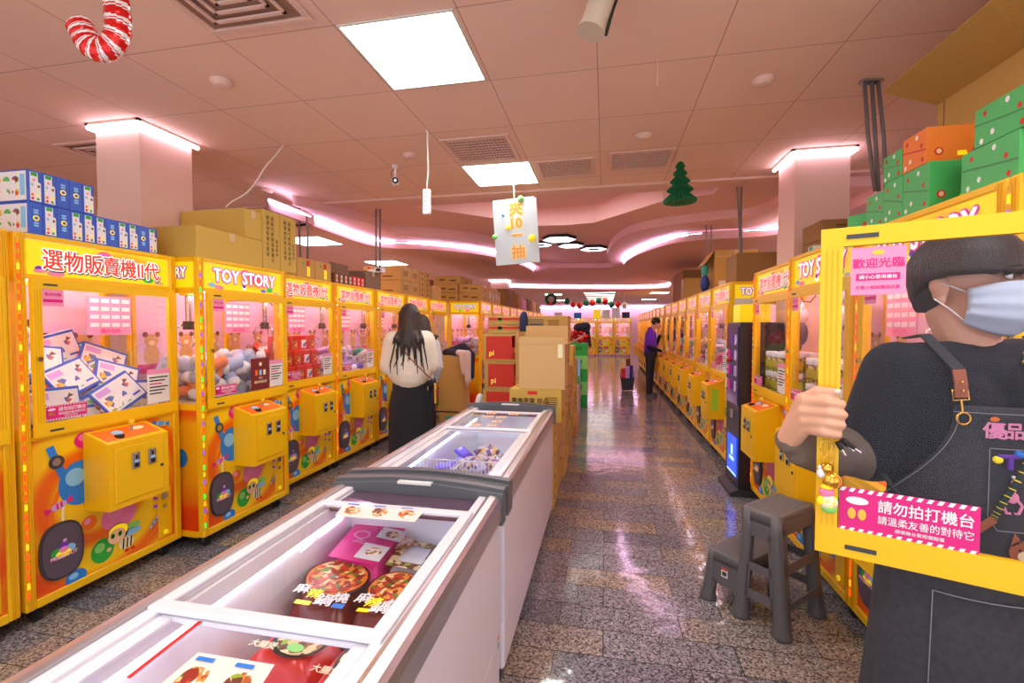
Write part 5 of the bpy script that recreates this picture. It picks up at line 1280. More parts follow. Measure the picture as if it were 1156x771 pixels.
# right row tops: gift boxes with folded gable ends
mat('gift_green', (70, 180, 95), 0.45); mat('gift_green_dark', (60, 140, 75), 0.5); mat('gift_orange', (235, 125, 35), 0.45)
def gift_box(y0, y1, z0, z1, d, m, label, x0=1.235):
    w_ = y1 - y0; h = z1 - z0; k = MB(); k.box(0, -w_ / 2, 0, d, w_ / 2, h, m, 0.002); o = Vector((-0.0012, 0, 0)); U = -YA
    lt = 'gift_green_dark' if m == 'gift_green' else 'carton_red'
    # end flap edge running diagonally and gable crease
    k.flat([(-w_ / 2, h * 0.62), (-w_ / 2, h * 0.58), (w_ / 2, h * 0.36), (w_ / 2, h * 0.40)], o, U, ZA, lt)
    for i, (a, b_) in enumerate(((-0.3, 0.8), (0.1, 0.85), (0.3, 0.55), (-0.15, 0.25), (0.35, 0.14), (-0.35, 0.12))):
        k.disc((a * w_, b_ * h), 0.008, 0.010, o, U, ZA, 'carton_red' if i % 2 == 0 else 'white', 10)
    for i, (a, b_) in enumerate(((0.12, 0.3), (0.5, 0.3), (0.82, 0.3))):
        k.disc((a * d, b_ * h), 0.016, 0.016, Vector((0, -w_ / 2 - 0.001, 0)), XA, ZA, 'carton_red', 14); k.disc((a * d, b_ * h), 0.009, 0.010, Vector((0, -w_ / 2 - 0.002, 0)), XA, ZA, 'skinprint', 12)
    for i in range(3): k.flat([(d * 0.3 + i * 0.05, h * 0.15), (d * 0.3 + i * 0.05 + 0.035, h * 0.15), (d * 0.3 + i * 0.05 + 0.03, h * 0.28), (d * 0.3 + i * 0.05, h * 0.28)], Vector((0, -w_ / 2 - 0.0025, 0)), XA, ZA, ['sign_bg', 'blue', 'brown'][i])
    return single(k, 'gift_box', label, 'gift box', (x0, (y0 + y1) / 2, z0), group='green and orange gift boxes over the open machine')
zz = TOPZ + 0.001
gift_box(2.40, 2.54, zz, 2.12, 0.34, 'gift_green', 'leftmost upright green gift box of the lower row')
gift_box(2.265, 2.398, zz, 2.145, 0.34, 'gift_green', 'second green gift box from the left in the lower row')
gift_box(2.10, 2.262, zz, 2.145, 0.34, 'gift_green', 'third green gift box, directly below the orange one')
gift_box(1.70, 1.935, zz, 2.105, 0.36, 'gift_green', 'wide green gift box at the right of the lower row')
gift_box(2.275, 2.41, 2.146, 2.262, 0.3, 'gift_green', 'green gift box on the upper row, left of the orange one')
gift_box(2.12, 2.27, 2.146, 2.285, 0.34, 'gift_orange', 'orange gift box on top of the green ones')
gift_box(1.66, 1.88, 2.106, 2.235, 0.36, 'gift_green', 'topmost green gift box at the right')
g = MB(); g.box(-0.08, -0.09, 0, 0.08, 0.09, 0.11, 'gift_green', 0.002); g.disc((0, 0.05), 0.016, 0.016, Vector((-0.0815, 0, 0)), -YA, ZA, 'carton_red', 12)
single(g, 'gift_box', 'small tilted green gift box at the far left of the gift boxes', 'gift box', (1.34, 2.66, TOPZ), (0, 0, 0.5))
open_carton(1.62, 1.5, 1.965, 2.20, 2.71, 2.61, 'carton', 'huge open carton behind the green gift boxes with a wide flap', {'-x': (0.26, 1.25)}, prints=lambda k, a, b_, h: (k.box(-a - 0.001, b_ - 0.05, 0, -a, b_ - 0.045, h, 'print'), k.box(-a - 0.0015, -0.12, 0.05, -a, 0.12, 0.28, 'carton_pale'), k.box(-a - 0.002, -0.05, 0.2, -a, -0.04, 0.26, 'print_dark')))
# right row, far
carton(1.5, 3.6, 1.96, 1.84, 3.98, 2.12, 'carton_dark', 'dark brown carton by the right column, lower', tape=False)
carton(1.5, 3.66, 2.122, 1.84, 3.98, 2.26, 'carton_dark', 'dark brown carton by the right column, upper', tape=False, prints=[('-y', 'lines', 0, 0.4, 0.08, 'print_dark')])
carton(1.40, 3.52, 1.96, 1.48, 3.62, 2.06, 'paper', 'small white and teal box on the machine left of the right column', tape=False, prints=[('-x', 'bar', 0, 0, (0.06, 0.09), 'toy_teal')])
carton(1.32, 5.12, 1.962, 1.78, 5.55, 2.26, 'carton_dark', 'grey brown carton beside the cable pair on the right', tape=False)
t = open_carton(1.40, 6.45, 1.962, 1.92, 6.95, 2.50, 'carton', 'large upright open carton with white papers on the right machines', {'-x': (0.22, 2.5), '+x': (0.22, 2.4)},
    prints=lambda k, a, b_, h: (k.box(-a * 0.2, -b_ - 0.002, h * 0.40, a * 0.18, -b_, h * 0.62, 'paper'), k.box(-a * 0.8, -b_ - 0.002, h * 0.05, -a * 0.4, -b_, h * 0.26, 'paper'), k.box(-a * 0.1, -b_ - 0.002, h * 0.03, a * 0.5, -b_, h * 0.17, 'paper'), k.box(-a * 0.1, -b_ - 0.002, h * 0.86, a * 0.1, -b_, h * 0.99, 'tape'), k.box(-a, -b_ - 0.0015, h * 0.84, a, -b_, h * 0.86, 'tape')))
mat('bag_blue', (40, 60, 140), 0.5)
b = MB(); b.ell((0, 0, 0.12), (0.06, 0.08, 0.12), 'bag_blue', 14, 10); b.ell((0, 0, 0.3), (0.05, 0.06, 0.09), 'toy_teal', 12, 8); b.tube([(-0.03, 0, 0.2), (-0.03, 0, 0.36), (0.03, 0, 0.36), (0.03, 0, 0.2)], 0.008, 'white', 6)
single(b, 'plush_toy', 'blue and green toy beside the large open carton on the right', 'plush toy', (1.31, 6.6, 1.962))
carton(1.4, 9.0, 1.962, 1.95, 10.2, 2.55, 'carton_dark', 'big dark carton on the right machines above the man in purple', tape=False)
carton(1.35, 8.5, 1.962, 1.8, 8.85, 2.35, 'carton', 'brown carton between the two big cartons on the right')
for k, (x, m, h) in enumerate(((-2.6, 'ball_white', 0.3), (-1.6, 'blue', 0.28), (-0.6, 'sign_bg', 0.42), (-0.15, 'paper', 0.40), (0.35, 'ball_white', 0.5), (0.85, 'navy', 0.3))):
    carton(x, 24.25, 1.96, x + 0.38, 24.6, 1.96 + h, m, '%s box from the left on the far end machines' % ORD[k], group='boxes on the far end machines', tape=False, name='storage_box', cat='box')

# ---- cartons standing in the aisle
txt = [('-y', 'bar', -0.1, 0.78, (0.08, 0.03), 'carton_red'), ('-y', '零食茶葉 珍品', -0.2, 0.30, 0.050, 'print_dark'), ('-y', 'lines', 0.62, 0.5, 0.05, 'print'), ('+x', 'bar', -0.3, -0.6, (0.08, 0.04), 'print_dark')]
AG = 'stacked olive cartons behind the far freezer'
for k in range(4):
    carton(-0.86, 3.72, 0.178 * k, -0.405, 4.05, 0.176 + 0.178 * k, c_ol, '%s carton from the floor in the stack behind the far freezer' % ORD[k], [('+x', 'bar', -0.3, -0.2, (0.07, 0.035), 'print_dark'), ('-y', 'bar', 0.8, -0.2, (0.05, 0.035), 'print_dark')], AG)
carton(-0.78, 3.75, 0.712, -0.345, 4.10, 0.985, c_ol, 'olive carton with Chinese lettering under the open brown carton', txt)
open_carton(-0.70, 3.76, 0.987, -0.32, 4.08, 1.36, 'carton_pale', 'open brown carton with raised flaps on the aisle stack', {'-y': (0.06, 0.05), '-x': (0.10, 0.1), '+x': (0.16, 1.15), '+y': (0.15, 0.1)}, prints=lambda k, a, b_, h: k.box(a * 0.70, -b_ - 0.001, h * 0.7, a * 0.9, -b_, h, 'cream'))
yy = 4.12
rd = random.Random(3)
for s_ in range(7):
    n = [7, 6, 7, 5, 6, 5, 4][s_]; z = 0
    for k in range(n):
        h = 0.19 + 0.02 * ((s_ + k) % 3)
        carton(-0.80, yy, z, -0.40 + rd.uniform(-0.02, 0.015), yy + 0.42, z + h - 0.002, ['carton', c_ol, 'carton'][s_ % 3], '%s carton up in the %s aisle stack' % (ORD[k], ORD[s_ + 1]), [('+x', 'bar', -0.3, -0.2, (0.10, 0.03), 'print_dark')] if k % 2 else [], 'cartons of the %s aisle stack' % ORD[s_ + 1]); z += h
    yy += 0.44
RGp = 'red fronted cartons in the aisle'
rp = [('-y', 'bar', -0.12, 0.0, (0.30, 0.235), 'carton_red'), ('-y', 'bar', 0.72, 0.45, (0.11, 0.12), 'carton_red'), ('-y', 'pi', -0.55, -0.45, 0.08, 'gold'), ('-y', 'lines', 0.66, -0.42, 0.05, 'print_dark')]
for k in range(5):
    carton(-1.245 + 0.02 * (k % 2), 4.62, 0.286 * k, -0.815 + 0.02 * (k % 2), 4.98, 0.284 + 0.286 * k, 'carton', '%s red fronted carton counted up from the floor' % ORD[k], rp, RGp)
for k in range(2):
    carton(-1.19, 4.64, 1.432 + 0.09 * k, -0.80, 4.96, 1.52 + 0.09 * k, 'carton', ['lower', 'upper'][k] + ' flat carton with a red stripe on the red cartons', [('-y', 'bar', 0, 0.35, (0.37, 0.025), 'carton_red'), ('-y', 'disc', -0.35, 0.2, 0.022, 'green')], 'flat cartons on the red cartons')
carton(-0.79, 4.60, 1.42, -0.36, 4.95, 1.61, 'carton', 'brown carton with blue grey printing at the top of the aisle stacks', [('-y', 'lines', -0.5, 0.6, 0.08, 'charcoal'), ('-y', 'lines', -0.5, 0.1, 0.07, 'charcoal'), ('-y', 'lines', 0.3, 0.5, 0.06, 'print'), ('-y', 'bar', 0.55, -0.5, (0.06, 0.05), 'charcoal')])
for k in range(5): carton(-0.79, 4.60, 0.284 * k, -0.42, 4.97, 0.282 + 0.284 * k, 'carton', '%s hidden carton up under the printed carton' % ORD[k], (), 'cartons under the printed carton') if False else None

# carton with jackets by the end machine
open_carton(-2.56, 6.86, 0, -2.16, 7.2, 0.86, 'carton', 'tall brown carton with a green print standing by the end machine', {}, prints=lambda k, a, b_, h: k.box(-a * 0.5, -b_ - 0.001, 0.05, a * 0.9, -b_, 0.10, 'toy_teal'))
carton(-2.56, 6.86, 0.862, -2.16, 7.2, 1.03, 'carton', 'brown carton lying on the tall carton by the end machine')
# ---------------------------------------------------------------- dark tower cabinet
mat('tower', (48, 44, 50), 0.35); mat('tower_glass', (50, 55, 110), 0.1, coat=0.5)
t = thing('vending_tower', 'tall dark narrow vending cabinet with a glowing blue screen near the floor', 'vending machine', (1.14, 4.56, 0))
b = MB(); b.box(0.02, -0.22, 0.06, 0.37, 0.22, 1.54, 'tower', 0.006); part(b, 'cabinet', t)
b = MB(); b.prism([(-0.05, 0), (0.37, 0), (0.37, 0.06), (0.02, 0.06), (-0.05, 0.035)], (0, -0.23, 0), XA, ZA, (0, 0.46, 0), 'charcoal'); part(b, 'base', t)
b = MB(); b.box(0.010, -0.19, 0.80, 0.02, 0.19, 1.50, 'tower_glass', 0.002)
for k in range(14):
    y = -0.15 + 0.10 * (k % 4); z = 0.92 + 0.14 * (k // 4); b.box(0.006, y, z, 0.010, y + 0.07, z + 0.09, ['frost_silver', 'purple', 'hotpink', 'toy_print'][k % 4])
part(b, 'display_window', t)
b = MB(); b.box(0.012, -0.17, 0.16, 0.02, 0.12, 0.50, 'screen_blue'); b.box(0.010, -0.10, 0.28, 0.012, 0.05, 0.31, 'screen_light'); b.box(0.010, -0.06, 0.33, 0.012, 0.0, 0.42, 'screen_light'); b.box(0.010, -0.17, 0.16, 0.012, 0.12, 0.175, 'screen_light'); part(b, 'screen', t, 'glowing blue screen')
part(MB().ell((0.0, 0.05, 1.20), 0.022, 'red', 12, 8), 'red_button', t)
part(MB().box(0.010, -0.05, 0.66, 0.02, 0.05, 0.74, 'steel', 0.002), 'coin_plate', t)

mat('note_green', (170, 225, 40), 0.6)
carton(1.17, 4.40, 1.542, 1.42, 4.62, 1.70, 'sign_bg', 'plain yellow box on top of the dark tower cabinet', tape=False, name='yellow_box', cat='box')
single(MB().box(-0.13, -0.001, 0, 0.13, 0, 0.17, 'paper'), 'paper_sheet', 'pale paper sheet taped on the machine side above the dark tower', 'paper', (1.42, 5.049, 1.62))
for k in range(4): single(MB().box(-0.035, -0.0015, 0, 0.035, 0, 0.055, 'note_green'), 'sticky_note', '%s lime green sticky note from the bottom on the coin box behind the tower' % ORD[k], 'sticky note', (1.165, 5.286, 0.60 + 0.058 * k), (0, 0, 0), 'sticky notes on the coin box')
# ---------------------------------------------------------------- two step plastic stool
mat('stool', (100, 99, 102), 0.38)
t = thing('step_stool', 'grey plastic two step stool on the floor in front of the right machines', 'step stool', (0.845, 2.345, 0), math.atan2(0.69, 0.72))
W_, HT, HL = 0.40, 0.575, 0.29
def sp_(x, y, z):     # taper: sides lean in with height
    k = z / HT; return Vector((x + (0.5 - x / W_) * 2 * 0.025 * k, y + 0.05 * k if y < 0.1 else (y - 0.03 * z / HT if y < 0.32 else y - 0.03 * z / HL), z))
def bar(mb, pts, r, n=8): mb.tube([sp_(*p) for p in pts], r, 'stool', n)
def slab(mb, quad, th):    # quad of (x,y,z) tapered, thickness along face normal
    q = [sp_(*p) for p in quad]; n = (q[1] - q[0]).cross(q[2] - q[0]).normalized() * th
    mb.add(q + [p + n for p in q], [(0, 1, 2, 3), (7, 6, 5, 4)] + [(i, (i + 1) % 4, 4 + (i + 1) % 4, 4 + i) for i in range(4)], 'stool')
s = MB()
# legs, swelling at the foot
for x, y, zt in ((0, 0, HT), (W_, 0, HT), (0, 0.27, HT), (W_, 0.27, HT), (0, 0.46, HL), (W_, 0.46, HL)):
    ix = 0.03 if x == 0 else -0.03; iy = 0.03 if y < 0.1 else -0.03
    pts = [sp_(x + ix, y + iy, zt * k / 6) for k in range(7)]
    lg = MB(); lg.tube([pts[0], pts[0] + Vector((0, 0, 0.015))] + pts[1:], 0.03, 'stool', 12, rad=[0.044, 0.043] + [0.036, 0.034, 0.033, 0.032, 0.031, 0.030])
    part(lg, 'leg', t)
def top_plate(y0, y1, z, name):
    m = MB(); a = sp_(0, y0, z); c = sp_(W_, y1, z); r = 0.035; P = []
    for cx_, cy_, a0 in ((a.x + r, a.y + r, PI), (c.x - r, a.y + r, 1.5 * PI), (c.x - r, c.y - r, 0), (a.x + r, c.y - r, PI / 2)):
        P += [(cx_ + r * math.cos(a0 + PI / 2 * i / 5), cy_ + r * math.sin(a0 + PI / 2 * i / 5)) for i in range(6)]
    mx, my = (a.x + c.x) / 2, (a.y + c.y) / 2
    def ring(sc_, zz_, g=0): return [Vector((mx + (x - mx) * sc_, my + (y - my) * sc_, zz_)) for x, y in P]
    m.loft([ring(1.0, z - 0.055), ring(0.995, z - 0.012), ring(0.97, z), ring(0.90, z + 0.001)], 'stool', True, True)
    n = 12
    for i in range(n): x = mx + (i / (n - 1) - 0.5) * (c.x - a.x) * 0.78; m.box(x - 0.004, my - (c.y - a.y) * 0.40, z, x + 0.004, my + (c.y - a.y) * 0.40, z + 0.004, 'stool', 0.002)
    part(m, name, t)
top_plate(0.0, 0.28, HT, 'top_step'); top_plate(0.22, 0.46, HL, 'lower_step')
sd = MB(); th = 0.006
for x, sgn in ((0.004, 1), (W_ - 0.004, -1)):
    for q in (((x, 0.02, HT - 0.13), (x, 0.26, HT - 0.13), (x, 0.26, HT - 0.02), (x, 0.02, HT - 0.02)),
              ((x, 0.02, 0.27), (x, 0.25, 0.27), (x, 0.25, 0.31), (x, 0.02, 0.31)), ((x, 0.02, 0.13), (x, 0.22, 0.13), (x, 0.22, 0.175), (x, 0.02, 0.175)),
              ((x, 0.20, 0.12), (x, 0.44, 0.12), (x, 0.44, HL - 0.01), (x, 0.20, HL - 0.01)), ((x, 0.02, 0.13), (x, 0.065, 0.0 + 0.13), (x, 0.065, HT - 0.1), (x, 0.02, HT - 0.1)),
              ((x, 0.21, 0.13), (x, 0.26, 0.13), (x, 0.26, HT - 0.1), (x, 0.21, HT - 0.1)), ((x, 0.40, 0.02), (x, 0.45, 0.02), (x, 0.45, 0.14), (x, 0.38, 0.14))):
        slab(sd, q, th * sgn)
for y, zt in ((0.004, HT), (0.456, HL)):
    for q in (((0.02, y, zt - 0.09), (W_ - 0.02, y, zt - 0.09), (W_ - 0.02, y, zt - 0.02), (0.02, y, zt - 0.02)), ((0.02, y, 0.30 if zt > 0.4 else 0.1), (W_ - 0.02, y, 0.30 if zt > 0.4 else 0.1), (W_ - 0.02, y, 0.345 if zt > 0.4 else 0.14), (0.02, y, 0.345 if zt > 0.4 else 0.14)), ((0.02, y, 0.13), (W_ - 0.02, y, 0.13), (W_ - 0.02, y, 0.165), (0.02, y, 0.165)),
              ((0.015, y, 0.01), (0.06, y, 0.01), (0.06, y, zt - 0.05), (0.015, y, zt - 0.05)), ((W_ - 0.06, y, 0.01), (W_ - 0.015, y, 0.01), (W_ - 0.015, y, zt - 0.05), (W_ - 0.06, y, zt - 0.05))): slab(sd, q, th)
part(sd, 'side_frame', t)
st = MB(); st.box(-0.0015, -0.018, 0, 0, 0.018, 0.05, 'paper'); st.box(-0.002, -0.018, 0.038, -0.0015, 0.018, 0.05, 'carton_red'); st.box(-0.002, -0.012, 0.008, -0.0015, 0.012, 0.03, 'charcoal')
q = sp_(0.0, 0.34, 0.20); part(st, 'price_sticker', t, 'white sticker with red top', loc=(q.x - 0.001, q.y, q.z - 0.03))

# ---------------------------------------------------------------- hanging things
# foil candy cane balloon
mat('foil_red', (215, 25, 25), 0.18, 0.35); mat('foil_white', (235, 235, 235), 0.2, 0.2)
def depth_pt(x, y, d): return atD(x, y, d)
cpts = [depth_pt(*p, 1.6) for p in ((126, -40), (130, -10), (133, 14), (134, 34), (129, 49), (117, 57), (104, 54), (97, 44), (92, 33), (86, 24))]
for _ in range(2):
    q = [cpts[0]]
    for a_, b_ in zip(cpts[:-1], cpts[1:]): q += [a_ * 0.75 + b_ * 0.25, a_ * 0.25 + b_ * 0.75]
    cpts = q + [cpts[-1]]
base = cpts[0].copy(); L_ = [p - base for p in cpts]; N = len(L_); k = MB(); n = 14
rr = [0.042 * min(1, 0.45 + i * 0.10) * (1 if i < N - 4 else 1 - (i - N + 4) * 0.12) for i in range(N)]
fine = []
S_ = 140
for j in range(S_ + 1):
    f = j / S_ * (N - 1); i = min(int(f), N - 2); fine.append((L_[i].lerp(L_[i + 1], f - i), rr[i] * (1 - f + i) + rr[i + 1] * (f - i)))
u = None; vs = []; u = FW.copy()
for j, (p, r) in enumerate(fine):
    d = (fine[min(j + 1, S_)][0] - fine[max(j - 1, 0)][0]).normalized(); u = (u - d * u.dot(d)).normalized(); w_ = d.cross(u)
    for i in range(n): a_ = 2 * PI * i / n; vs.append(p + (u * math.cos(a_) * 0.75 + w_ * math.sin(a_)) * r * (1 + 0.03 * math.sin(j * 0.9)))
fr = []; fw_ = []
for j in range(S_):
    for i in range(n):
        q = (j * n + i, j * n + (i + 1) % n, (j + 1) * n + (i + 1) % n, (j + 1) * n + i)
        ph = (j * 1.0 + i * 11.0 / n * 1.0) % 11
        (fw_ if (ph < 2.6 or 3.6 < ph < 4.6) else fr).append(q)
k.add(vs, fr, 'foil_red', True); k.v = k.v; kk = len(k.v) - len(vs)
for q in fw_: k.f.append(q); k.mi.append(k.mid('foil_white')); k.sm.append(True)
for c_, idx in ((fine[0][0], range(n)), (fine[-1][0], range(S_ * n, S_ * n + n))):
    k.f.append(tuple(idx)); k.mi.append(0); k.sm.append(True)
t = thing('candy_cane_balloon', 'red and white striped foil candy cane balloon hanging at the top left', 'balloon', base)
part(k, 'balloon', t)
part(MB().cyl((0, 0, 0), (0, 0, CZ - base.z), 0.001, 'white', n=5), 'string', t)

# green honeycomb paper tree
mat('tissue_green', (10, 105, 60), 0.7)
P = atY(768, 182, 4.0); tb_ = MB(); H_ = 0.33; n = 40; vs = []
prof = [(0.004, 0), (0.02, -0.012), (0.036, -0.045), (0.022, -0.062), (0.052, -0.10), (0.034, -0.122), (0.075, -0.165), (0.048, -0.185), (0.098, -0.235), (0.06, -0.255), (0.122, -0.315), (0.118, -0.335), (0.05, -0.34), (0.02, -0.32)]
NP = []
for (r0, z0), (r1, z1) in zip(prof[:-1], prof[1:]):
    for q in range(3): f = q / 3; NP.append((r0 * (1 - f) + r1 * f, z0 * (1 - f) + z1 * f))
NP.append(prof[-1]); n = 48
for r, z in NP:
    for i in range(n): a_ = 2 * PI * i / n; q = r * (1.0 + (0.10 if i % 2 else -0.10)); vs.append((q * math.cos(a_), q * math.sin(a_), z))
tb_.add(vs, [(j * n + i, j * n + (i + 1) % n, (j + 1) * n + (i + 1) % n, (j + 1) * n + i) for j in range(len(NP) - 1) for i in range(n)], 'tissue_green')
t = thing('paper_tree', 'dark green honeycomb paper christmas tree hanging from the ceiling', 'decoration', P)
part(tb_, 'paper_foliage', t); part(MB().cyl((0, 0, 0), (0, 0, CZ - P.z), 0.0012, 'white', n=5), 'string', t)

# white hanging sign board
mat('board_white', (196, 206, 212), 0.35); mat('glow_orange', (240, 150, 60), 0.5); mat('glow_yellow', (250, 225, 140), 0.5)
q4 = [atY(555, 229, 4.3), atY(601, 224, 4.3), atY(614, 295, 4.3), atY(562, 300, 4.3)]
c0 = sum(q4, Vector()) / 4; t = thing('hanging_sign', 'white hanging board with orange vertical lettering reading a ten in the middle', 'sign', c0)
U = ((q4[1] - q4[0]) + (q4[2] - q4[3])).normalized(); V = ((q4[0] - q4[3]) + (q4[1] - q4[2])).normalized(); V = (V - U * V.dot(U)).normalized(); Nn = U.cross(V)
hw = ((q4[1] - q4[0]).length + (q4[2] - q4[3]).length) / 4; hh = ((q4[0] - q4[3]).length + (q4[1] - q4[2]).length) / 4
b = MB(); b.prism([(-hw, -hh), (hw, -hh), (hw, hh), (-hw, hh)], -Nn * 0.012, U, V, Nn * 0.024, 'board_white')
part(b, 'board', t)
for s_, v in (('夾', 0.72), ('10', 0.27), ('一', -0.10), ('抽', -0.62)):
    sz = 0.13 if s_ != '一' else 0.10; b = MB()
    b.text(s_, Nn * 0.0135 + V * v * hh + U * 0.05 * hw, U, V, sz, 'glow_yellow', 0.12); b.text(s_, Nn * 0.0150 + V * v * hh + U * 0.05 * hw, U, V, sz, 'glow_orange', 0.03)
    part(b, 'letter', t, 'orange character with a pale yellow outline')
b = MB()
for i in range(16): b.ell(V * (hh + 0.004) + U * (-hw * 0.95 + i * hw * 0.12), 0.013, 'board_white', 8, 6)
part(b, 'trim_edge', t)
for (a_, b_, r, m) in ((0.72, -0.25, 0.034, 'sign_bg'), (-0.55, 0.55, 0.012, 'blue'), (-0.35, 0.15, 0.022, 'sign_bg'), (0.3, 1.0, 0.03, 'lightgreen'), (-1.0, -0.1, 0.025, 'lightgreen')):
    part(MB().ell(U * a_ * hw + V * b_ * hh + Nn * 0.018, (r, r, r), m, 10, 8), 'pompom', t)
b = MB(); top = atY(577, 206, 4.3) - c0; top.z = CZ - c0.z; b.tube([V * hh, (V * hh) * 0.5 + top * 0.5 + U * 0.01, top], 0.008, 'cream', 6); part(b, 'hanging_cord', t)

# power strip on a cord
p0 = atZ(481, 146, CZ); d0 = (p0 - CAMP).dot(FW)
pa = [depth_pt(482, 214, d0), depth_pt(482, 242, d0)]
t = thing('power_strip', 'white power strip hanging on a cord from the ceiling', 'power strip', pa[1])
h = pa[0].z - pa[1].z; b = MB(); b.box(-0.028, -0.018, 0, 0.028, 0.018, h, 'white', 0.006)
for i in range(5):
    for x in (-0.009, 0.005): b.box(x, -0.0195, h * (0.12 + 0.17 * i), x + 0.003, -0.018, h * (0.12 + 0.17 * i) + 0.014, 'charcoal')
part(b, 'socket_strip', t)
ct = Vector((p0.x, p0.y, CZ)) - pa[1]; b = MB(); b.tube([(0, 0, h), (0.004, 0, h + 0.05), (0.012, 0, h + 0.13), Vector((ct.x + 0.01, ct.y, ct.z - 0.02)), ct], 0.006, 'white', 7); part(b, 'cord', t)

# bullet camera
p0 = atZ(446, 187, CZ); t = thing('security_camera', 'small round security camera on a stalk under the ceiling', 'security camera', p0)
b = MB(); b.cyl((0, 0, -0.02), (0, 0, 0), 0.03, 'white'); b.cyl((0, 0, -0.11), (0, 0, -0.02), 0.009, 'white', n=8); part(b, 'mount', t)
b = MB(); d = (CAMP - p0); d.z *= 0.4; d.normalize(); c = Vector((0, 0, -0.14)); b.cyl(c - d * 0.05, c + d * 0.05, 0.032, 'white', n=16); b.cyl(c + d * 0.05, c + d * 0.052, 0.029, 'black', n=16); b.cyl(c + d * 0.052, c + d * 0.056, 0.012, 'chrome', n=12); part(b, 'camera_body', t)
b = MB(); b.tube([(0.0, 0.0, -0.01), (-0.04, 0, -0.06), (-0.035, 0.02, -0.13), c - d * 0.05], 0.003, 'black', 5); part(b, 'cable', t)

# spot at the top edge
p0 = atD(672, 12, 1.9); t = thing('ceiling_projector', 'beige cylindrical spot fitting cut off by the top edge', 'spotlight', p0)
mat('beige', (205, 190, 170), 0.4)
a_ = atD(668, 33, 1.9) - p0; e = atD(690, -30, 1.9) - p0
b = MB(); b.cyl(a_, e, 0.052, 'beige', n=20); b.cyl(a_ + (a_ - e).normalized() * 0.012, a_, 0.058, 'beige', n=20); dd = (a_ - e).normalized(); part(b, 'housing', t)
sd_ = dd.cross(FW).normalized()
b = MB(); b.tube([a_ * 1.05 + sd_ * 0.062 * q for q in (1,)] + [a_ * 0.3 + e * 0.3 + sd_ * 0.060, e + sd_ * 0.056], 0.008, 'black', 6); part(b, 'black_bracket', t)
b = MB(); b.cyl((0.03, 0, CZ - p0.z - 0.002), e, 0.014, 'beige', n=8); b.cyl((0.03, 0, CZ - p0.z - 0.02), (0.03, 0, CZ - p0.z), 0.05, 'beige', n=16); part(b, 'stalk', t)

# hexagon lamp cluster
mat('hex_dark', (45, 42, 60), 0.4); mat('hex_glow', (255, 255, 255), 0.5, emit=3.0)
t = thing('hexagon_lamp', 'cluster of glowing hexagons with dark rims under the recess', 'ceiling light', atZ(643, 278, 2.9))
def hexa(dx, dy, r, hole, nm):
    b = MB(); o = Vector((dx, dy, 0)); P = [(r * math.cos(PI / 3 * i), r * math.sin(PI / 3 * i)) for i in range(6)]
    b.prism(P, o, XA, YA, (0, 0, 0.04), 'hex_glow', 'hex_dark')
    b.prism([(x * 1.06, y * 1.06) for x, y in P], o + Vector((0, 0, 0.04)), XA, YA, (0, 0, 0.008), 'hex_dark')
    if hole: b.prism([(x * 0.5, y * 0.5) for x, y in P], o - Vector((0, 0, 0.002)), XA, YA, (0, 0, 0.002), 'hex_dark')
    part(b, 'hexagon', t)
hexa(-0.12, -0.62, 0.27, False, ''); hexa(-0.48, -0.2, 0.2, True, ''); hexa(0.02, 0.0, 0.22, False, ''); hexa(0.40, 0.42, 0.24, True, '')

# cables from the ceiling
mat('cable_grey', (120, 110, 112), 0.5); mat('cable_white', (225, 215, 205), 0.5)
def cable(pts, label, r=0.010, m='cable_grey', name='cable', group=None):
    b = MB(); o = pts[0]; 
    q = [p - o for p in pts]
    for _ in range(2):
        z = [q[0]]
        for a_, b_ in zip(q[:-1], q[1:]): z += [a_ * 0.75 + b_ * 0.25, a_ * 0.25 + b_ * 0.75]
        q = z + [q[-1]]
    b.tube(q, r, m, 7); return single(b, name, label, 'cable', o, group=group)
def drop(px, y0, y1, z, label, off=(0, 0), r=0.011, **k):
    a_ = atZ(px, y0, z); d = (a_ - CAMP).dot(FW); e = depth_pt(px + off[0], y1, d); mid = depth_pt(px + off[1], (y0 + y1) / 2, d)
    return cable([a_, mid, e], label, r, **k)
drop(338, 229, 300, CZ, 'left grey cable of the pair over the tall olive cartons', (2, 0), 0.012); drop(343, 229, 292, CZ, 'right grey cable of the pair over the tall olive cartons', (4, 5), 0.012)
drop(424.5, 236, 310, CZ - 0.0, 'left cable of the pair dropping to the plain grey carton', (0, 0), 0.012); drop(429, 236, 310, CZ, 'right cable of the pair dropping to the plain grey carton', (0, 0), 0.012)
drop(832, 211, 312, CZ, 'left cable of the right hand pair near the column', (4, 3), 0.010); drop(837, 211, 312, CZ, 'right cable of the right hand pair near the column', (2, -1), 0.012)
drop(797, 254, 284, Z1, 'left thin cable above the large open carton', (0, 1), 0.008); drop(803, 254, 284, Z1, 'right thin cable above the large open carton', (0, 0), 0.008)
a_ = atZ(320, 163, CZ); d = (a_ - CAMP).dot(FW)
cable([depth_pt(x, y, d) for x, y in ((320, 163), (312, 175), (299, 188), (290, 205), (277, 220), (262, 227), (255, 234))], 'white cord trailing from the ceiling down behind the olive cartons', 0.006, 'cable_white')
b = MB(); b.box(-0.05, -0.05, -0.03, 0.05, 0.05, 0.03, 'white', 0.006); b.box(-0.03, -0.052, -0.015, 0.03, -0.05, 0.015, 'charcoal')
_e = atZ(837, 211, CZ); pp = atD(840, 292, (_e - CAMP).dot(FW)); single(b, 'junction_box', 'white plug box held on the right hand cable pair', 'plug box', pp)
_e = atZ(429, 236, CZ); pp = atD(429, 305, (_e - CAMP).dot(FW)); single(b.build('junction_box'), 'junction_box', 'white plug box at the foot of the left cable pair', 'plug box', pp)
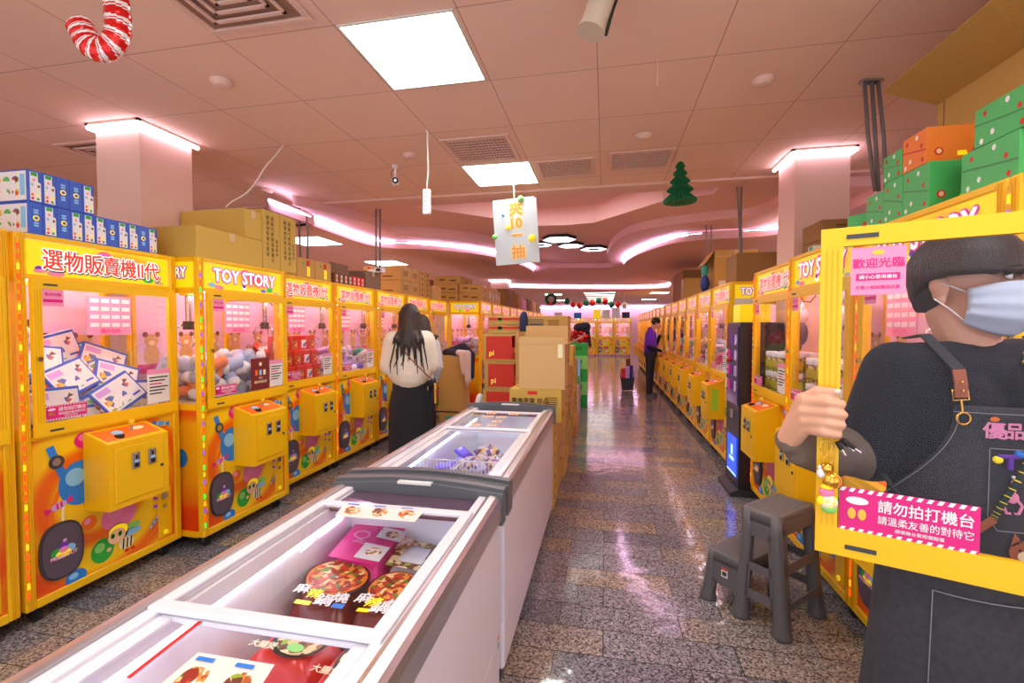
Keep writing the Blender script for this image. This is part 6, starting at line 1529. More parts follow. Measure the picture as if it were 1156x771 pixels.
for k, (x, dx) in enumerate(((976, 12), (984, 8), (991, 9))):
    p0 = atZ(x, 91, CZ); d = (p0 - CAMP).dot(FW); e = depth_pt(x + dx, 216, d); o = p0
    b = MB(); b.tube([p0 - o, (p0 - o) * 0.5 + (e - o) * 0.5 + Vector((0.01 * (k - 1), 0, 0)), e - o], 0.011, 'cable_grey', 8); b.cyl((0, 0, -0.012), (0, 0, 0), 0.03, 'steel', n=10)
    single(b, 'conduit', ['left', 'middle', 'right'][k] + ' grey conduit running from the ceiling down to the green gift boxes', 'conduit', o, group='conduits at the right')
a_ = atZ(742, 64, CZ); single(MB().tube([(0, 0, 0), (0.004, 0, -0.08), (0.0, 0, -0.15), (0.012, 0, -0.158)], 0.003, 'pink_paint', 5), 'hook', 'thin pale hook wire hanging alone from the ceiling', 'hook', a_)

# far garland and wreath
t = thing('garland', 'row of small red and green hanging decorations at the far end', 'decoration', atY(675, 343, 17))
pts = []
for k in range(10):
    x = 640 + k * 7.2; y = 340 + 5 * math.sin(k * 0.9) + (4 if 3 < k < 8 else 0); p = atY(x, y, 17) - t.location; pts.append(p + ZA * 0.08)
    b = MB(); m = ['tissue_green', 'red', 'red', 'tissue_green', 'red', 'tissue_green', 'foil_red', 'tissue_green', 'red', 'paper'][k]; b.ell(p, (0.10, 0.05, 0.12), m, 10, 8); b.lathe([(0.12, -0.06), (0.0, 0.14)], m, c=(p.x, p.y, p.z), n=8); part(b, 'ornament', t)
b = MB(); b.tube([Vector((pts[0].x, 0, Z2 - t.location.z))] + pts + [Vector((pts[-1].x, 0, Z2 - t.location.z))], 0.008, 'cable_white', 5); part(b, 'cord', t)
pw = atY(622, 338, 14); b = MB(); b.tube([(0.14 * math.cos(q), 0, 0.14 * math.sin(q)) for q in [2 * PI * i / 20 for i in range(20)]], 0.05, 'tissue_green', 8, True); t = thing('wreath', 'small round green wreath hanging far behind the aisle cartons', 'wreath', pw); part(b, 'ring', t); part(MB().ell((0, -0.05, -0.14), 0.05, 'red', 10, 8), 'bow', t); part(MB().cyl((0, 0, 0.14), (0, 0, CZ - pw.z), 0.003, 'cable_white', n=5), 'string', t)

# ---------------------------------------------------------------- things further down the aisle
def shop_basket(name, label, loc, s=1.0, rz=0, fill=True):
    t = thing(name, label, 'shopping basket', loc, rz); b = MB(); a, c, h = 0.16 * s, 0.12 * s, 0.30 * s
    ring = lambda k, z: [Vector((x * k, y * k, z)) for x, y in ((-a, -c), (a, -c), (a, c), (-a, c))]
    b.loft([ring(0.78, 0.02), ring(1.0, h)], 'charcoal', False, False); b.add(ring(0.78, 0.02), [(0, 1, 2, 3)], 'charcoal'); b.loft([ring(0.97, h), ring(0.76, 0.03)], 'black', False, False)
    b.tube(ring(1.02, h), 0.010 * s, 'charcoal', 6, True); part(b, 'tub', t)
    part(MB().tube([(-a, 0, h), (-a * 0.95, 0, h + 0.16 * s), (a * 0.95, 0, h + 0.16 * s), (a, 0, h)], 0.008 * s, 'black', 6), 'handle', t)
    for x in (-0.7, 0.7): part(MB().cyl((a * x * 0.9 - 0.01, -c * 0.5, 0.018), (a * x * 0.9 + 0.01, -c * 0.5, 0.018), 0.018, 'rubber', n=10), 'wheel', t)
    return t
bp = atZ(708, 441, 0); shop_basket('shopping_basket', 'dark grey shopping basket full of goods on the far aisle floor', bp, 1.0)
for k, (dx, m, h) in enumerate(((-0.09, 'foil_red', 0.55), (0.0, 'lilac', 0.6), (0.08, 'bag_blue', 0.62), (0.02, 'brown', 0.78))):
    b = MB(); b.box(-0.05, -0.04, 0, 0.05, 0.04, h - 0.08, m, 0.01); single(b, 'snack_bag', ['red', 'lilac', 'blue', 'brown'][k] + ' packet sticking up out of the far shopping basket', 'packet', (bp.x + dx, bp.y + (0.03 if k > 1 else -0.03), 0.06))
shop_basket('shopping_basket', 'dark grey basket on the floor at the right of the long haired woman', (-1.62, 4.75, 0), 1.25)
# display rack with green boxes
x0, y0 = -0.78, 8.6
for k in range(5):
    carton(x0, y0, 0.24 * k, x0 + 0.46, y0 + 0.4, 0.238 + 0.24 * k, 'green' if k % 2 == 0 or k > 3 else 'lightgreen', '%s bright green box up in the far green stack' % ORD[k], [('-y', 'MORE', 0.1, 0.2, 0.09, 'print_dark')], 'bright green boxes in the far stack', tape=False, name='green_box', cat='box')
carton(x0 + 0.10, y0 - 0.25, 0, x0 + 0.34, y0 - 0.02, 0.9, 'lightblue', 'tall pale blue box standing before the green stack', tape=False, name='storage_box', cat='box')
b = MB()
for i in range(14): b.ell((-0.2 + 0.4 * (i % 5) / 4, 0.05 * (i % 3) - 0.05, 0.05 + 0.07 * (i // 5)), (0.06, 0.06, 0.05), ['foil_red', 'foil_red', 'notice_pale'][i % 3], 10, 8)
single(b, 'snack_heap', 'heap of red and white wrapped snacks on the green boxes', 'snacks', (x0 + 0.23, y0 + 0.18, 1.2), kind='stuff')
for k in range(3):
    carton(-0.72, 7.42 + 0.27 * k, 0, -0.42, 7.66 + 0.27 * k, 0.55 + 0.12 * (k % 2), ['paper', 'green', 'lilac', 'carton'][k], ['white', 'green', 'lilac', 'brown'][k] + ' box at the end of the aisle cartons', tape=False, name='storage_box', cat='box')
# dark hanging coat on a rail beyond the boxes
mat('cloth_dark', (32, 34, 48), 0.9); mat('cloth_pale', (214, 190, 184), 0.9); mat('cloth_navy', (40, 52, 90), 0.9)


def organic(mb, voxel, m, smooth=4, name='organic'):
    me = mb.build('tmp'); me.materials.clear(); me.materials.append(m if not isinstance(m, str) else MATS[m])
    for p in me.polygons: p.material_index = 0
    o = bpy.data.objects.new('tmp', me); COL.objects.link(o)
    r = o.modifiers.new('r', 'REMESH'); r.mode = 'VOXEL'; r.voxel_size = voxel; r.use_smooth_shade = True
    if smooth: s_ = o.modifiers.new('s', 'SMOOTH'); s_.iterations = smooth; s_.factor = 0.5
    bpy.context.view_layer.update()
    out = bpy.data.meshes.new_from_object(o.evaluated_get(bpy.context.evaluated_depsgraph_get())); out.name = name
    bpy.data.objects.remove(o); bpy.data.meshes.remove(me)
    if not out.materials: out.materials.append(m if not isinstance(m, str) else MATS[m])
    out.polygons.foreach_set('use_smooth', [True] * len(out.polygons)); return out


def cap(mb, a, b_, ra, rb=None, n=12):
    """rounded cone"""
    rb = ra if rb is None else rb; a = Vector(a); b_ = Vector(b_); mb.cyl(a, b_, ra, 'white', r1=rb, n=n); mb.ell(a, ra, 'white', n, 8); mb.ell(b_, rb, 'white', n, 8)


def garment(name, label, loc, mtl, folds):
    b = MB()
    for a_, c_, r0, r1 in folds: cap(b, a_, c_, r0, r1)
    return single(organic(b, 0.012, mtl, 6, name), name, label, 'clothing', loc)


garment('dark_jacket', 'dark jacket draped over the cartons by the end machine', (-2.31, 7.02, 1.05), 'cloth_dark', [((-0.2, 0, 0.04), (0.1, 0, 0.12), 0.05, 0.08), ((0.1, 0, 0.12), (0.25, -0.02, 0.0), 0.08, 0.06), ((0.25, -0.04, 0.0), (0.30, -0.16, -0.32), 0.06, 0.03), ((-0.1, -0.1, 0.05), (0.2, -0.15, 0.04), 0.05, 0.05)])
garment('pale_jacket', 'pale beige jacket hanging over the side of the cartons by the end machine', (-2.18, 6.95, 1.04), 'cloth_pale', [((-0.05, -0.10, 0.06), (0.1, -0.12, 0.04), 0.05, 0.06), ((0.1, -0.14, 0.04), (0.12, -0.17, -0.36), 0.065, 0.05), ((0.02, -0.14, 0.0), (0.04, -0.16, -0.25), 0.05, 0.03), ((0.12, -0.17, -0.36), (0.11, -0.17, -0.44), 0.03, 0.02)])
garment('dark_coat', 'dark bundled coat lying on the snack heap of the far green stack', (-0.40, 8.8, 1.40), 'cloth_dark', [((-0.10, 0, 0.08), (0.05, 0, 0.10), 0.09, 0.09), ((0.05, 0, 0.10), (0.13, -0.05, -0.25), 0.06, 0.03)])
garment('blue_bag', 'blue bottle shaped bag standing between the flat cartons and printed carton', (-0.80, 4.55, 1.425), 'cloth_navy', [((0, 0, 0.05), (0, 0, 0.15), 0.045, 0.045), ((0, 0, 0.17), (0.005, 0, 0.20), 0.042, 0.035)])
garment('white_bag', 'crumpled white plastic bag low at the left of the red cartons', (-1.36, 4.75, 0.0), 'white', [((0, 0, 0.5), (0.05, 0, 0.75), 0.06, 0.04), ((0, 0, 0.5), (-0.02, 0, 0.1), 0.07, 0.08), ((0.03, 0, 0.45), (0.08, 0, 0.3), 0.05, 0.04)])
# ---------------------------------------------------------------- people
mat('skin', (220, 168, 138), 0.5); mat('skin_dark', (205, 155, 125), 0.5); mat('lip', (190, 110, 100), 0.5)
mat('navy_cloth', (22, 25, 37), 0.9); mat('khaki_sleeve', (118, 104, 92), 0.9, bump=0.3, bscale=30)
mat('cream_cloth', (232, 224, 208), 0.9, bump=0.2, bscale=20); mat('black_cloth', (30, 31, 38), 0.9); mat('purple_cloth', (98, 36, 178), 0.85); mat('dark_jeans', (42, 44, 56), 0.9)
mat('mask_blue', (196, 212, 232), 0.75); mat('leather', (168, 96, 62), 0.5); mat('stitch', (140, 140, 146), 0.8)


def elr(rx): return Euler(rx).to_matrix()


def figure(P, face, H, label, shirt, legs, hair_len=0.0, bow=0.0, arms=None, sleeve=0.0, skirt=False, extra=None, hair_m='hair', puffy=0.0, sleeve_m=None):
    """a standing person, about H tall, facing angle `face` (0 = towards -Y)"""
    t = thing('person', label, 'person', P, face); k = H / 1.7; v = 0.011
    z = lambda a: a * k
    body = MB()
    # torso, one continuous body
    for (a, b_, ra, rb) in (((0, 0, 0.92), (0, 0.0, 1.12), 0.125, 0.115), ((-0.06, 0, 1.12), (-0.08, 0.0, 1.32), 0.105, 0.10), ((0.06, 0, 1.12), (0.08, 0.0, 1.32), 0.105, 0.10), ((-0.15, 0, 1.38), (0.15, 0, 1.38), 0.06, 0.06), ((0, 0.0, 1.36), (0, -0.02 - bow * 0.4, 1.50), 0.06, 0.052)):
        cap(body, (a[0] * k, a[1] * k, z(a[2])), (b_[0] * k, b_[1] * k, z(b_[2])), ra * k, rb * k)
    for s in (-1, 1):
        cap(body, (s * 0.085 * k, 0, z(0.90)), (s * 0.09 * k, 0.01 * k, z(0.50)), 0.09 * k, 0.058 * k); cap(body, (s * 0.09 * k, 0.01 * k, z(0.48)), (s * 0.095 * k, 0.03 * k, z(0.09)), 0.058 * k, 0.038 * k)
    hc = Vector((0, (-0.03 - bow) * k, z(1.60 - bow * 0.25))); q = elr((bow * 2.5, 0, 0))
    for c, r in (((0, 0.012, 0.02), (0.076, 0.094, 0.088)), ((0, -0.028, -0.035), (0.060, 0.070, 0.085)), ((0, -0.045, -0.085), (0.038, 0.040, 0.032))):
        body.ell(hc + q @ Vector(c) * k, tuple(x * k for x in r), 'white', 18, 12, rot=q)
    body.ell(hc + q @ Vector((0, -0.105, -0.025)) * k, (0.014 * k, 0.018 * k, 0.022 * k), 'white', 10, 8)
    for s in (-1, 1): body.ell(hc + q @ Vector((s * 0.078, 0.0, -0.01)) * k, (0.012 * k, 0.02 * k, 0.03 * k), 'white', 10, 8)
    arms = arms or [((0.19, 0, 1.37), (0.23, 0.02, 1.08), (0.21, -0.06, 0.85))] * 2
    arms = [(Vector(a[0]), Vector(a[1]), Vector(a[2])) for a in arms]
    ends = []
    for s, (A, B_, C_) in zip((-1, 1), arms):
        A, B_, C_ = [Vector((s * p.x * k, p.y * k, p.z * k)) for p in (A, B_, C_)]
        cap(body, A, B_, 0.048 * k, 0.038 * k); cap(body, B_, C_, 0.037 * k, 0.026 * k); ends.append((A, B_, C_))
        d = (C_ - B_).normalized(); u = d.orthogonal().normalized(); w_ = d.cross(u)
        cap(body, C_, C_ + d * 0.07 * k, 0.028 * k, 0.026 * k)
        for i in range(4):
            o = C_ + d * 0.07 * k + w_ * (i - 1.5) * 0.019 * k; m1 = o + d * (0.03 + 0.004 * (1 - abs(i - 1.5))) * k; cap(body, o, m1, 0.009 * k, 0.009 * k, 8); cap(body, m1, m1 + (d * 0.6 - u * 0.7).normalized() * 0.03 * k, 0.009 * k, 0.0075 * k, 8)
        cap(body, C_ + w_ * 0.02 * k, C_ + (d * 0.05 + w_ * 0.05) * k, 0.011 * k, 0.009 * k, 8)
    part(organic(body, 0.0085, 'skin', 3, 'body'), 'body', t)
    # shirt
    b = MB(); e = 0.016 + puffy * 0.02
    for (a, b_, ra, rb) in (((0, 0, 0.95 + puffy * 0.19), (0, 0, 1.16), 0.125 + puffy * 0.05, 0.12 + puffy * 0.05), ((-0.06, 0, 1.10), (-0.08, 0, 1.32), 0.11 + puffy * 0.04, 0.10 + puffy * 0.02), ((0.06, 0, 1.10), (0.08, 0, 1.32), 0.11 + puffy * 0.04, 0.10 + puffy * 0.02), ((-0.15, 0, 1.38), (0.15, 0, 1.38), 0.06, 0.06), ((0, 0, 1.38), (0, 0, 1.43), 0.07, 0.06)):
        cap(b, (a[0] * k, a[1] * k, z(a[2])), (b_[0] * k, b_[1] * k, z(b_[2])), (ra + e) * k, (rb + e) * k)
    for A, B_, C_ in ends:
        cap(b, A, B_ if sleeve > 0.9 else A.lerp(B_, 0.8), (0.052 + e + puffy * 0.03) * k, (0.048 + e + puffy * 0.035) * k)
        if sleeve > 0.9: cap(b, B_, B_.lerp(C_, 0.85), (0.046 + e + puffy * 0.035) * k, (0.030 + e + puffy * 0.02) * k)
    part(organic(b, 0.011, shirt, 5, 'shirt'), 'shirt', t)
    if sleeve_m:
        b = MB()
        for A, B_, C_ in ends: cap(b, A.lerp(B_, 0.7), B_, 0.052 * k, 0.046 * k); cap(b, B_, B_.lerp(C_, 0.9), 0.045 * k, 0.034 * k)
        part(organic(b, 0.009, sleeve_m, 3, 'under_sleeve'), 'under_sleeve', t)
    # lower clothes
    b = MB()
    if skirt:
        n = 28; rings = []
        for j in range(10):
            f = j / 9; zz_ = 1.04 - 0.80 * f; rx = 0.145 + 0.045 * min(1, f * 3) + 0.02 * f; ry = 0.115 + 0.03 * min(1, f * 3) + 0.03 * f
            rings.append([Vector((rx * k * math.cos(2 * PI * i / n) * (1 + 0.025 * f * math.sin(i * 2.7)), ry * k * math.sin(2 * PI * i / n) * (1 + 0.03 * f * math.sin(i * 2.1)), zz_ * k)) for i in range(n)])
        b.loft(rings, legs); part(b, 'skirt', t)
    else:
        cap(b, (0, 0, z(0.92)), (0, 0, z(1.0)), 0.145 * k, 0.135 * k)
        for s in (-1, 1): cap(b, (s * 0.085 * k, 0, z(0.90)), (s * 0.09 * k, 0.01 * k, z(0.50)), 0.105 * k, 0.08 * k); cap(b, (s * 0.09 * k, 0.01 * k, z(0.50)), (s * 0.095 * k, 0.02 * k, z(0.10)), 0.08 * k, 0.062 * k)
        part(organic(b, 0.011, legs, 3, 'trousers'), 'trousers', t)
    for s in (-1, 1):
        b = MB(); cap(b, (0, 0.03, 0.045), (0, -0.13, 0.035), 0.045, 0.035); b.box(-0.045, -0.17, 0, 0.045, 0.08, 0.03, 'white', 0.01)
        part(organic(b, 0.009, 'charcoal', 2, 'shoe'), 'shoe', t, loc=(s * 0.095 * k, 0.02, 0))
    # hair
    b = MB(); b.ell(hc + q @ Vector((0, 0.022, 0.035)) * k, (0.088 * k, 0.100 * k, 0.092 * k), 'white', 20, 14, rot=q)
    if hair_len:
        for i in range(9):
            a_ = -1.25 + 2.5 * i / 8; x = 0.075 * math.sin(a_); y = 0.02 + 0.075 * math.cos(a_)
            ln = hair_len * (0.75 + 0.25 * math.cos(a_ * 1.4)) + 0.03 * math.sin(i * 2.3); x2 = x * 1.65 + 0.01 * math.sin(i * 1.7)
            yb = 0.165 if abs(a_) < 0.9 else 0.14
            cap(b, hc + Vector((x, y, 0.03)) * k, hc + Vector((x * 1.15, y + 0.04, -0.14)) * k, 0.03 * k, 0.028 * k); cap(b, hc + Vector((x * 1.15, y + 0.04, -0.14)) * k, hc + Vector((x2, yb + 0.03, -0.14 - (ln - 0.14) * 0.55)) * k, 0.028 * k, 0.020 * k); cap(b, hc + Vector((x2, yb + 0.03, -0.14 - (ln - 0.14) * 0.55)) * k, hc + Vector((x2 * 1.2, yb + 0.028, -ln)) * k, 0.018 * k, 0.005 * k, 8)
    part(organic(b, 0.007, hair_m, 3, 'hair'), 'hair', t)
    if extra: extra(t, k, hc, ends)
    return t


def lady_extra(t, k, hc, ends):
    b = MB(); b.tube([(0.16 * k, 0.0, 1.46 * k), (0.12 * k, 0.13 * k, 1.36 * k), (-0.02 * k, 0.178 * k, 1.20 * k), (-0.16 * k, 0.13 * k, 1.05 * k), (-0.23 * k, 0.02 * k, 0.98 * k)], 0.006, 'leather', 6); part(b, 'bag_strap', t)
    b = MB(); b.box(-0.012, -0.045, -0.13, 0.012, 0.045, 0.06, 'gold', 0.004); b.box(-0.0135, -0.038, -0.12, -0.012, 0.038, 0.05, 'leather'); part(b, 'phone_case', t, 'tan phone pouch', loc=(-0.235 * k, 0.03, 0.90 * k))
    b = MB()
    for i in range(12):
        a_ = -1 + 2 * i / 11; b.tube([hc + Vector((0.07 * a_, 0.10 - 0.02 * a_ * a_, -0.05)), hc + Vector((0.12 * a_, 0.17, -0.22)), hc + Vector((0.15 * a_ + 0.02 * math.sin(i * 3), 0.19, -0.38 - 0.07 * math.sin(i * 1.9))), hc + Vector((0.17 * a_, 0.195, -0.50 - 0.05 * math.sin(i * 2.9)))], 0.007, 'hair', 5, rad=[0.008, 0.009, 0.007, 0.003])
    part(b, 'hair_strand', t)


pl_ = Vector((-1.82, 4.1, 0))
figure(pl_, R(180 + 22), 1.70, 'long haired woman in a cream sweater and long black skirt, seen from behind', 'cream_cloth', 'black_cloth', hair_len=0.39, sleeve=1.0, skirt=True, puffy=0.55,
       arms=[((0.15, 0, 1.36), (0.19, -0.02, 1.13), (0.13, -0.20, 1.06))] * 2, extra=lady_extra)
figure(Vector((-2.03, 4.9, 0)), R(180 + 60), 1.62, 'person in a pale blue top almost hidden behind the long haired woman', mat('pale_blue_cloth', (205, 214, 228), 0.9), 'dark_jeans', hair_len=0.2, sleeve=1.0)


def man_extra(t, k, hc, ends):
    C_ = ends[0][2]; b = MB(); b.box(-0.035, -0.075, -0.005, 0.035, 0.075, 0.005, 'black', 0.004); b.box(-0.031, -0.07, 0.005, 0.031, 0.07, 0.006, 'screen_light')
    single(b, 'smartphone', 'phone held by the man in the purple shirt', 'phone', t.matrix_basis @ (C_ + Vector((0.0, -0.10, 0.035)) * k), (0.5, 0, t.rotation_euler.z))


mp = Vector((0.97, 10.35, 0))
figure(mp, R(80), 1.70, 'man in a purple shirt with black sleeves and dark trousers, head bowed over his phone', 'purple_cloth', 'dark_jeans', bow=0.09, sleeve=0.5, sleeve_m='black_cloth',
       arms=[((0.19, 0, 1.36), (0.21, 0.03, 1.08), (0.12, -0.24, 0.98)), ((0.19, 0, 1.36), (0.20, -0.10, 1.12), (0.06, -0.20, 1.34))], extra=man_extra)

# ---------------------------------------------------------------- raised glass door
E0 = Vector((0.515, 1.257, 0)); DU = Vector((0.838 - 0.515, 1.128 - 1.257, 0)).normalized(); DN = DU.cross(ZA).normalized()   # DN points at the camera
ang = math.atan2(DU.y, DU.x)
dt = m0
do = make_door(dt)
# hinge the leaf: its free lower left corner comes to E0
lw_ = m0.matrix_basis.inverted() @ (Matrix.Translation(E0) @ Matrix.Rotation(ang, 4, 'Z') @ Matrix.Translation(Vector((0.375, 0.009, 0))))
do.matrix_basis = lw_
for ch in list(do.children):
    if ch.name.startswith(('notice', 'corner_label', 'pink_notice', 'lock')): bpy.data.objects.remove(ch)
for ch in do.children:
    if ch.name.startswith('glass_pane'): ch.data = MB().box(-0.375 + 0.044, -0.010, 0.948 + 0.066, 0.395 - 0.044, -0.006, 1.735 - 0.044, 'door_pane').build('glass_pane')
pink_notice(do, Vector((-0.205, -0.0115, 1.064)), 0.245, 0.105, XA)
b = MB(); b.box(-0.315, -0.0135, 1.575, -0.215, -0.0115, 1.685, 'notice_pale'); b.text('歡迎光臨', Vector((-0.265, -0.0145, 1.648)), XA, ZA, 0.024, 'hotpink', 0.02); b.box(-0.305, -0.0145, 1.608, -0.225, -0.0135, 1.624, 'hotpink'); b.text('請小心使用機台', Vector((-0.265, -0.0155, 1.616)), XA, ZA, 0.010, 'white', 0.02)
b.text('打氣小秘訣請洽店員', Vector((-0.265, -0.0145, 1.592)), XA, ZA, 0.009, 'hotpink', 0.02); b.disc((-0.265, 1.672), 0.012, 0.006, Vector((0, -0.0145, 0)), XA, ZA, 'gold', 12)
part(b, 'corner_label', do, 'pale pink label with magenta lettering')
part(MB().cyl((-0.353, -0.032, 1.34), (-0.353, -0.017, 1.34), 0.012, 'chrome', n=12), 'lock', do)

# ---------------------------------------------------------------- masked person holding the door
PC = Vector((0.93, 1.36, 0)); t = thing('person', 'masked person in a dark top and grey denim apron behind the open glass door', 'person', PC)
IP = Matrix.Translation(-PC)
def W(p): return Vector(p)
HC = atD(1094, 322, 1.17); fa = R(29); QH = Matrix.Rotation(fa, 3, 'Z') @ Matrix.Rotation(R(4), 3, 'X')
def hp_(x, y, z_): return HC + QH @ Vector((x, y, z_)) * 1.06
body = MB(); body.T = IP
def C2(a, b_, ra, rb=None, n=14): cap(body, a, b_, ra, rb, n)
SH_R = Vector((0.75, 1.38, 1.385)); SH_L = Vector((1.115, 1.36, 1.405)); neck = Vector((0.935, 1.37, 1.43))
for c, r in (((0, 0.015, 0.03), (0.079, 0.098, 0.092)), ((0, -0.028, -0.03), (0.064, 0.075, 0.090)), ((0, -0.042, -0.088), (0.045, 0.048, 0.036)), ((0, -0.085, -0.055), (0.035, 0.02, 0.04))):
    body.ell(hp_(*c), r, 'white', 22, 14, rot=QH)
body.ell(hp_(0, -0.112, -0.020), (0.014, 0.018, 0.024), 'white', 12, 8, rot=QH); body.ell(hp_(0, -0.102, 0.015), (0.011, 0.012, 0.028), 'white', 10, 8, rot=QH)
for s in (-1, 1):
    body.ell(hp_(s * 0.080, 0.012, -0.012), (0.010, 0.020, 0.032), 'white', 14, 10, rot=QH); body.ell(hp_(s * 0.088, 0.020, 0.0), (0.008, 0.014, 0.020), 'white', 10, 8, rot=QH); body.ell(hp_(s * 0.082, 0.004, -0.038), (0.007, 0.010, 0.012), 'white', 10, 8, rot=QH)
    body.ell(hp_(s * 0.042, -0.078, -0.045), (0.024, 0.022, 0.028), 'white', 12, 8, rot=QH)
C2(neck - ZA * 0.03, hp_(0, 0.025, -0.07), 0.060, 0.056); C2(neck - ZA * 0.04 + YA * 0.01, neck + XA * 0.12 - ZA * 0.035, 0.05, 0.05); C2(neck - ZA * 0.04 + YA * 0.01, neck - XA * 0.12 - ZA * 0.035, 0.05, 0.05)
C2(SH_R, SH_L, 0.058, 0.058)
tc_ = Vector((0.935, 1.39, 0))
for s in (-1, 1):
    C2(tc_ + Vector((s * 0.075, 0, 1.32)), tc_ + Vector((s * 0.065, 0, 1.10)), 0.10, 0.10); C2(tc_ + Vector((s * 0.06, 0, 1.10)), tc_ + Vector((s * 0.07, 0, 0.92)), 0.10, 0.115)
    C2(tc_ + Vector((s * 0.09, 0, 0.88)), tc_ + Vector((s * 0.10, 0.01, 0.50)), 0.092, 0.06); C2(tc_ + Vector((s * 0.10, 0.01, 0.48)), tc_ + Vector((s * 0.10, 0.03, 0.09)), 0.06, 0.04)
EL_R = Vector((0.715, 1.43, 1.145)); WR_R = Vector((0.470, 1.315, 1.205))
C2(SH_R, EL_R, 0.052, 0.042); C2(EL_R, WR_R, 0.040, 0.027)
EL_L = Vector((1.19, 1.46, 1.15)); WR_L = Vector((1.12, 1.30, 0.98)); C2(SH_L, EL_L, 0.052, 0.042); C2(EL_L, WR_L, 0.040, 0.028)
# right hand closed round the door edge
def G(e, n_, z_): return Vector((E0.x, E0.y, 0)) + DU * e + DN * n_ + ZA * z_
palm = [G(-0.026, 0.020, 1.318), G(-0.028, 0.024, 1.294), G(-0.028, 0.022, 1.270), G(-0.024, 0.014, 1.248)]
wrist = WR_R
for i, p in enumerate(palm): C2(wrist + ZA * (0.010 - 0.007 * i), p, 0.022, 0.0155, 12)
C2(wrist, G(-0.032, 0.0, 1.27), 0.028, 0.026)
for i, zf in enumerate((1.320, 1.295, 1.270, 1.247)):
    ln = [0.0, 0.004, 0.001, -0.006][i]
    a = palm[i]; b1_ = G(0.018 + ln, 0.045, zf + 0.003); b2 = G(0.046 + ln, 0.030, zf - 0.002); b3 = G(0.040 + ln, 0.016, zf - 0.006)
    C2(a, b1_, 0.0135, 0.0125, 10); C2(b1_, b2, 0.0122, 0.0112, 10); C2(b2, b3, 0.011, 0.010, 10)
C2(wrist + ZA * 0.02, G(-0.030, 0.004, 1.318), 0.02, 0.019, 10); C2(G(-0.030, 0.004, 1.318), G(0.0, 0.026, 1.345), 0.017, 0.0135, 10); C2(G(0.0, 0.026, 1.345), G(0.034, 0.034, 1.346), 0.0128, 0.0105, 10)
# left hand, relaxed
d = Vector((-0.3, -0.5, -0.8)).normalized(); u = Vector((0.8, -0.6, 0)).normalized(); C2(WR_L, WR_L + d * 0.08, 0.028, 0.03)
for i in range(4): o = WR_L + d * 0.08 + u * (i - 1.5) * 0.02; C2(o, o + d * 0.035, 0.010, 0.0095, 8); C2(o + d * 0.035, o + d * 0.055 - XA * 0.015, 0.0092, 0.008, 8)
C2(WR_L + u * -0.02, WR_L + d * 0.05 - u * 0.06, 0.012, 0.010, 8)
part(organic(body, 0.0042, 'skin', 4, 'body'), 'body', t)
# nail
b = MB(); b.T = IP; b.ell(G(0.038, 0.0425, 1.349), (0.008, 0.003, 0.006), mat('nail', (240, 205, 190), 0.3), 10, 6); part(b, 'thumb_nail', t)
# hair: a bowl cut shell
b = MB(); n = 48; m_ = 16; outer = []; inner = []
def lim(a_):   # how far down the hair falls (height over head centre) for an angle from the face
    c = math.cos(a_)   # 1 = face, -1 = nape
    return 0.028 + 0.006 * math.sin(a_ * 23) if c > 0.75 else (0.028 - (0.75 - c) * 0.01 if c > 0.15 else (0.022 - (0.15 - c) * 0.05 if c > -0.3 else -0.0005 - (-0.3 - c) * 0.10))
rows = []
for j in range(m_ + 1):
    row = []
    for i in range(n):
        a_ = 2 * PI * i / n; zl = lim(a_); f = j / m_; top = 0.138
        zz_ = top - (top - zl) * (1 - math.cos(f * PI / 2)) ** 0.9
        q = max(0.0, 1 - ((zz_ - 0.02) / (top - 0.02)) ** 2) if zz_ > 0.02 else 1.0
        r = math.sqrt(q) ** 0.85 if q > 0 else 0
        if zz_ < 0.02: r *= 1 - 0.18 * (0.02 - zz_) / 0.06
        wv = 1 + 0.05 * max(0, f - 0.8) / 0.2 * (1 if math.cos(a_) > -0.3 else 0) + 0.010 * math.sin(i * 3.9) * f + 0.02 * math.sin(a_ * 2 + 1) * f
        row.append(hp_(0.099 * r * math.sin(a_) * wv, 0.012 - 0.115 * r * math.cos(a_) * wv, zz_))
    rows.append(row)
inn = [[p.lerp(HC, 0.16) for p in row] for row in rows]
vs = [p - PC for row in rows for p in row] + [p - PC for row in reversed(inn) for p in row]; K = 2 * (m_ + 1)
b.add(vs, [(j * n + i, j * n + (i + 1) % n, (j + 1) * n + (i + 1) % n, (j + 1) * n + i) for j in range(K - 1) for i in range(n)], 'hair', True)
part(b, 'hair', t)
b = MB(); b.T = IP; b.ell(hp_(0, 0.058, -0.010), (0.076, 0.062, 0.070), mat('short_hair', (62, 50, 46), 0.7), 28, 18, rot=QH); part(b, 'short_hair', t, 'closely cropped hair under the bowl cut')
b = MB(); b.T = IP
for s in (-1, 1):
    b.ell(hp_(s * 0.031, -0.088, 0.018), (0.014, 0.008, 0.007), 'white', 12, 8, rot=QH); b.ell(hp_(s * 0.031, -0.0945, 0.018), (0.006, 0.003, 0.006), 'black', 10, 6, rot=QH)
part(b, 'eyes', t)
b = MB(); b.T = IP
for s in (-1, 1): b.tube([hp_(s * 0.012, -0.100, 0.038), hp_(s * 0.03, -0.101, 0.043), hp_(s * 0.05, -0.088, 0.038)], 0.003, 'hair', 6); b.tube([hp_(s * 0.016, -0.096, 0.024), hp_(s * 0.031, -0.0975, 0.0265), hp_(s * 0.046, -0.088, 0.02)], 0.0016, 'hair', 5)
part(b, 'eyebrows', t)
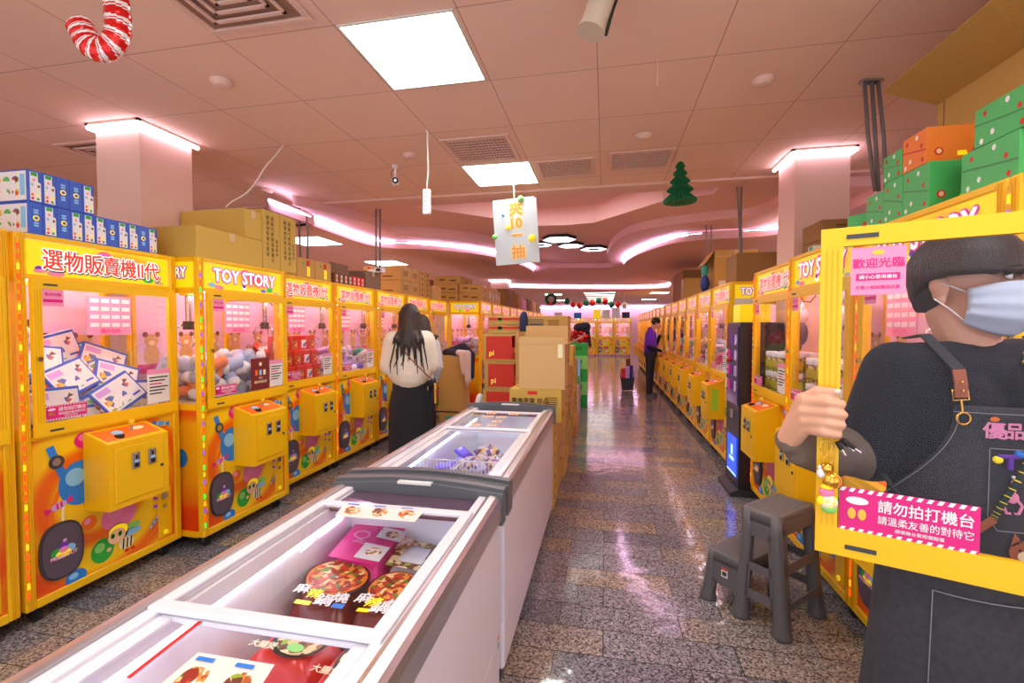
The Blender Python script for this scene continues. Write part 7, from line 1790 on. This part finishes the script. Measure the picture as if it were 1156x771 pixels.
# mask with pleats and ear loops
b = MB(); nu, nv = 24, 18; G_ = []
for j in range(nv + 1):
    f = j / nv
    for i in range(nu + 1):
        a_ = (-1 + 2 * i / nu) * 1.28; zz_ = 0.010 - 0.125 * f
        bul = 0.018 * math.sin(PI * min(1, max(0, f))) ** 0.8; nose = 0.022 * math.exp(-(a_ / 0.35) ** 2) * (1 - f * 0.7)
        ed = 1 - abs(a_ / 1.28) ** 3 * 0.0
        vpin = 0.52 + (0.48) * (1 - abs(a_ / 1.28) ** 2.2); zz_ = -0.045 + (zz_ + 0.045) * (0.62 + 0.38 * (1 - abs(a_ / 1.28) ** 2))
        R1 = 0.072 + bul * (1 - abs(a_ / 1.28) ** 2) + 0.0025 * (1 if (j % 5) in (2, 3) else 0); R2 = 0.098 + bul + nose + 0.0025 * (1 if (j % 5) in (2, 3) else 0)
        if f > 0.7: R2 -= (f - 0.7) * 0.09; R1 -= (f - 0.7) * 0.05
        G_.append(hp_(R1 * math.sin(a_), -0.006 - R2 * math.cos(a_), zz_) - PC)
b.add(G_, [(j * (nu + 1) + i, j * (nu + 1) + i + 1, (j + 1) * (nu + 1) + i + 1, (j + 1) * (nu + 1) + i) for j in range(nv) for i in range(nu)], 'mask_blue', True)
mk = part(b, 'face_mask', t, 'pale blue pleated face mask'); md = mk.modifiers.new('thick', 'SOLIDIFY'); md.thickness = 0.002
b = MB(); b.T = IP
for s in (-1, 1):
    for z0, z1 in ((-0.018, 0.006), (-0.082, -0.034)): b.tube([hp_(s * 0.066, -0.032, z0), hp_(s * 0.080, -0.012, (z0 + z1) / 2), hp_(s * 0.092, 0.016, z1)], 0.0018, 'white', 5)
part(b, 'mask_loops', t)
# clothes
b = MB(); b.T = IP
def K2(a, c, ra, rb=None): cap(b, a, c, ra, rb, 14)
K2(SH_R, SH_L, 0.074, 0.074); K2(neck - ZA * 0.05, neck - ZA * 0.02 + YA * 0.005, 0.085, 0.070)
for s in (-1, 1): K2(tc_ + Vector((s * 0.075, 0, 1.32)), tc_ + Vector((s * 0.065, 0, 1.10)), 0.118, 0.118); K2(tc_ + Vector((s * 0.06, 0, 1.10)), tc_ + Vector((s * 0.07, 0, 0.90)), 0.118, 0.125)
SL_R = SH_R.lerp(EL_R, 0.92); K2(SH_R, SL_R, 0.078, 0.086); K2(SH_R + Vector((0.02, 0, -0.02)), SL_R + Vector((0.02, -0.01, 0.0)), 0.075, 0.07)
SL_L = SH_L.lerp(EL_L, 0.92); K2(SH_L, SL_L, 0.078, 0.082)
part(organic(b, 0.0065, 'navy_cloth', 6, 'shirt'), 'shirt', t)
b = MB(); b.T = IP
K2(SL_R, EL_R, 0.062, 0.070); K2(EL_R, EL_R.lerp(WR_R, 0.55), 0.068, 0.064); K2(EL_R.lerp(WR_R, 0.55), EL_R.lerp(WR_R, 0.86), 0.064, 0.046); K2(EL_R.lerp(WR_R, 0.5) - ZA * 0.02, EL_R.lerp(WR_R, 0.82) - ZA * 0.02, 0.060, 0.045)
K2(EL_R.lerp(WR_R, 0.88), EL_R.lerp(WR_R, 0.97), 0.040, 0.037)
part(organic(b, 0.0055, 'khaki_sleeve', 4, 'under_sleeve'), 'under_sleeve', t); b = MB(); b.T = IP
K2(SL_L, EL_L, 0.06, 0.06); K2(EL_L, EL_L.lerp(WR_L, 0.9), 0.058, 0.04)
part(organic(b, 0.0055, 'khaki_sleeve', 4, 'under_sleeve'), 'under_sleeve', t)
b = MB(); b.T = IP
for s in (-1, 1): K2(tc_ + Vector((s * 0.09, 0, 0.88)), tc_ + Vector((s * 0.10, 0.01, 0.50)), 0.112, 0.085); K2(tc_ + Vector((s * 0.10, 0.01, 0.50)), tc_ + Vector((s * 0.10, 0.02, 0.10)), 0.085, 0.068)
K2(tc_ + ZA * 0.92, tc_ + ZA * 0.98, 0.15, 0.13)
part(organic(b, 0.009, 'black_cloth', 3, 'trousers'), 'trousers', t)
for s in (-1, 1):
    b = MB(); cap(b, (0, 0.03, 0.045), (0, -0.13, 0.038), 0.045, 0.036); b.box(-0.045, -0.17, 0, 0.045, 0.08, 0.03, 'white', 0.01); part(organic(b, 0.008, 'charcoal', 2, 'shoe'), 'shoe', t, loc=tuple(tc_ + Vector((s * 0.10, 0.02, 0)) - PC))
# apron: bib narrow at the top, curving out to a wide skirt round the hips
def apr(a_, z_, off=0.0):
    wid = 0.205 if z_ < 1.05 else 0.205 - 0.0 * z_
    ry = 0.150 if z_ > 0.95 else 0.150 + (0.95 - z_) * 0.08
    return tc_ + Vector(((wid + off + max(0, 0.95 - z_) * 0.08) * math.sin(a_), -(ry + off) * math.cos(a_) + 0.012, z_))
def aw(z_):   # half angle the cloth reaches
    return 0.62 + (1.60 - 0.62) * min(1, max(0, (1.29 - z_) / 0.25)) ** 1.8
b = MB(); b.T = IP; nu, nv = 30, 34; vs = []
for j in range(nv + 1):
    z_ = 1.315 - 1.0 * j / nv
    for i in range(nu + 1): a_ = aw(z_) * (-1 + 2 * i / nu); vs.append(apr(a_, z_, 0.003 * math.sin(i * 0.9 + j * 0.25) * min(1, j / 12)))
b.add(vs, [(j * (nu + 1) + i, j * (nu + 1) + i + 1, (j + 1) * (nu + 1) + i + 1, (j + 1) * (nu + 1) + i) for j in range(nv) for i in range(nu)], 'denim', True)
ap = part(b, 'apron', t); md = ap.modifiers.new('thick', 'SOLIDIFY'); md.thickness = 0.003; md.offset = 0
O_ = 0.007
def seam(pts, r, m, n):
    b = MB(); b.T = IP; b.tube(pts, r, m, n); part(b, 'seam', t)
seam([apr(aw(1.30) * k / 10, 1.300, O_) for k in range(-10, 11)], 0.0012, 'stitch', 5)
seam([apr(aw(z_) - 0.05, z_, O_) for z_ in [1.30 - 0.012 * q for q in range(24)]], 0.0012, 'stitch', 5); seam([apr(-aw(z_) + 0.05, z_, O_) for z_ in [1.30 - 0.012 * q for q in range(24)]], 0.0012, 'stitch', 5)
for x0, x1, z0, z1 in ((-0.30, 0.36, 1.03, 1.22), (-0.75, 0.55, 0.60, 0.86)):
    seam([apr(x0, z1, O_)] + [apr(x0, z1 - (z1 - z0 - 0.03) * k / 4, O_) for k in range(1, 5)] + [apr(x0 + (x1 - x0) * k / 8, z0, O_) for k in range(1, 8)] + [apr(x1, z0 + 0.03, O_), apr(x1, z1, O_)], 0.0012, 'stitch', 5)
    seam([apr(x0 + (x1 - x0) * k / 8, z1, O_) for k in range(9)], 0.0014, 'stitch', 5)
for s in (-1, 1):
    b = MB(); b.T = IP; a_ = apr(-0.53 if s < 0 else 0.36, 1.285, 0.010); top = tc_ + Vector((s * 0.115 + 0.0, -0.112, 1.40)); sh = tc_ + Vector((s * 0.135, -0.03, 1.475))
    dd = (top - a_).normalized(); ww = dd.cross(YA).normalized()
    m1 = a_ + dd * 0.045
    b.tube([a_ + Vector((0.014 * math.cos(q), 0, 0.014 * math.sin(q))) for q in [2 * PI * i / 16 for i in range(16)]], 0.0028, 'gold', 6, True); b.cyl(a_ + dd * 0.012, m1, 0.0028, 'gold', n=8)
    b.tube([m1 + ww * 0.016 - dd * 0.002, m1 - ww * 0.016 - dd * 0.002, m1 - ww * 0.016 + dd * 0.022, m1 + ww * 0.016 + dd * 0.022], 0.0025, 'gold', 6, True); part(b, 'buckle', t, 'brass ring and buckle')
    b = MB(); b.T = IP; pts = [m1 + dd * 0.004, m1.lerp(top, 0.5) - YA * 0.006, top - YA * 0.004, sh + ZA * 0.005, sh + YA * 0.07 - ZA * 0.005]
    for q in (0, 1, 2, 3):
        pa_, pb_ = pts[q], pts[q + 1]; d_ = (pb_ - pa_).normalized(); nrm = d_.cross(ww).normalized() * 0.002
        b.add([pa_ - ww * 0.013 - nrm, pa_ + ww * 0.013 - nrm, pb_ + ww * 0.013 - nrm, pb_ - ww * 0.013 - nrm, pa_ - ww * 0.013 + nrm, pa_ + ww * 0.013 + nrm, pb_ + ww * 0.013 + nrm, pb_ - ww * 0.013 + nrm], [(0, 1, 2, 3), (7, 6, 5, 4), (0, 4, 5, 1), (1, 5, 6, 2), (2, 6, 7, 3), (3, 7, 4, 0)], 'leather' if q < 2 else 'denim')
    for f in (0.25, 0.55): c = pts[0].lerp(pts[2], f) - YA * 0.008; b.ell(c, 0.0035, 'gold', 8, 6)
    part(b, 'shoulder_strap', t, 'brown leather strap')
# embroidery and charms on the bib
b = MB(); b.T = IP
def onap(a_, z_, k=1): return apr(a_, z_, O_ + 0.001 * k)
for s_, a_ in (('優', -0.27), ('品', -0.10), ('夾', 0.07)):
    p = onap(a_, 1.262); U = Vector((math.cos(a_), math.sin(a_), 0)); b.text(s_, p, U, ZA, 0.040, 'notice_pale', 0.03)
b.disc((0, 0), 0.010, 0.006, onap(-0.27, 1.288, 2), XA, ZA, 'orange', 8)
part(b, 'embroidery', t, 'pink embroidered lettering')
b = MB(); b.T = IP; p = onap(-0.15, 1.205, 6); b.box(p.x - 0.024, p.y - 0.006, p.z - 0.004, p.x + 0.02, p.y + 0.004, p.z + 0.005, 'purple', 0.002); b.box(p.x - 0.004, p.y - 0.006, p.z - 0.03, p.x + 0.006, p.y + 0.004, p.z, 'purple', 0.002); b.ell(p + Vector((-0.022, 0, -0.008)), 0.009, 'sign_bg', 10, 8); b.ell(p + Vector((0.018, 0, 0.006)), 0.009, 'blue', 10, 8); part(b, 'toy_clip', t, 'purple and yellow toy clip')
b = MB(); b.T = IP; p = onap(-0.10, 1.11, 3)
b.cyl(p + ZA * 0.01, p + ZA * 0.04, 0.004, 'notice_pale', n=8); b.ell(p, (0.012, 0.003, 0.013), 'notice_pale', 12, 8); b.ell(p + ZA * 0.048, 0.004, 'paper', 8, 6)
for s in (-1, 1): b.tube([p + Vector((s * 0.008, 0, -0.004)), p + Vector((s * 0.018, 0, -0.018)), p + Vector((s * 0.012, 0, -0.036)), p + Vector((s * 0.004, 0, -0.036))], 0.003, 'notice_pale', 6)
part(b, 'claw_patch', t, 'pale pink claw shaped patch')
b = MB(); b.T = IP; p = onap(0.02, 0.985, 2); b.disc((0, 0), 0.03, 0.028, p, XA, ZA, 'leather', 16); b.flat([(-0.028, 0.01), (-0.02, 0.045), (-0.006, 0.024)], p, XA, ZA, 'leather'); b.flat([(0.028, 0.01), (0.02, 0.045), (0.006, 0.024)], p, XA, ZA, 'leather'); b.disc((0, -0.008), 0.014, 0.012, p - YA * 0.001, XA, ZA, 'cream', 12); b.disc((-0.01, 0.006), 0.003, 0.003, p - YA * 0.002, XA, ZA, 'black', 8); b.disc((0.01, 0.006), 0.003, 0.003, p - YA * 0.002, XA, ZA, 'black', 8); part(b, 'dog_patch', t, 'small brown dog face patch')
# rope lanyard
mat('rope', (30, 52, 48), 0.8)
b = MB(); b.T = IP
rp_ = [tc_ + Vector((0.06, -0.01, 1.475)), tc_ + Vector((0.03, -0.105, 1.42)), apr(0.0, 1.34, 0.02), apr(0.05, 1.27, 0.016), apr(0.0, 1.19, 0.016), apr(-0.17, 1.11, 0.016), apr(-0.27, 1.06, 0.016)]
for _ in range(2):
    q = [rp_[0]]
    for a_, c_ in zip(rp_[:-1], rp_[1:]): q += [a_ * 0.75 + c_ * 0.25, a_ * 0.25 + c_ * 0.75]
    rp_ = q + [rp_[-1]]
b.tube(rp_, 0.006, 'rope', 8)
for i in range(0, len(rp_) - 1): b.cyl(rp_[i].lerp(rp_[i + 1], 0.4), rp_[i].lerp(rp_[i + 1], 0.5), 0.0066, 'sign_bg', n=8)
rq = [apr(-0.76, 1.03, 0.016), apr(-0.85, 1.05, 0.018), apr(-1.1, 1.07, 0.020), apr(-1.35, 1.12, 0.022), apr(-1.5, 1.16, 0.02)]
b.tube(rq, 0.006, 'rope', 8); part(b, 'rope_lanyard', t, 'dark green rope lanyard')
b = MB(); b.T = IP; a_, c_ = apr(-0.27, 1.06, 0.018), apr(-0.42, 1.025, 0.018); dd = (c_ - a_).normalized(); ww = dd.cross(YA).normalized()
b.add([a_ + ww * 0.009, a_ - ww * 0.009, c_ - ww * 0.009, c_ + ww * 0.009, a_ + ww * 0.009 - YA * 0.003, a_ - ww * 0.009 - YA * 0.003, c_ - ww * 0.009 - YA * 0.003, c_ + ww * 0.009 - YA * 0.003], [(0, 1, 2, 3), (7, 6, 5, 4), (0, 4, 5, 1), (1, 5, 6, 2), (2, 6, 7, 3), (3, 7, 4, 0)], 'leather'); part(b, 'leather_tag', t, 'brown leather tag')
b = MB(); b.T = IP; b.tube([apr(-0.42, 1.025, 0.018), apr(-0.50, 1.02, 0.02)], 0.003, 'gold', 6); b.tube([apr(-0.50 - 0.13 * (0.5 - 0.5 * math.cos(q)), 1.02 + 0.009 * math.sin(q), 0.02) for q in [2 * PI * i / 16 for i in range(16)]], 0.003, 'gold', 6, True); b.tube([apr(-0.63, 1.02, 0.02), apr(-0.76, 1.03, 0.018)], 0.003, 'gold', 6); part(b, 'brass_clip', t, 'brass snap hook')

# keys and charms hanging from the gripping hand
kp = G(0.018, 0.030, 1.225); t = thing('key_ring', 'bunch of keys with gold bell and pastel figure charms hanging below the gripping hand', 'keys', kp)
b = MB(); b.tube([(0.013 * math.cos(q), -0.0, -0.012 + 0.015 * math.sin(q)) for q in [2 * PI * i / 18 for i in range(18)]], 0.0018, 'gold', 6, True); b.tube([(0.010 * math.cos(q) + 0.002, -0.004, -0.045 + 0.013 * math.sin(q)) for q in [2 * PI * i / 18 for i in range(18)]], 0.0018, 'gold', 6, True); part(b, 'ring', t)
for k_, (dx, dz, a_) in enumerate(((0.022, -0.008, 0.5), (0.032, -0.002, 0.75), (0.042, -0.010, 0.95))):
    b = MB(); b.cyl((0, 0, 0), (0.018 * math.sin(a_), 0, -0.018 * math.cos(a_)), 0.006, 'black', n=8); b.box(0, 0, 0, 0.001, 0.001, 0.001, 'steel'); b.cyl((0.018 * math.sin(a_), 0, -0.018 * math.cos(a_)), (0.035 * math.sin(a_), 0, -0.035 * math.cos(a_)), 0.0035, 'chrome', n=8); part(b, 'key', t, loc=(dx, -0.006, dz + 0.01))
b = MB(); b.ell((0.0, -0.006, -0.062), 0.014, 'gold', 14, 10); b.ell((0.010, -0.010, -0.090), (0.020, 0.014, 0.018), 'gold', 16, 12)
for i in range(6): b.tube([(0.010 + 0.020 * math.cos(q) * math.cos(i * PI / 6), -0.010 + 0.015 * math.cos(q) * math.sin(i * PI / 6), -0.090 + 0.0185 * math.sin(q)) for q in [2 * PI * z_ / 14 for z_ in range(14)]], 0.0012, 'gold', 5, True)
part(b, 'bell_charm', t, 'gold ribbed bells')
b = MB(); b.ell((-0.013, -0.008, -0.074), (0.009, 0.006, 0.011), 'ball_white', 12, 8); b.ell((-0.016, -0.008, -0.060), (0.004, 0.003, 0.006), 'ball_white', 8, 6); b.ell((-0.009, -0.008, -0.060), (0.004, 0.003, 0.006), 'ball_white', 8, 6); part(b, 'white_charm', t, 'small white charm')
b = MB(); b.ell((0.0, -0.008, -0.118), (0.016, 0.012, 0.014), 'pink', 14, 10); b.ell((0.004, -0.010, -0.142), (0.020, 0.013, 0.018), 'cream', 14, 10); b.ell((0.006, -0.008, -0.158), (0.017, 0.012, 0.012), 'lightgreen', 14, 10); b.ell((-0.016, -0.014, -0.138), (0.007, 0.006, 0.010), 'sign_bg', 10, 8); b.lathe([(0.014, 0), (0.009, 0.006), (0.0, 0.014)], 'sign_bg', c=(0.0, -0.008, -0.108), n=12)
for dx, dz in ((-0.004, -0.136), (0.010, -0.140), (0.004, -0.150), (0.014, -0.128)): b.ell((dx, -0.0225, dz), 0.003, 'sign_bg', 8, 6)
part(b, 'figure_charm', t, 'pastel pink yellow and green figure')
